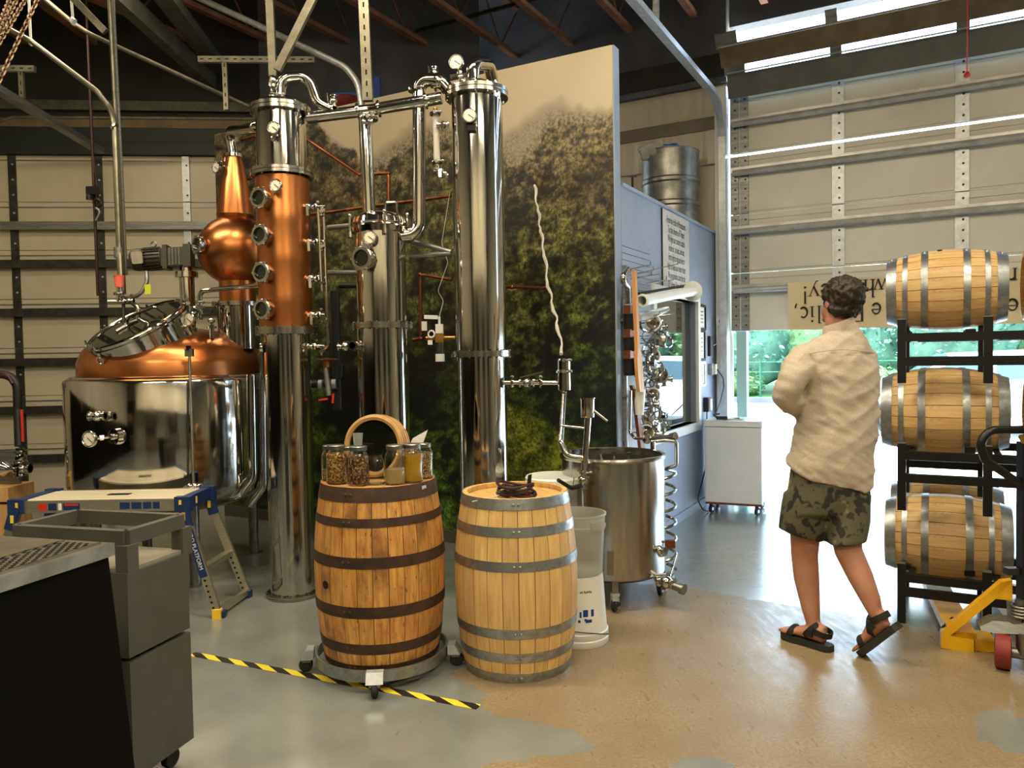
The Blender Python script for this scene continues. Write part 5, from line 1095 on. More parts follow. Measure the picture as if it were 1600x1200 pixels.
pc_ = thing('power_cord', 'black power cord looping from wall charger down beside the freezer', 'cord', BP(1098, 700)+D*.03); ORG[pc_.name] = Vector(pc_.location)
pipe(pc_, [BP(1100, 640)+D*.03, BP(1098, 730)+D*.03, W(1090, 780, 7.15), W(1098, 797, 7.1), W(1107, 799, 7.2)], .006, 'cord_run', black_p, fr=.05, n=6)
# ------------------------------------------------------------------ things fixed to the blue wall
sg = thing('hymn_sign', 'pale panel lettered with a marching hymn in dark blackletter', 'sign', BP(1060, 400)+D*.002); ORG[sg.name] = Vector(sg.location)
t0, t1 = bt(BP(1034, 400)), bt(BP(1075, 400)); zt0 = BH-.01; zb0 = BP(1040, 455).z
mb = MB(); mb.box(MUR+E*((t0+t1)/2)+V(0, 0, (zt0+zb0)/2)+D*.006, (t1-t0, .008, zt0-zb0), ax=E); mb.build('sign_board', sign_m, sg)
MB().box(MUR+E*(t0-.006)+V(0, 0, (zt0+zb0)/2)+D*.006, (.012, .010, zt0-zb0), ax=E).build('board_edge', ink, sg)
hym = ['From the Halls of Montezuma', 'To the shores of Tripoli;', "We fight our country's battles", 'In the air, on land, and sea;', 'First to fight for right and freedom', 'And to keep our honor clean;', 'We are proud to claim the title', 'Of United States Marine.']
for i, s in enumerate(hym):
    zz = zt0-.055-(zt0-zb0-.06)*i/8-.02
    flat_text('lettering', s, ink, sg, MUR+E*((t0+t1)/2)+D*.0115+V(0, 0, zz), E, UP, .088, xs=(t1-t0)*.88/(len(s)*.088*.52), spacing=.95)
gp = thing('grooved_panel', 'grey panel with ruled grooves behind the hanging fittings', 'panel', BP(990, 420)+D*.002); ORG[gp.name] = Vector(gp.location)
g0, g1 = bt(BP(969, 400)), bt(BP(1014, 400)); gz1, gz0 = BP(966, 372).z, BP(966, 480).z
for k in range(10):
    zz = gz0+(gz1-gz0)*(k+.5)/10; MB().box(MUR+E*((g0+g1)/2)+V(0, 0, zz)+D*.007, (g1-g0, .010, (gz1-gz0)/10-.006), ax=E).build('slat', blue_w, gp)
def frame_on_wall(x0, x1, y0, y1, label, fm_=black_m):
    c = BP((x0+x1)/2, (y0+y1)/2); a, b = bt(BP(x0, y0)), bt(BP(x1, y0)); zt, zb = BP(x0, y0).z, BP(x0, y1).z
    o = thing('wall_frame', label, 'picture frame', c, 'frames on the blue wall'); m_ = MUR+E*((a+b)/2)+V(0, 0, (zt+zb)/2)
    for e_, dz, sx_, sz_ in ((0, (zt-zb)/2, b-a, .025), (0, -(zt-zb)/2, b-a, .025), ((b-a)/2, 0, .025, zt-zb), (-(b-a)/2, 0, .025, zt-zb)): MB().box(m_+E*e_+V(0, 0, dz)+D*.012, (sx_, .022, sz_), ax=E).build('frame_bar', fm_, o)
    MB().box(m_+D*.006, (b-a, .008, zt-zb), ax=E).build('certificate', paper, o); mb = MB()
    for k in range(4): mb.box(m_+D*.0105+V(0, 0, (zt-zb)*(.25-.15*k)), ((b-a)*.55, .001, .012), ax=E)
    mb.build('print_lines', strut_m, o)
frame_on_wall(1089, 1099.5, 477, 514, 'upper black framed certificate beside the window')
frame_on_wall(1089, 1098.5, 517, 562, 'middle framed sheet beside the window'); frame_on_wall(1089, 1099, 567, 603, 'lower unframed looking sheet beside the window', white_p)
def wallbox(name, label, cat, px, py, w_, h_, dp, mat):
    c = BP(px, py); o = thing(name, label, cat, c); MB().box(c+D*dp/2, (w_, dp, h_), ax=E).build('box_body', mat, o); return o, c
o, c = wallbox('control_panel', 'narrow black control box near the end of the blue wall', 'control box', 1108, 541, .12, .20, .03, black_p); pipe(o, [c+D*.015+E*.05, c+D*.04+E*.2+V(0, 0, .03), c+E*.33+D*.05+V(0, 0, .03)], .004, 'wire', white_pl, n=6)
o, c = wallbox('outlet_box', 'grey outlet box with plug below the black control box', 'outlet', 1109, 577, .13, .11, .04, strut_m); MB().box(c+D*.045+E*.03, (.05, .03, .10), ax=E).build('plug', white_pl, o); pipe(o, [c+D*.06+E*.05, W(1130, 590, 7.75), W(1131, 605, 7.75), W(1125, 630, 7.6), W(1118, 650, 7.3)], .006, 'cord', black_p, fr=.05, n=6)
o, c = wallbox('wall_charger', 'black and white wall charger above the freezer', 'charger', 1101, 632, .10, .14, .05, black_p); MB().box(c+D*.055+E*.01, (.07, .02, .11), ax=E).build('charger_face', white_pl, o)
q = JB-D*.07-E*.09; o = thing('switch_box', 'small white switch box on the door jamb', 'switch', q+V(0, 0, W(1131, 503, 8).z)); ORG[o.name] = Vector(o.location); c = Vector(o.location); MB().box(c, (.07, .05, .09), ax=D).build('switch_plate', white_pl, o); MB().box(c-E*.028, (.02, .01, .03), ax=D).build('switch_button', strut_m, o)
# hanging gear near the corner: hooks, fittings, paddles
rail = thing('hook_rail', 'dark steel wall rail with wire hooks carrying sanitary fittings', 'rack', BP(1000, 600)+D*.01); ORG[rail.name] = Vector(rail.location)
def HB(px, py, off): return PL(px, py, MUR+D*off, D)      # place standing off the blue wall
MB().bar(HB(975, 415, .02), HB(975, 690, .02), .05, .03, up=E).build('upright', strut_m, rail)
for (a, b) in (((983, 421), (1008, 415)), ((988, 429), (1060, 412)), ((985, 436), (1030, 428)), ((1010, 443), (1052, 437)), ((998, 497), (1052, 490)), ((995, 622), (1040, 621))):
    MB().cyl(HB(*a, .05), HB(*a, .05)+D*.16+V(0, 0, .02), .004, n=6).cyl(HB(*a, .05)+D*.16+V(0, 0, .02), HB(*a, .05)+D*.16+V(0, 0, .045), .004, n=6).cyl(HB(*a, .05), HB(*b, .05), .0035, n=6).build('wire_hook', steel, rail)
hs_ = thing('plastic_scoop_tube', 'white translucent plastic tube with flared end jutting from the blue wall', 'tube', HB(1020, 465, .1)); ORG[hs_.name] = Vector(hs_.location)
a, b = HB(1003, 470, .14), HB(1082, 455, .20); ax_ = (b-a).normalized(); MB().lathe([(.045, 0), (.05, .01), (.040, .03), (.040, (b-a).length-.04), (.055, (b-a).length-.01), (.085, (b-a).length), (.082, (b-a).length+.004), (.05, (b-a).length-.002), (.034, (b-a).length-.03), (.034, 0)], a, axis=ax_, n=28, closed=True).build('tube_wall', white_pl, hs_)
MB().cyl(HB(998, 459, .10), HB(1074, 446, .12), .012, n=10).build('support_rod', strut_k, hs_)
hs_ = thing('clear_scoop', 'clear plastic scoop hanging under the white tube', 'scoop', HB(1005, 500, .1)); ORG[hs_.name] = Vector(hs_.location); MB().tube([HB(997, 496, .12), HB(1020, 491, .14), HB(1043, 483, .16)], [.03, .034, .02], n=14).build('scoop_body', clear_pl, hs_)
MB().cyl(HB(997, 496, .12), HB(997, 496, 0), .006, n=8).build('scoop_peg', steel, hs_)
hk = thing('elbow_fitting', 'chrome S shaped pipe elbow at the top of the hook rail', 'pipe fitting', HB(978, 440, .06)); ORG[hk.name] = Vector(hk.location)
pipe(hk, [HB(981, 421, .08), HB(974, 430, .08), HB(974, 440, .08), HB(981, 448, .08), HB(982, 475, .08)], .022, 'elbow_pipe', fr=.04); clamp(hk, HB(981, 423, .08), UP, .026)
MB().cyl(HB(978, 440, .08), HB(978, 440, 0), .008, n=8).build('peg', steel, hk)
for k, (py0, py1, lb) in enumerate(((490, 516, 'uppermost'), (527, 548, 'middle'), (560, 586, 'lowest'))):
    o = thing('black_canister', '%s black canister strapped to the hook rail' % lb, 'canister', HB(985, py1, .09), 'black canisters on the hook rail'); ORG[o.name] = Vector(o.location)
    MB().cyl(HB(985, py1, .09), HB(984, py0, .09), .048, n=20).build('canister_body', black_p, o)
    MB().box(HB(982, py0-6, .09), (.06, .05, .06), ax=E).build('copper_block', copper_p, o); MB().bar(HB(985, (py0+py1)/2, .05), HB(985, (py0+py1)/2, .0), .02, .02).build('strap', galv, o)
def paddle(name, label, pts, wds, mat):
    o = thing(name, label, 'paddle', pts[0]); ORG[o.name] = Vector(pts[0]); mb = MB()
    rg = []
    for p_, w_ in zip(pts, wds): rg.append([p_+E*(w_/2*c_)+D*(.012*s_) for c_, s_ in ((1, -1), (1, 1), (-1, 1), (-1, -1))])
    mb.loft(rg); mb.build('paddle_wood', mat, o); return o
paddle('mash_paddle', 'long pale wooden mash paddle hanging on the blue wall', [HB(1001, 612, .17), HB(999, 590, .17), HB(997, 560, .17), HB(996, 545, .17), HB(993, 480, .17), HB(991, 423, .17)], [.10, .105, .10, .05, .045, .04], paddle_m)
paddle('wooden_oar', 'narrow red brown wooden oar behind the mash paddle', [HB(1004, 712, .10), HB(1000, 680, .10), HB(992, 620, .10), HB(987, 602, .10)], [.09, .08, .05, .04], redwood)
# sanitary fittings: rings, clamps, crosses hanging in clusters
random.seed(11)
fit_spots = [(1012, 505, .10), (1020, 504, .14), (1030, 511, .05), (1014, 525, .10), (1022, 536, .12), (1030, 528, .15), (1037, 530, .18), (1043, 533, .20), (1013, 548, .08), (1020, 556, .10), (1012, 568, .12), (1016, 580, .14), (1024, 577, .16), (1032, 586, .18), (1038, 592, .15), (1012, 588, .1), (1017, 605, .1), (1020, 618, .12), (1018, 632, .12), (1014, 640, .1), (1022, 645, .12), (1013, 655, .1), (1018, 668, .12), (1028, 664, .14), (1034, 668, .16), (1010, 676, .1), (1022, 678, .15), (1030, 652, .12)]
ordn = ['topmost', 'second', 'third', 'fourth', 'fifth', 'sixth', 'lowest']
for k, (px, py, off) in enumerate(fit_spots):
    c = HB(px, py, off*.8+.03); kind = k % 4
    o = thing('pipe_fitting', ['steel clamp ring', 'steel ferrule disc', 'steel pipe cross', 'steel wire loop'][kind]+' hanging %s from the top of its kind by the window' % ordn[sorted(q_[1]+q_[0]*1e-4 for j_, q_ in enumerate(fit_spots) if j_ % 4 == kind).index(py+px*1e-4)], 'pipe fitting', c, 'sanitary fittings by the window'); ORG[o.name] = Vector(c)
    ax_ = V(random.uniform(-.6, .6), -1, random.uniform(-.3, .3)).normalized()
    if kind == 0: MB().torus(c, ax_, .042+.02*random.random(), .011, n=24, m=8).build('ring', steel, o); MB().box(c+V(.05, 0, .0), (.03, .02, .03)).cyl(c+V(.05, 0, 0), c+V(.05, 0, .05), .006, n=8).build('wing_screw', steel_d, o)
    elif kind == 1: MB().lathe([(.02, -.03), (.022, -.01), (.05, -.006), (.055, 0), (.05, .006), (.022, .01), (.02, .03)], c, axis=ax_, n=24).build('ferrule', steel, o); MB().torus(c, ax_, .056, .007, n=24, m=6).build('gasket', white_pl if k % 8 == 1 else steel_d, o)
    elif kind == 2:
        x_, y_, a_ = frame(ax_); mb = MB()
        for u_ in (x_, y_): mb.cyl(c-u_*.06, c+u_*.06, .019, n=14).cyl(c-u_*.06, c-u_*.052, .03, n=14).cyl(c+u_*.052, c+u_*.06, .03, n=14)
        mb.build('cross_body', steel, o); MB().ball(c, .028, n=12, m=8).build('hub', steel, o)
    else: MB().torus(c, ax_, .05, .005, n=22, m=6).build('loop', steel, o); MB().torus(c+V(.03, 0, -.05), V(1, .4, 0), .03, .005, n=18, m=6).build('loop', steel_d, o)
    MB().cyl(c, c-D*(off*.8+.025), .004, n=6).build('peg', steel_d, o)
o = thing('white_funnel', 'white plastic tapered cup hanging under the mash paddle', 'funnel', HB(1000, 628, .12)); ORG[o.name] = Vector(o.location); MB().lathe([(.03, -.12), (.045, .06), (.05, .065), (.042, .065), (.027, -.115)], HB(999, 622, .13), n=20, closed=True).build('cup', white_pl, o); MB().cyl(HB(999, 622, .13), HB(999, 622, 0), .006, n=8).build('peg', steel, o)
cb = thing('corner_conduit', 'grey conduit running up the corner between mural and blue wall', 'conduit', MUR+D*.03+E*.12); MB().cyl(MUR+D*.03+E*.10, MUR+D*.03+E*.10+V(0, 0, 1.9), .018, n=12).build('conduit_pipe', galv, cb)
for zz in (.6, 1.2, 1.75): MB().box(MUR+D*.03+E*.10+V(0, 0, zz), (.06, .05, .02), ax=E).build('pipe_strap', strut_m, cb)
# ------------------------------------------------------------------ on top of the office: keg, bag, dark pot
kg = W(1048, 325, 7.9); ktop = W(1048, 240, 7.9).z; kx = V(kg.x, kg.y, BH+.012)
kr = .285; kh = ktop-BH-.01
keg = thing('steel_keg', 'large dull steel drum standing on top of the office', 'keg', kx)
pf = [(kr-.02, 0), (kr, .02)]
for f_ in (.33, .62): pf += [(kr, kh*f_-.03), (kr+.012, kh*f_-.015), (kr+.012, kh*f_+.015), (kr, kh*f_+.03)]
pf += [(kr, kh-.01), (kr+.006, kh-.004), (kr+.006, kh), (kr-.02, kh), (kr-.02, kh-.04), (0, kh-.04)]
MB().lathe(pf, kx, n=48).build('drum_shell', steel_d, keg)
random.seed(5)
def crumple(c, r, n=14, m=9, amp=.3, seed=0):
    mb = MB().ball(c, r, n=n, m=m); out = []
    for v in mb.v: d_ = Vector(v)-c; k = 1+amp*mnoise.noise(d_*14+V(seed, seed, 0)); out.append(tuple(c+d_*k))
    mb.v = out; return mb
q = W(1018, 238, 7.8); solo('plastic_bag', crumple(q, (.13, .12, .10), 20, 14, .5, 3), bag_pl, 'crumpled clear plastic bag on the rim of the steel drum', 'bag', q)
q = W(1047, 236, 7.85); solo('blue_cloth', crumple(q, (.09, .06, .07), 16, 10, .8, 8), blue_cl, 'blue cloth tucked into the top of the steel drum', 'cloth', q)
q = W(1056, 232, 7.86); solo('white_rag', crumple(q, (.05, .05, .05), 12, 8, .7, 4), paper, 'small white rag beside the blue cloth', 'cloth', q)
pk = W(980, 300, 7.2); pk = V(pk.x+.02, pk.y, BH+.012); pt_ = thing('dark_pot', 'dark round pot with hand pump beside the steel drum', 'pot', pk)
MB().lathe([(0, 0), (.10, 0), (.17, .08), (.185, .17), (.16, .22), (.10, .24), (0, .245)], pk, n=32).build('pot_body', M('dark_red_pot', (52, 36, 32), (36, 26, 24), scale=5, rough=.45), pt_)
MB().cyl(pk+V(.03, 0, .24), pk+V(.03, 0, .42), .010, n=8).bar(pk+V(-.02, 0, .42), pk+V(.07, 0, .42), .014, .014).build('pump_handle', black_m, pt_); MB().box(pk+V(-.02, 0, .26), (.05, .05, .05)).build('pot_cap', black_m, pt_)
# ------------------------------------------------------------------ banner on the door with upturned lettering
b0 = (DP(1234, 500)-JB).dot(D); b1 = (DP(1700, 400)-JB).dot(D); bzt = DP(1235, 443).z; bzb = DP(1235, 516).z
ban = thing('canvas_banner', 'cream canvas banner hung upside down along the door bottom', 'banner', JB+D*b0+V(0, 0, bzb)); mb = MB(); nb_ = 40; rg = []
BO = -.075
for i in range(nb_+1):
    t_ = b0+(b1-b0)*i/nb_; w_ = .006*math.sin(i*1.3)+.004*math.sin(i*3.1)
    rg.append([JB+D*t_+E*(BO+w_)+V(0, 0, bzt+.004*math.sin(i*.9)), JB+D*t_+E*(BO+w_*.3+.004)+V(0, 0, (bzt+bzb)/2), JB+D*t_+E*(BO-w_)+V(0, 0, bzb+.004*math.cos(i*.7)), JB+D*t_+E*(BO+.004-w_)+V(0, 0, bzb), JB+D*t_+E*(BO+.008)+V(0, 0, (bzt+bzb)/2), JB+D*t_+E*(BO+.004+w_)+V(0, 0, bzt)])
mb.loft(rg); mb.build('canvas', canvas, ban)
def arc_(cx, cy, rx, ry, a0, a1, n=12): return [(cx+rx*math.cos(math.radians(a0+(a1-a0)*i/n)), cy+ry*math.sin(math.radians(a0+(a1-a0)*i/n))) for i in range(n+1)]
SER = lambda x, y, w=.11: ([(x-w, y), (x+w, y)], .035)      # roman letters as strokes: (points, width)
GL = {'!': [([(0, .28), (0, 1)], .10), ([(0, 0), (0, .09)], .12)],
 'y': [([(-.22, .6), (.02, .06)], .11), ([(.24, .6), (-.02, -.05), (-.12, -.25), (-.22, -.24)], .05), SER(-.22, .6), SER(.24, .6)],
 'e': [(arc_(0, .3, .21, .29, 10, 180), .07), (arc_(0, .3, .21, .29, 180, 325), .11), ([(-.2, .34), (.2, .34)], .05)],
 'h': [([(-.19, 0), (-.19, 1)], .10), (arc_(0, .36, .18, .22, 165, 0), .07), ([(.18, .38), (.18, 0)], .10), SER(-.19, 0), SER(.18, 0), SER(-.23, 1, .07)],
 'w': [([(-.36, .6), (-.2, .03)], .10), ([(-.2, .03), (-.02, .55)], .05), ([(-.02, .6), (.16, .03)], .10), ([(.16, .03), (.34, .6)], .05), SER(-.36, .6), SER(0, .6), SER(.34, .6)],
 'i': [([(0, 0), (0, .6)], .10), ([(0, .8), (0, .9)], .11), SER(0, 0), SER(-.04, .6, .07)],
 'l': [([(0, 0), (0, 1)], .10), SER(0, 0), SER(-.04, 1, .07)],
 'r': [([(-.08, 0), (-.08, .6)], .10), (arc_(.08, .38, .16, .2, 150, 50), .09), SER(-.08, 0), SER(-.12, .6, .07)],
 'c': [(arc_(.02, .3, .21, .29, 55, 180), .08), (arc_(.02, .3, .21, .29, 180, 315), .11)],
 ',': [([(0, .08), (.0, .0), (-.06, -.16)], .09)],
 'E': [([(-.2, 0), (-.2, .95)], .12), ([(-.26, .95), (.24, .95)], .045), ([(-.2, .5), (.14, .5)], .045), ([(-.26, 0), (.26, 0)], .045), ([(.24, .95), (.24, .78)], .045), ([(.26, 0), (.26, .18)], .045), ([(.14, .4), (.14, .6)], .04)]}
def blet(s, px, py, size):
    o_ = PL(px, py, JB+E*(BO-.013), E); R0, U0 = -D, -UP; mb = MB()
    for pts, w_ in GL[s]:
        for (x0, y0), (x1, y1) in zip(pts[:-1], pts[1:]):
            p0 = o_+R0*(x0*size)+U0*((y0-.3)*size); p1 = o_+R0*(x1*size)+U0*((y1-.3)*size); d_ = (p1-p0).normalized()*size*.012; mb.bar(p0-d_, p1+d_, .002, w_*size, up=E.cross((p1-p0)).normalized()) if (p1-p0).length > 1e-6 else None
    mb.build('lettering', ink, ban)
for s, px, py in (('!', 1258, 456), ('y', 1272, 454), ('e', 1289, 452), ('i', 1344, 446), ('h', 1358, 445), ('w', 1377, 443), ('r', 1583, 428)): blet(s, px, py, .165)
for s, px, py in ((',', 1243, 487), ('c', 1256, 488), ('i', 1269, 487), ('l', 1280, 486), ('E', 1341, 484), ('e', 1369, 482), ('e', 1582, 476)): blet(s, px, py, .165)
cord = thing('pull_cord', 'thin red release cord with red knob hanging at the bent door', 'pull cord', DP(1511, 118)-E*.5); q = W(1511, 116, 6.0); ORG[cord.name] = Vector(q); cord.location = q
MB().cyl(q, V(q.x, q.y, 5.5), .004, n=6).build('cord_line', red_pl, cord); MB().lathe([(0, -.03), (.022, -.02), (.026, -.005), (.010, .02), (0, .025)], q, n=14).build('cord_knob', red_pl, cord)
# ------------------------------------------------------------------ folding work platform
pf_ = thing('work_platform', 'folding aluminium work platform with navy corner caps before the pot still', 'platform', (-2.4, 4.64, 0))
px0, px1, py0, py1, pzt = -2.90, -1.93, 4.46, 4.82, .705
for k in range(5):
    y0 = py0+.012+(py1-py0-.024)*k/5; MB().box(((px0+px1)/2, y0+(py1-py0-.024)/10, pzt-.012), (px1-px0-.06, (py1-py0-.024)/5-.007, .024)).build('deck_slat', alu_deck, pf_)
MB().box(((px0+px1)/2, (py0+py1)/2, pzt-.03), (px1-px0-.05, py1-py0-.03, .012)).build('deck_pan', alu, pf_)
MB().box(((px0+px1)/2+.02, (py0+py1)/2, pzt+.001), (.13, .05, .004)).build('carry_slot', black_p, pf_)
for y in (py0, py1):
    sr = MB().box(((px0+px1)/2, y, pzt-.035), (px1-px0, .02, .07)).build('side_rail', alu, pf_)
    if y == py0:
        for (a, b, mt) in ((.13, .18, red_pl), (.19, .24, navy), (.25, .27, white_pl), (.28, .38, navy), (.62, .68, navy), (.69, .75, navy), (.76, .81, navy), (.82, .86, navy)): MB().box((px0+(px1-px0)*(a+b)/2, y-.0105, pzt-.035), ((px1-px0)*(b-a), .001, .04)).build('sticker', mt, sr)
        MB().box((px0+(px1-px0)*.33, y-.0115, pzt-.024), (.08, .001, .012)).build('sticker', red_pl, sr)
for s, x in ((-1, px0), (1, px1)):
    for y in (py0, py1):
        cp_ = MB().box((x, y, pzt-.03), (.09, .05, .085)).build('corner_cap', navy, pf_); MB().box((x-.01*s, y-.026, pzt-.03), (.015, .002, .05)).build('yellow_lock', yel_pl, cp_)
    MB().box((x, (py0+py1)/2, pzt-.03), (.05, py1-py0, .075)).build('end_cap', navy, pf_)
    MB().box((x+s*.026, (py0+py1)/2-.06, pzt-.03), (.002, .02, .04)).build('yellow_mark', yel_pl, pf_)
    foot = [G(340, 966), G(386, 933)] if s > 0 else [G(340, 966)+V(-1.40, 0, 0), G(386, 933)+V(-1.40, 0, 0)]
    tops = [V(x+.0*s, py0-.005, pzt-.06), V(x+.0*s, py1+.005, pzt-.06)]
    for j in range(2):
        lg = MB().bar(tops[j], foot[j]+V(0, 0, .03), .05, .022, up=V(0, 1, 0)).build('leg', alu, pf_)
        MB().bar(tops[j]+V(0, -.012, .03), tops[j].lerp(foot[j], .16)+V(0, -.012, 0), .056, .026, up=V(0, 1, 0)).build('leg_collar', navy, lg)
        MB().box(tops[j].lerp(foot[j], .06)+V(0, -.028, 0), (.018, .003, .045)).build('yellow_lock', yel_pl, lg)
        if j == 0 and s > 0:
            dvec = (foot[0]-tops[0]).normalized(); MB().bar(tops[0].lerp(foot[0], .18)+V(0, -.0125, 0), tops[0].lerp(foot[0], .62)+V(0, -.0125, 0), .046, .002, up=V(0, 1, 0)).build('leg_label', navy, lg)
            flat_text('leg_lettering', 'PRO PLATFORM', white_pl, lg, tops[0].lerp(foot[0], .38)+V(0, -.0145, 0), dvec, V(0, -1, 0).cross(dvec), .034, xs=.95)
        mb = MB()
        for k in range(7): q = tops[j].lerp(foot[j], .6+.05*k); mb.box(q+V(0, -.012, 0), (.012, .002, .012))
        mb.build('leg_holes', dark_hole, lg)
    MB().bar(tops[0].lerp(foot[0], .55), tops[1].lerp(foot[1], .55), .05, .03).build('rung', alu, pf_); MB().bar(foot[0]+V(0, 0, .035), foot[1]+V(0, 0, .035), .03, .035).build('foot_bar', alu, pf_)
    MB().box(foot[0]+V(0, 0, .028), (.05, .04, .056)).build('yellow_foot', yel_pl, pf_); MB().box(foot[0]+V(.015, .02, .02), (.05, .05, .04)).build('rubber_foot', navy, pf_); MB().box(foot[1]+V(0, 0, .022), (.055, .05, .044)).build('rubber_foot', navy, pf_)
# ------------------------------------------------------------------ grey wooden stand (open frame over two drawers boxes)
NR = G(197, 830, .936); vv = V(.27, .963, 0).normalized(); uu = V(-.963, .27, 0).normalized()
st = thing('grey_stand', 'dark grey wooden stand with open top frame over two stacked boxes', 'stand', V(NR.x, NR.y, 0)); LW, LD = .47, .27
def rect(z, dx0=0, dx1=0, dy0=0, dy1=0): return [NR+uu*(LW+dx1)-vv*dy0+V(0, 0, z-NR.z), NR-uu*dx0-vv*dy0+V(0, 0, z-NR.z), NR-uu*dx0+vv*(LD+dy1)+V(0, 0, z-NR.z), NR+uu*(LW+dx1)+vv*(LD+dy1)+V(0, 0, z-NR.z)]
R_ = rect(.936)
for a, b in ((0, 1), (1, 2), (2, 3), (3, 0)): MB().bar(R_[a]+V(0, 0, -.022), R_[b]+V(0, 0, -.022), .03, .05).build('top_rail', cab_g, st)
for c in R_: MB().bar(c+V(0, 0, -.045), V(c.x, c.y, .79), .05, .05, up=uu).build('post', cab_g, st)
mb = MB(); mb.hexa(rect(.515, .022, .02, .03, .0)+rect(.80, .026, .03, .03, .0)); mb.build('upper_box', cab_g, st)
mb = MB(); mb.hexa(rect(.8005, .015, .02, .02, -.01)+rect(.812, .015, .02, .02, -.01)); mb.build('marble_shelf', M('pale_shelf', (150, 144, 126), (120, 114, 98), scale=9, rough=.4), st)
mb = MB(); mb.hexa(rect(.10, .024, .02, .03, .0)+rect(.50, .024, .03, .03, .0)); mb.build('lower_box', cab_g, st)
c = rect(.1)
for k, q in enumerate(c):
    q = V(q.x, q.y, 0)+(uu if k in (1, 2) else -uu)*.05+(vv if k < 2 else -vv)*.04; MB().lathe([(0, -.014), (.034, -.014), (.038, 0), (.034, .014), (0, .014)], q+V(0, 0, .038), axis=uu, n=18).build('caster_wheel', rubber, st); MB().box(q+V(0, 0, .088), (.04, .04, .03)).build('caster_plate', black_m, st)
o = thing('green_bottle', 'green bottle and small parts lying inside the grey stand frame', 'bottle', rect(.812)[0].lerp(rect(.812)[2], .45)); q = Vector(o.location); MB().lathe([(0, 0), (.022, 0), (.024, .01), (.024, .07), (.009, .10), (.009, .13), (0, .13)], q+V(0, 0, .026), axis=uu, n=18).build('bottle_body', M('green_glass', (70, 84, 30), (60, 74, 26), scale=4, rough=.15), o); MB().cyl(q+uu*.13+V(0, 0, .026), q+uu*.15+V(0, 0, .026), .012, n=12).build('bottle_cap', steel, o)
# ------------------------------------------------------------------ black bar unit with drip tray, lower left corner
C0 = G(179, 848, 1.0); bu = V(-.962, .274, 0).normalized(); bv = V(-.274, -.962, 0).normalized(); bl, bw_ = .60, .80
bar = thing('bar_unit', 'black bar unit with perforated steel drip tray in the lower left corner', 'bar unit', V(C0.x, C0.y, 0))
Rb_ = lambda z, i=0: [C0+bu*i+bv*i+V(0, 0, z-1), C0+bu*i+bv*(bw_-i)+V(0, 0, z-1), C0+bu*(bl-i)+bv*(bw_-i)+V(0, 0, z-1), C0+bu*(bl-i)+bv*i+V(0, 0, z-1)]
sh_ = lambda r: r
low = [p+V(.085, .0, 0) for p in Rb_(.0, .012)]
mb = MB(); mb.hexa(low[::-1]+Rb_(.965, .012)[::-1]); mb.build('bar_body', cab_k, bar)
mb = MB(); mb.hexa(Rb_(.965)[::-1]+Rb_(1.0)[::-1]); mb.build('steel_top', perf, bar)
# drip tray strip with rows of slots
mb = MB()
for i in range(46):
    for j in range(5): q = C0+bv*(.03+.0162*i)+bu*(.045+.022*j+(.011 if i % 2 else 0))+V(0, 0, .0012); mb.box(q, (.011, .0055, .0012), ax=bv+bu*.35)
mb.build('drip_slots', dark_hole, bar)
mb = MB(); 
for off in (.028, .155): mb.bar(C0+bv*.02+bu*off+V(0, 0, .003), C0+bv*(bw_-.03)+bu*off+V(0, 0, .003), .006, .006)
mb.build('tray_rim', steel, bar)
MB().cyl(C0+bu*.30+bv*.42, C0+bu*.30+bv*.42+V(0, 0, .004), .004, n=6).build('screw', steel, bar)
tw = C0+bu*.285+bv*.20; MB().tube([tw, tw+V(0, 0, .17)], .032, n=16).build('tap_tower', black_m, bar)
# ------------------------------------------------------------------ pump and pipes at the far left edge
pm = thing('transfer_pump', 'chrome transfer pump with valves on a wooden box at the left edge', 'pump', W(20, 780, 5.6)); pm.location.z = 0; ORG[pm.name] = Vector(pm.location); Yq = 5.6
MB().box(W(8, 768, Yq), (.24, .3, .10)).box(V(W(8, 800, Yq).x, Yq, W(8, 783, Yq).z/2), (.22, .28, W(8, 783, Yq).z)).build('wooden_box', oak_plain, pm)
MB().box(W(10, 732, Yq+.05), (.20, .03, .26)).build('back_plate', strut_m, pm)
MB().lathe([(0, -.02), (.05, -.02), (.055, .0), (.035, .03), (.022, .05), (.012, .10), (0, .10)], W(8, 733, Yq-.02), axis=V(.95, -.3, 0), n=24).build('pump_head', steel, pm)
MB().cyl(W(32, 745, Yq-.05), W(31, 700, Yq-.05), .028, n=16).build('pump_pipe', steel, pm)
for py in (705, 722, 742): clamp(pm, W(32, py, Yq-.06), UP, .034); 
valve(pm, W(33, 715, Yq-.08), UP, V(1, 0, .4), .022, .06); valve(pm, W(35, 732, Yq-.08), V(1, 0, 0), V(0, 0, -1), .022, .05)
pipe(pm, [W(30, 697, Yq-.05), W(28, 640, Yq), W(27, 600, Yq), W(14, 586, Yq), W(-15, 584, Yq)], .030, 'black_hose', black_p, fr=.12); pipe(pm, [W(34, 640, Yq-.06), W(36, 690, Yq-.05)], .010, 'red_hose', red_pl); pipe(pm, [W(0, 588, Yq-.03), W(12, 586, Yq-.03), W(20, 600, Yq-.03)], .014, 'maroon_hose', hose_r, fr=.05)
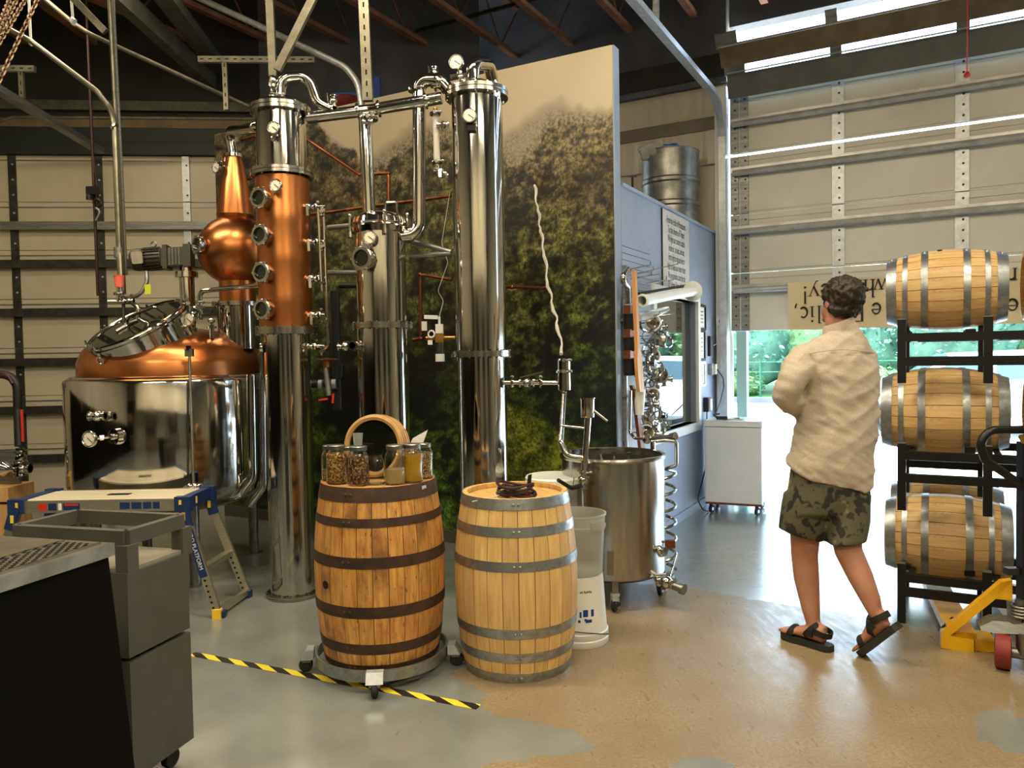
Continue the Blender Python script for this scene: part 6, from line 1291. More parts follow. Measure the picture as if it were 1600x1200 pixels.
# ------------------------------------------------------------------ overhead conduits, struts, chains
def to_roof(p0, p1, z=5.52):
    d_ = (p0-p1).normalized(); return p0+d_*((z-p0.z)/d_.z) if d_.z > .12 and p0.z < z else p0
def run(name, label, cat, pts, r, mat, fr=.12, n=10):
    if pts[0].z > 3.9: pts = [to_roof(pts[0], pts[1])]+pts
    o = thing(name, label, cat, pts[-1]); ORG[o.name] = Vector(pts[-1]); pipe(o, pts, r, 'conduit_run', mat, fr, n); return o
Yc = 6.3
run('conduit', 'grey conduit sloping down across the upper left beams', 'conduit', [W(60, -10, Yc), W(115, 37, Yc), W(140, 53, Yc), W(396, 170, Yc+.6)], .018, conduit_m)
o = run('conduit', 'grey conduit bending down to the agitator motor', 'conduit', [W(0, 38, 6.0), W(48, 64, 6.0), W(152, 143, 5.7), W(178, 178, 5.55), W(186, 385, 5.52), W(189, 440, PY-.1)], .020, conduit_m, .25); MB().cyl(W(185, 387, 5.52), W(186, 403, 5.52), .032, n=12).build('coupling', strut_m, o); MB().cyl(W(178, 197, 5.54), W(180, 199, 5.54), .03, n=10).build('coupling', steel, o)
run('conduit', 'upright grey conduit dropping from the roof beside the motor', 'conduit', [W(171, -10, 5.7), W(183, 230, 5.7), W(194, 470, 5.7)], .016, conduit_m)
run('conduit', 'second upright conduit close behind the first', 'conduit', [W(176, -10, 5.75), W(188, 230, 5.75), W(197, 430, 5.75)], .012, strut_m)
run('conduit', 'long level conduit under the dark header above the beige door', 'conduit', [W(-20, 197, 7.6), W(20, 183, 7.6), W(410, 186, 7.9)], .016, conduit_m)
run('conduit', 'bright conduit curving down beside the perforated strut', 'conduit', [W(300, -8, 5.6), W(400, 38, 5.4), W(540, 105, 5.1), W(560, 130, 5.05), W(566, 168, 5.0)], .022, galv, .3)
def strut(label, p0, p1, w_=.045, mat=conduit_m, holes=True, group='perforated struts'):
    p0 = to_roof(p0, p1) if proj(p0)[1] < 0 else p0
    o = thing('perforated_strut', label, 'strut', p1, group); ORG[o.name] = Vector(p1); MB().bar(p0, p1, w_, w_*.7, up=V(0, 1, 0) if abs((p1-p0).normalized().y) < .8 else UP).build('channel', mat, o)
    if holes:
        mb = MB(); d_ = p1-p0; n_ = max(3, int(d_.length/.07)); 
        for k in range(n_): q = p0+d_*((k+.5)/n_); mb.box(q+V(0, -w_*.36, 0), (.010, .002, .030) if abs(d_.normalized().z) > .5 else (.03, .002, .010))
        mb.build('slots', dark_hole, o)
    return o
strut('thick perforated strut hanging down to the long sloping pipe', W(568, -10, 4.95), W(575, 158, 4.95), .062)
strut('plain strut hanging above the copper column', W(421, -10, 5.2), W(427, 120, 5.2), .05, holes=False)
strut('slanting strut braced above the copper column', W(493, -10, 5.1), W(433, 110, 5.1), .05, holes=False)
strut('short level strut above the beams left of the copper column', W(310, 93, 6.6), W(492, 94, 6.6), .05); strut('upright strut below the short level strut', W(351, 95, 6.6), W(354, 172, 6.6), .04)
strut('level strut behind the hoist chains', W(-10, 107, 6.6), W(55, 108, 6.6), .05); strut('upright strut below the level strut by the chains', W(33, 108, 6.6), W(35, 153, 6.6), .04)
strut('long double strut sloping to the beige door header', W(-8, 137, 6.2), W(157, 236, 7.9), .08, strut_m, False)
strut('white painted strut at the upper left roof', W(112, -5, 6.0), W(165, 50, 6.0), .05, conduit_m, False)
for (x0, y0, x1, y1, lb) in ((45, -6, 48, 62, 'left'), (111, -6, 114, 30, 'right')):
    o = thing('hanger_rod', '%s white hanger rod holding a conduit' % lb, 'rod', W(x1, y1, 6.1), 'hanger rods'); ORG[o.name] = Vector(o.location); MB().cyl(to_roof(W(x0, y0, 6.1), W(x1, y1, 6.1)), W(x1, y1, 6.1), .010, n=8).build('rod', white_p, o); MB().cyl(W(x1-3, y1, 6.06), W(x1+3, y1+4, 6.06), .022, n=10).torus(W(x1, y1+4, 6.06), V(1, 0, 0), .024, .007, n=14, m=6).build('pipe_hanger', white_p, o)
chain_m = M('rusty_chain', (128, 104, 74), (92, 72, 50), scale=20, rough=.5, metal=.6)
for k, (a, b, lb) in enumerate((((18, -8), (-6, 52), 'leftmost hoist chain at the upper left corner'), ((44, -8), (-6, 75), 'second hoist chain at the upper left corner'), ((62, -8), (-4, 132), 'longest hoist chain at the upper left corner'), ((30, -8), (-6, 62), 'hoist chain doubled behind the leftmost one'))):
    p0, p1 = W(*a, 3.6), W(*b, 3.3); o = thing('hoist_chain', lb, 'chain', p1, 'hoist chains'); ORG[o.name] = Vector(p1); d_ = (p1-p0); n_ = int(d_.length/.024); ax_ = d_.normalized(); x_, y_, _ = frame(ax_)
    for i in range(n_):
        c = p0+d_*((i+.5)/n_); u_ = x_ if i % 2 else y_; pts_ = [c+ax_*(.016*math.sin(t_))+u_*(.009*math.cos(t_)) for t_ in np.linspace(0, 2*PI, 10, endpoint=False)]; MB().tube(pts_, .0035, n=5, closed=True).build('link', chain_m, o)
    MB().cyl(p0+V(0, 0, .01), V(p0.x, p0.y, 5.5), .005, n=6).build('chain_hanger', chain_m, o)
o = thing('hoist_rope', 'dark maroon hoist rope with hook tackle before the beige door', 'rope', W(153, 462, 7.0)); ORG[o.name] = Vector(o.location)
pipe(o, [to_roof(W(134, -8, 7.0), W(143, 200, 7.0)), W(143, 200, 7.0), W(147, 300, 7.0), W(153, 462, 7.0)], .013, 'rope', hose_r); pipe(o, [W(141, 200, 7.0), W(153, 305, 7.0), W(156, 340, 7.0)], .007, 'rope_tail', hose_r)
MB().box(W(145, 298, 6.96), (.10, .05, .07)).cyl(W(140, 305, 6.96), W(140, 312, 6.96), .03, n=10).torus(W(152, 318, 6.96), V(0, 1, 0), .035, .010, n=16, m=6, arc=(0, 4.4)).build('hook_block', black_m, o); MB().tube(fillet([W(150, 325, 6.95), W(157, 330, 6.95), W(150, 345, 6.95)], .03), .012, n=8).build('hook', strut_m, o)
o = thing('blue_rack_beam', 'blue rack upright rising behind the mural top edge', 'rack', W(589, 150, 7.2)); ORG[o.name] = Vector(o.location); MB().bar(W(589, 121, 7.4), W(590, 190, 7.4), .06, .05, up=V(0, 1, 0)).build('upright', M('blue_rack', (30, 66, 140), (24, 54, 120), scale=5, rough=.5), o); MB().bar(W(520, 152, 7.45), W(595, 150, 7.45), .05, .07).build('cross_beam', MATS['blue_rack'], o)
o = solo('red_bag', crumple(W(545, 162, 7.3), (.18, .1, .07), 18, 10, .4, 2), M('dark_red_cloth', (110, 24, 26), (90, 18, 20), scale=6, rough=.8), 'dark red bundle on the shelf behind the sloping pipe', 'bundle', W(545, 168, 7.3))
# ------------------------------------------------------------------ person walking away, arms folded
def fused(name, mb, mat, parent, vox=.010, smooth=4, disp=None, sub=False):
    me = mb.mesh(name, mat); o = bpy.data.objects.new(name, me); COL.objects.link(o)
    r = o.modifiers.new('r', 'REMESH'); r.mode = 'VOXEL'; r.voxel_size = vox; r.adaptivity = 0
    s = o.modifiers.new('s', 'SMOOTH'); s.factor = .5; s.iterations = smooth
    dg = bpy.context.evaluated_depsgraph_get(); nm = bpy.data.meshes.new_from_object(o.evaluated_get(dg)); bpy.data.objects.remove(o)
    if disp: 
        nrm = [v.normal.copy() for v in nm.vertices]
        for v, n_ in zip(nm.vertices, nrm): v.co += n_*disp(v.co)
    org = ORG[parent.name]
    for v in nm.vertices: v.co -= org
    nm.polygons.foreach_set('use_smooth', [True]*len(nm.polygons)); nm.materials.clear(); nm.materials.append(mat); nm.name = name
    o = bpy.data.objects.new(name, nm); COL.objects.link(o); o.parent = parent; ORG[o.name] = org; return o
YP = 3.88; PPM = F/YP
def ring(py, xl, xr, b, Y=YP, tilt=0, n=28, back=0, pw=2.4):
    c = W((xl+xr)/2, py, Y); a = (xr-xl)/2/F*Y; out = []
    for k in range(n):
        t = 2*PI*k/n; ct, st_ = math.cos(t), math.sin(t); x = a*math.copysign(abs(ct)**(2/pw), ct); y = b*math.copysign(abs(st_)**(2/pw), st_)
        out.append(c+V(x, y, tilt*x/a*.5+back*min(0, y/b)*-1))
    return out
foot_l = G(1262, 1008); base = V(foot_l.x, foot_l.y, 0)
per = thing('person', 'person in beige long sleeved shirt, printed shorts and sandals looking up with arms folded', 'person', base)
fl_h, fl_t = G(1290, 1016), G(1226, 995); fl_h.z = fl_t.z = .030
fr_t = G(1343, 1024); fr_t.z = .026; fr_h = W(1393, 978, 3.62)
def foot(mb, h, t_, s, up):
    f_ = (t_-h).normalized(); L = (t_-h).length; n_ = (up-f_*up.dot(f_)).normalized(); s = f_.cross(n_)
    sec = [(.0, .020, .024, .030), (.04, .030, .032, .034), (.30, .031, .040, .042), (.55, .038, .030, .032), (.74, .046, .020, .022), (.86, .046, .014, .016), (.93, .040, .010, .012)]
    rg = []
    for x, w_, hh, zc in sec: rg.append([h+f_*(L*x)+n_*zc+s*(w_*math.cos(a))+n_*(hh*math.sin(a)) for a in np.linspace(0, 2*PI, 16, endpoint=False)])
    mb.loft(rg)
    for k in range(5):
        y = (-.036+.018*k); l_ = [.055, .062, .058, .05, .042][k]; q = h+f_*(L*.84)+s*y+n_*.013
        mb.tube([q, q+f_*l_*.6+n_*.002, q+f_*l_], [.011, .010 if k else .012, .006], n=8)
# body
bm_ = MB()
lk = [W(1264, 760, 3.90), W(1258, 830, 3.92), W(1257, 868, 3.93), W(1260, 903, 3.92), W(1266, 945, 3.89), W(1272, 978, 3.87), fl_h+V(0, .02, .05)]
bm_.tube(lk, [.088, .075, .066, .063, .048, .036, .038], n=18)
rk_ = [W(1320, 760, 3.88), W(1321, 830, 3.83), W(1326, 862, 3.80), W(1344, 900, 3.75), W(1361, 938, 3.70), W(1371, 962, 3.67), fr_h+V(-.015, .02, .03)]
bm_.tube(rk_, [.088, .076, .066, .060, .046, .036, .036], n=18)
foot(bm_, fl_h, fl_t, None, UP)
uf = V(-.4, .45, .8); foot(bm_, fr_h+V(0, 0, .0), fr_t, None, uf)
bm_.loft([ring(770, 1244, 1346, .10), ring(720, 1250, 1346, .11), ring(660, 1262, 1356, .105), ring(600, 1262, 1360, .115), ring(560, 1262, 1356, .10), ring(535, 1275, 1345, .075), ring(520, 1288, 1334, .058)])
hc_ = W(1313, 470, 3.89); fh = V(-.36, .92, .14).normalized(); hs2 = fh.cross(UP).normalized(); hu = hs2.cross(fh).normalized(); hax3 = (hs2, fh, hu)
bm_.tube([W(1311, 530, 3.90), W(1308, 505, 3.90), W(1309, 485, 3.90)], [.066, .058, .056], n=16)
bm_.ball(hc_+hu*.02-fh*.01, (.078, .096, .100), ax=hax3, n=24, m=16); bm_.ball(hc_+fh*.035-hu*.055, (.060, .066, .062), ax=hax3, n=18, m=12)
bm_.ball(hc_+fh*.098-hu*.020, (.014, .020, .024), ax=hax3, n=10, m=8); bm_.ball(hc_+fh*.092-hu*.066, (.024, .012, .010), ax=hax3, n=10, m=8); bm_.ball(hc_+fh*.080-hu*.100, (.030, .024, .020), ax=hax3, n=10, m=8)
for s in (-1, 1):
    bm_.ball(hc_+hs2*(s*.080)-fh*.002-hu*.018, (.010, .020, .032), ax=hax3, n=10, m=8); bm_.ball(hc_+hs2*(s*.030)+fh*.088+hu*.016, (.022, .012, .009), ax=hax3, n=8, m=6)
# arms
la_ = [W(1258, 565, 3.86), W(1238, 592, 3.80), W(1226, 622, 3.82), W(1255, 630, 3.98), W(1292, 622, 4.08)]
ra_ = [W(1352, 562, 3.94), W(1356, 600, 4.00), W(1350, 632, 4.06), W(1310, 638, 4.10), W(1262, 636, 4.03)]
bm_.tube(fillet(la_, .05, 4), .040, n=12); bm_.tube(fillet(ra_, .05, 4), .040, n=12)
def hand(mb, c, f_, n_):
    f_ = f_.normalized(); n_ = (n_-f_*n_.dot(f_)).normalized(); s = f_.cross(n_); mb.ball(c, (.040, .046, .016), ax=(s, f_, n_), n=14, m=10)
    for k in range(4):
        q = c+f_*.036+s*(-.030+.020*k); l_ = [.062, .074, .070, .056][k]; mb.tube([q, q+f_*l_*.4+n_*-.006, q+f_*l_*.75+n_*-.022, q+f_*l_*.85+n_*-.042], [.0095, .009, .0085, .007], n=8)
    q = c-s*.034-f_*.012; mb.tube([q, q-s*.024+f_*.020-n_*.008, q-s*.026+f_*.048-n_*.020], [.011, .010, .008], n=8)
hand(bm_, W(1246, 634, 3.93), V(-.75, -.4, .35), V(-.3, -.8, -.2)); hand(bm_, W(1318, 612, 4.08), V(.7, -.2, .3), V(.2, .9, 0))
body = fused('body', bm_, skin, per, .0085, 3)
for s in (-1, 1):
    e_ = MB().ball(hc_+hs2*(s*.030)+fh*.088+hu*.006, .011, n=10, m=8).build('eye', eye_m, body); MB().ball(hc_+hs2*(s*.030)+fh*.0955+hu*.006, (.006, .004, .006), ax=hax3, n=8, m=6).build('iris', ink, body)
MB().ball(hc_+fh*.101-hu*.066, (.022, .004, .006), ax=hax3, n=10, m=6).build('mouth', lip_m, body)
# hair
hb = MB().ball(hc_+hu*.026-fh*.018, (.094, .104, .104), ax=hax3, n=30, m=22)
for k, (a, b) in enumerate(((.3, .9), (1.2, .8), (2.0, 1.0), (2.8, .7), (3.6, .9), (4.4, .8), (5.2, 1.0), (5.9, .7), (.9, .4), (2.4, .3), (4.0, .4), (5.5, .5))):
    d_ = hs2*(math.cos(a)*math.sin(b))+fh*(math.sin(a)*math.sin(b)*.8-.1)+hu*math.cos(b); hb.tube([hc_+d_*.07, hc_+d_*.104+hs2*.01, hc_+d_*.120+hs2*.030-fh*.01], [.036, .026, .006], n=10)
for k in range(9):
    a = -2.6+.65*k; d_ = hs2*math.sin(a*.42)*1.0-fh*math.cos(a*.42); hb.tube([hc_+d_*.070-hu*.01, hc_+d_*.082-hu*.045, hc_+d_*.070-hu*.078], [.028, .024, .006], n=8)
fused('hair', hb, hair_m, per, .006, 2, disp=lambda c: .010*mnoise.noise(c*38)+.006*mnoise.noise(Vector((c.x*110, c.y*110, c.z*50))))
# shirt
sm = MB()
sm.loft([ring(742, 1231, 1359, .150, tilt=-.10, back=-.05), ring(722, 1233, 1361, .152, tilt=-.07, back=-.03), ring(690, 1240, 1366, .150, tilt=-.02), ring(655, 1249, 1369, .145), ring(620, 1254, 1370, .140), ring(588, 1250, 1369, .138), ring(563, 1247, 1366, .126), ring(545, 1255, 1361, .108), ring(530, 1272, 1351, .088), ring(519, 1286, 1340, .072, tilt=.03), ring(510, 1290, 1335, .066, tilt=.04)])
sm.tube(fillet([W(1262, 560, 3.87), W(1240, 590, 3.80), W(1225, 619, 3.81), W(1250, 632, 3.96), W(1272, 628, 4.04)], .06, 5), [.080, .082, .079, .077, .074, .071, .069, .068, .066, .064, .062, .060, .058, .056, .054, .054, .052][:len(fillet([W(1262, 560, 3.87), W(1240, 590, 3.80), W(1225, 619, 3.81), W(1250, 632, 3.96), W(1272, 628, 4.04)], .06, 5))] if False else .070, n=18)
sm.tube([W(1258, 562, 3.87), W(1243, 585, 3.82)], [.086, .080], n=18); sm.ball(W(1258, 562, 3.87), .084, n=16, m=10)
sm.tube(fillet([W(1346, 560, 3.92), W(1353, 600, 3.98), W(1348, 632, 4.06), W(1305, 640, 4.12)], .06, 5), .064, n=16); sm.ball(W(1346, 562, 3.92), .074, n=16, m=10)
def crease(c):
    u1 = Vector((c.x*3+c.z*3, c.y*3, c.z*11-c.x*7)); f1 = mnoise.noise(u1*.9); f2 = mnoise.noise(Vector((c.x*7, c.y*6, c.z*24+c.x*15)))
    return .009*(1-2.2*abs(f1))+.0035*(1-2.4*abs(f2))-.005
shirt = fused('shirt', sm, shirt_m, per, .010, 3, disp=crease)
cl_ = MB().loft([ring(519, 1285, 1338, .071, tilt=.035, pw=2), ring(507, 1287, 1334, .069, tilt=.045, pw=2), ring(501, 1289, 1332, .066, tilt=.05, pw=2), ring(504, 1291, 1330, .060, tilt=.05, pw=2), ring(516, 1292, 1331, .062, tilt=.035, pw=2)], caps=False); cl_.build('collar', shirt_m, shirt)
yk = []
for x in np.linspace(1258, 1364, 16): yk.append(W(x, 552-6*math.sin((x-1258)/106*PI)+ (x-1258)*-.03+2, 3.88-.124*math.sqrt(max(0, 1-((x-1311)/62)**2))-.012))
MB().tube(yk, .002, n=6).build('yoke_seam', shirt_m, shirt)
# shorts
so_ = MB(); so_.loft([ring(715, 1242, 1352, .125), ring(745, 1236, 1356, .135), ring(780, 1230, 1357, .138), ring(800, 1228, 1356, .130)])
so_.loft([ring(770, 1228, 1298, .125, 3.90), ring(810, 1221, 1290, .115, 3.91), ring(848-12, 1218, 1280, .104, 3.92, tilt=-.06)]); so_.loft([ring(770, 1288, 1357, .122, 3.87), ring(810, 1288, 1355, .112, 3.84), ring(846, 1292, 1350, .100, 3.81, tilt=.02)])
fused('shorts', so_, shorts_m, per, .010, 2, disp=lambda c: .005*mnoise.noise(Vector((c.x*14, c.y*14, c.z*6))))
# sandals
def sandal_on(h, t_, up, lab):
    f_ = (t_-h).normalized(); L = (t_-h).length+.035; n_ = (up-f_*up.dot(f_)).normalized(); s = f_.cross(n_); h = h-f_*.028
    out = [(-.0, .018), (.0, -.018), (.08, -.034), (.3, -.036), (.5, -.038), (.72, -.050), (.88, -.048), (.97, -.030), (1.03, -.006), (1.03, .010), (.98, .034), (.86, .048), (.72, .048), (.5, .036), (.3, .034), (.08, .034)]
    pts_ = [h+f_*(L*a)+s*b-n_*.028 for a, b in out]; o = thing('sandal', lab, 'sandal', V(h.x, h.y, max(0, min(p.z for p in pts_)))); o.parent = None
    return f_, L, n_, s, h, pts_, o
for (h, t_, up, k) in ((fl_h, fl_t, UP, 'l'), (fr_h, fr_t, uf, 'r')):
    f_ = (t_-h).normalized(); L = (t_-h).length+.045; n_ = (up-f_*up.dot(f_)).normalized(); s = f_.cross(n_); hh = h-f_*.035
    out = [(-.0, .020), (.0, -.020), (.08, -.036), (.3, -.038), (.5, -.040), (.72, -.052), (.88, -.050), (.97, -.032), (1.04, -.006), (1.04, .010), (.98, .036), (.86, .050), (.72, .050), (.5, .038), (.3, .036), (.08, .036)]
    sl = MB().prism([hh+f_*(L*a)+s*b-n_*.030 for a, b in out], n_*.032).build('sandal_sole', sole_m, body)
    an = h+f_*.035+n_*.075
    def band(c, ax_, rx, ry, w_, nm):
        x_, y_, a_ = frame(ax_); rg = []
        pts_ = [c+s*(rx*math.cos(t))+ (n_.cross(s) if False else ax_.cross(s).normalized())*(ry*math.sin(t)) for t in np.linspace(0, 2*PI, 20, endpoint=False)]
        mb = MB(); 
        for i in range(20):
            a, b = pts_[i], pts_[(i+1) % 20]; mb.bar(a, b+(b-a)*.1, w_, .005, up=(a-c)) 
        mb.build(nm, sandal, body)
    band(h+f_*.02+n_*.060, (n_*.9+f_*-.2).normalized(), .043, .052, .030, 'heel_strap'); band(h+f_*.075+n_*.050, (n_*.5+f_*.6).normalized(), .043, .052, .026, 'instep_strap'); band(h+f_*(L*.62)+n_*.018, (f_*.95+n_*.25).normalized(), .048, .032, .030, 'toe_strap')
    MB().box(h+f_*.06-s*.046+n_*.05, (.03, .012, .035), ax=f_, az=n_).build('buckle_tab', sandal, body)
# watch on the wrist showing under the sleeve
MB().torus(W(1252, 634, 3.95), V(-.8, -.3, .3), .030, .006, n=18, m=6).build('wristband', galv_l, body)
# ------------------------------------------------------------------ pallet jack at the lower right
jk = thing('pallet_jack', 'yellow pallet jack with black tiller and red steering wheel before the racks', 'pallet jack', G(1500, 1020))
jo = G(1474, 1014); 
# frame: forks run away to the left-back; heel frame seen from the steering end
fx = V(.93, -.37, 0).normalized(); fy = V(.37, .93, 0).normalized()
A = G(1474, 1012)
def JP(px, py, Y): return W(px, py, Y)
th = fy*.016
low0, low1 = JP(1470, 1010, 3.80), JP(1523, 1020, 3.74)
mb = MB().prism([JP(1470, 1012, 3.80), JP(1522, 1021, 3.74), JP(1522, 1000, 3.74), JP(1484, 994, 3.78), JP(1578, 918, 3.62), JP(1580, 908, 3.62), JP(1565, 909, 3.64), JP(1471, 988, 3.80)], fy*.05); mb.build('side_frame', yellow, jk)
mb = MB().prism([JP(1523, 1001, 3.76), JP(1556, 1003, 3.72), JP(1556, 1019, 3.72), JP(1523, 1020, 3.76)], fy*.16); mb.build('cross_plate', yellow, jk)
MB().prism([JP(1563, 910, 3.64), JP(1582, 907, 3.61), JP(1582, 938, 3.61), JP(1556, 936, 3.66)], fy*.05).build('heel_plate', yellow, jk)
MB().box(JP(1487, 977, 3.80), (.05, .04, .05), ax=fx).build('frame_lug', yellow, jk); MB().cyl(JP(1476, 982, 3.82), JP(1490, 968, 3.86), .016, n=12).build('pivot', black_m, jk)
for e_ in (0, .34):
    p0 = V(JP(1480, 1000, 3.85).x, 3.85, .055)+fx*e_; MB().box(p0+fx*.06+fy*.45, (.13, .95, .05), ax=fx).build('fork', yellow, jk)
q = JP(1590, 985, 3.56)
MB().prism([JP(1531, 979, 3.62), JP(1552, 970, 3.60), JP(1620, 975, 3.45), JP(1620, 992, 3.45), JP(1560, 990, 3.55), JP(1533, 986, 3.60)], fy*.10).build('steer_plate', strut_m, jk)
MB().cyl(JP(1594, 978, 3.54), JP(1592, 940, 3.56), .050, n=22).build('pump_housing', strut_m, jk)
for k in range(4): MB().torus(JP(1594, 962-k*5, 3.50), UP, .034, .006, n=20, m=6).build('spring_coil', steel_d, jk)
MB().cyl(JP(1594, 945, 3.50), JP(1594, 937, 3.50), .022, n=14).build('spring_cap', steel_d, jk)
wc = G(1567, 1044); wr_ = .083; wa = V(.84, -.54, 0)
MB().lathe([(0, -.030), (wr_*.8, -.034), (wr_*.97, -.030), (wr_, -.014), (wr_, .014), (wr_*.97, .030), (wr_*.8, .034), (0, .030)], V(wc.x, wc.y, wr_), axis=wa, n=40).build('steering_wheel', red_wh, jk)
MB().lathe([(0, -.030), (wr_*.8, -.034), (wr_*.97, -.030), (wr_, -.014), (wr_, .014), (wr_*.97, .030), (wr_*.8, .034), (0, .030)], V(wc.x, wc.y, wr_)+wa*.16, axis=wa, n=40).build('steering_wheel', red_wh, jk)
MB().cyl(V(wc.x, wc.y, wr_)+wa*.02, V(wc.x, wc.y, wr_)+wa*.15, .026, n=14).cyl(V(wc.x, wc.y, wr_)+wa*.08, V(wc.x, wc.y, wr_+.10)+wa*.08, .03, n=14).build('axle', steel_d, jk)
m0_ = JP(1603, 985, 3.52); m1_ = JP(1604, 690, 3.52)
MB().bar(m0_, m1_, .065, .045, up=V(0, 1, 0)).build('mast', black_m, jk)
MB().tube(fillet([JP(1604, 765, 3.52), JP(1588, 752, 3.52), JP(1540, 720, 3.52), JP(1530, 690, 3.52), JP(1548, 672, 3.52), JP(1604, 671, 3.52)], .06, 6), .019, n=12).build('tiller_loop', black_m, jk)
MB().cyl(JP(1596, 682, 3.50), JP(1600, 690, 3.47), .013, n=10).build('release_knob', brass, jk); MB().box(JP(1580, 892, 3.53), (.05, .04, .03)).build('latch', strut_k, jk)
# ------------------------------------------------------------------ yard: kerb, hedge, fence, car
kb = E*E.dot(JB)+E*15.2
kp = lambda t, e, z: JB+D*t+E*e+V(0, 0, z)
o = thing('kerb', 'low blue grey kerb wall at the far side of the driveway', 'kerb', kp(2, 15.6, 0)); MB().box(kp(-2, 15.6, .07), (40, .25, .16), ax=D).build('kerb_stone', curb_m, o)
mb = MB(); pts_ = [kp(-22, 15.8, 0), kp(18, 15.8, 0), kp(18, 24, 0), kp(-22, 24, 0)]; mb.hexa([p+V(0, 0, -.1) for p in pts_]+[p+V(0, 0, .10+(.6 if i > 1 else 0)) for i, p in enumerate(pts_)]); tag(mb.build('grass_bank', grass_m, loc=kp(0, 16, 0)), 'green grass bank beyond the kerb', 'grass', kind='stuff')
random.seed(21)
def shrub(c, rx, rz, label, mat, nl=900, ls=.16):
    o = thing('hedge_shrub', label, 'shrub', c, 'shrubs along the yard'); cc0 = Vector(c)+V(0, 0, rz*.95)
    mb = crumple(cc0, (rx*.9, rx*.8, rz*.95), 24, 16, .0, 1); out = []
    for v in mb.v: d_ = Vector(v)-cc0; out.append(tuple(cc0+d_*(1+.22*mnoise.noise(Vector(v)*1.3))))
    mb.v = out; mb.build('foliage_core', mat, o); vs = []; fs = []
    for i in range(nl):
        u_ = random.uniform(-.6, 1); a = random.uniform(0, 2*PI); r = math.sqrt(max(0, 1-u_*u_)); d_ = V(r*math.cos(a)*rx, r*math.sin(a)*rx*.9, u_*rz); p = cc0+d_*random.uniform(.85, 1.1)
        a1 = Vector((random.gauss(0, 1), random.gauss(0, 1), random.gauss(0, 1))).normalized(); b1 = a1.orthogonal().normalized(); l_ = ls*random.uniform(.6, 1.3); b = len(vs)
        vs += [p-a1*l_*.5, p+b1*l_*.28+a1.cross(b1)*l_*.06, p+a1*l_*.5, p-b1*l_*.28+a1.cross(b1)*l_*.06]; fs += [(b, b+1, b+2), (b, b+2, b+3)]
    MB().add(vs, fs).build('leaves', mat, o); MB().cyl(Vector(c)+V(0, 0, -.2), cc0, .10, n=8).build('trunk', brown_b, o)
nm_ = ['first', 'second', 'third', 'fourth', 'fifth', 'sixth', 'seventh', 'eighth', 'ninth', 'tenth', 'eleventh', 'twelfth']
for k in range(11):
    t_ = -7.5+2.0*k; shrub(kp(t_, 18.2+.8*math.sin(k*2.1), .2), 1.7+.3*math.sin(k*1.7), 2.3+.4*math.sin(k*2.9), '%s tall shrub of the yard hedge counted from the left' % nm_[k], leaf_m if k % 3 else leaf_y, 1500, .20)
for k in range(9):
    t_ = -5.5+2.0*k; shrub(kp(t_, 16.6, .1), .7+.15*math.sin(k*3.3), .45, '%s low bush in front of the yard hedge from the left' % nm_[k], leaf_y if k % 2 else leaf_m, 500, .14)
fn = thing('green_fence', 'thin green post fence before the yard hedge', 'fence', kp(1, 15.95, 0))
for k in range(12): MB().cyl(kp(-6+1.6*k, 15.95, .1), kp(-6+1.6*k, 15.95, 1.25), .03, n=8).build('post', fence_g, fn)
for zz in (.5, .9, 1.2): MB().cyl(kp(-6.2, 15.95, zz), kp(11.8, 15.95, zz), .012, n=6).build('wire', fence_g, fn)
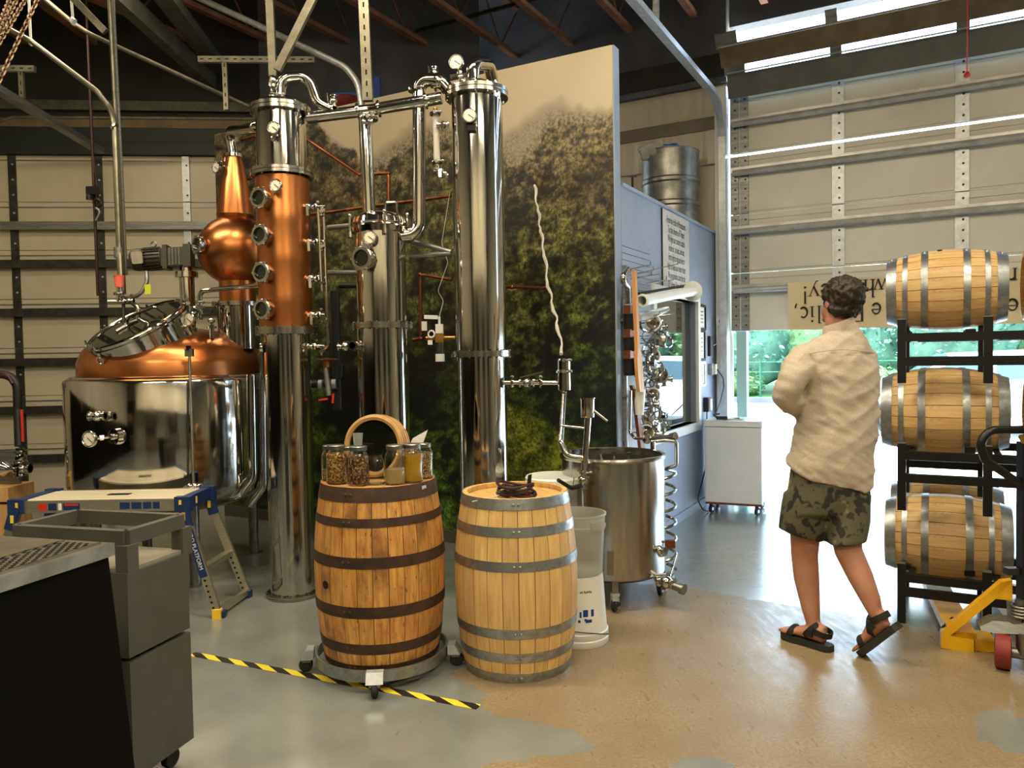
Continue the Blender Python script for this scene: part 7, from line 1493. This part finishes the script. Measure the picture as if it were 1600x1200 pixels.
# silver car, its side toward the hall
def car_at(c, yaw_):
    o = thing('parked_car', 'silver car parked on the driveway beyond the barrel racks', 'car', c); ca, sa = math.cos(yaw_), math.sin(yaw_)
    T = lambda x, y, z: Vector(c)+V(ca*x-sa*y, sa*x+ca*y, z)
    prof = [(-2.15, .35), (-2.2, .62), (-2.05, .86), (-1.2, .96), (-.55, 1.42), (.75, 1.46), (1.35, 1.05), (2.0, .98), (2.18, .70), (2.15, .35)]
    rg = []
    for y, sc in ((-.86, .93), (-.80, 1.0), (0, 1.02), (.80, 1.0), (.86, .93)):
        rg.append([T(x*(1 if z < 1 else .985 if abs(y) < .5 else .93), y*(1 if z < 1.0 else .84), .35+(z-.35)*sc) for x, z in prof])
    MB().loft(rg).build('body_shell', car_w, o)
    for s in (-1, 1):
        for (x0, x1, x2, x3) in ((-.98, -.52, .06, .06), (.12, .12, .68, 1.12)):
            MB().prism([T(x0*.95, s*.80, .98), T(x1*.95, s*.735, 1.36), T(x2*.95, s*.735, 1.38), T(x3*.95, s*.80, 1.0)], T(0, s*.02, 0)-T(0, 0, 0)).build('side_window', car_g, o)
        for x in (-1.35, 1.38):
            wc_ = T(x, s*.80, .34); ax_ = T(0, s, 0)-T(0, 0, 0)
            w_ = MB().lathe([(0, -.09), (.30, -.09), (.335, -.07), (.34, 0), (.335, .08), (.25, .09), (.24, .07), (0, .065)], wc_, axis=ax_, n=36).build('wheel', tyre, o)
            x_, y_, a_ = frame(ax_); mb = MB().lathe([(.20, .075), (.245, .075), (.245, .088), (.20, .088)], wc_, axis=ax_, n=30, closed=True)
            for k in range(6): u_ = x_*math.cos(k*PI/3)+y_*math.sin(k*PI/3); mb.bar(wc_+a_*.082+u_*.02, wc_+a_*.082+u_*.22, .05, .012, up=a_)
            mb.build('rim', galv_l, w_)
            MB().torus(wc_+ax_*.055, ax_, .365, .03, n=30, m=8).build('wheel_arch', tyre, o)
        MB().box(T(.35, s*.87, .86), (.16, .02, .03), ax=T(1, 0, 0)-T(0, 0, 0)).build('door_handle', car_w, o)
    MB().prism([T(1.30, -.66, 1.08), T(.80, -.60, 1.43), T(.80, .60, 1.43), T(1.30, .66, 1.08)], T(.03, 0, .03)-T(0, 0, 0)).build('windscreen', car_g, o)
    MB().prism([T(-1.12, -.66, 1.02), T(-.58, -.60, 1.40), T(-.58, .60, 1.40), T(-1.12, .66, 1.02)], T(-.03, 0, .03)-T(0, 0, 0)).build('rear_window', car_g, o)
    return o
cq = G(1480, 655); car_at(V(8.3, 13.6, -.012), math.atan2(D.y, D.x)+.12)
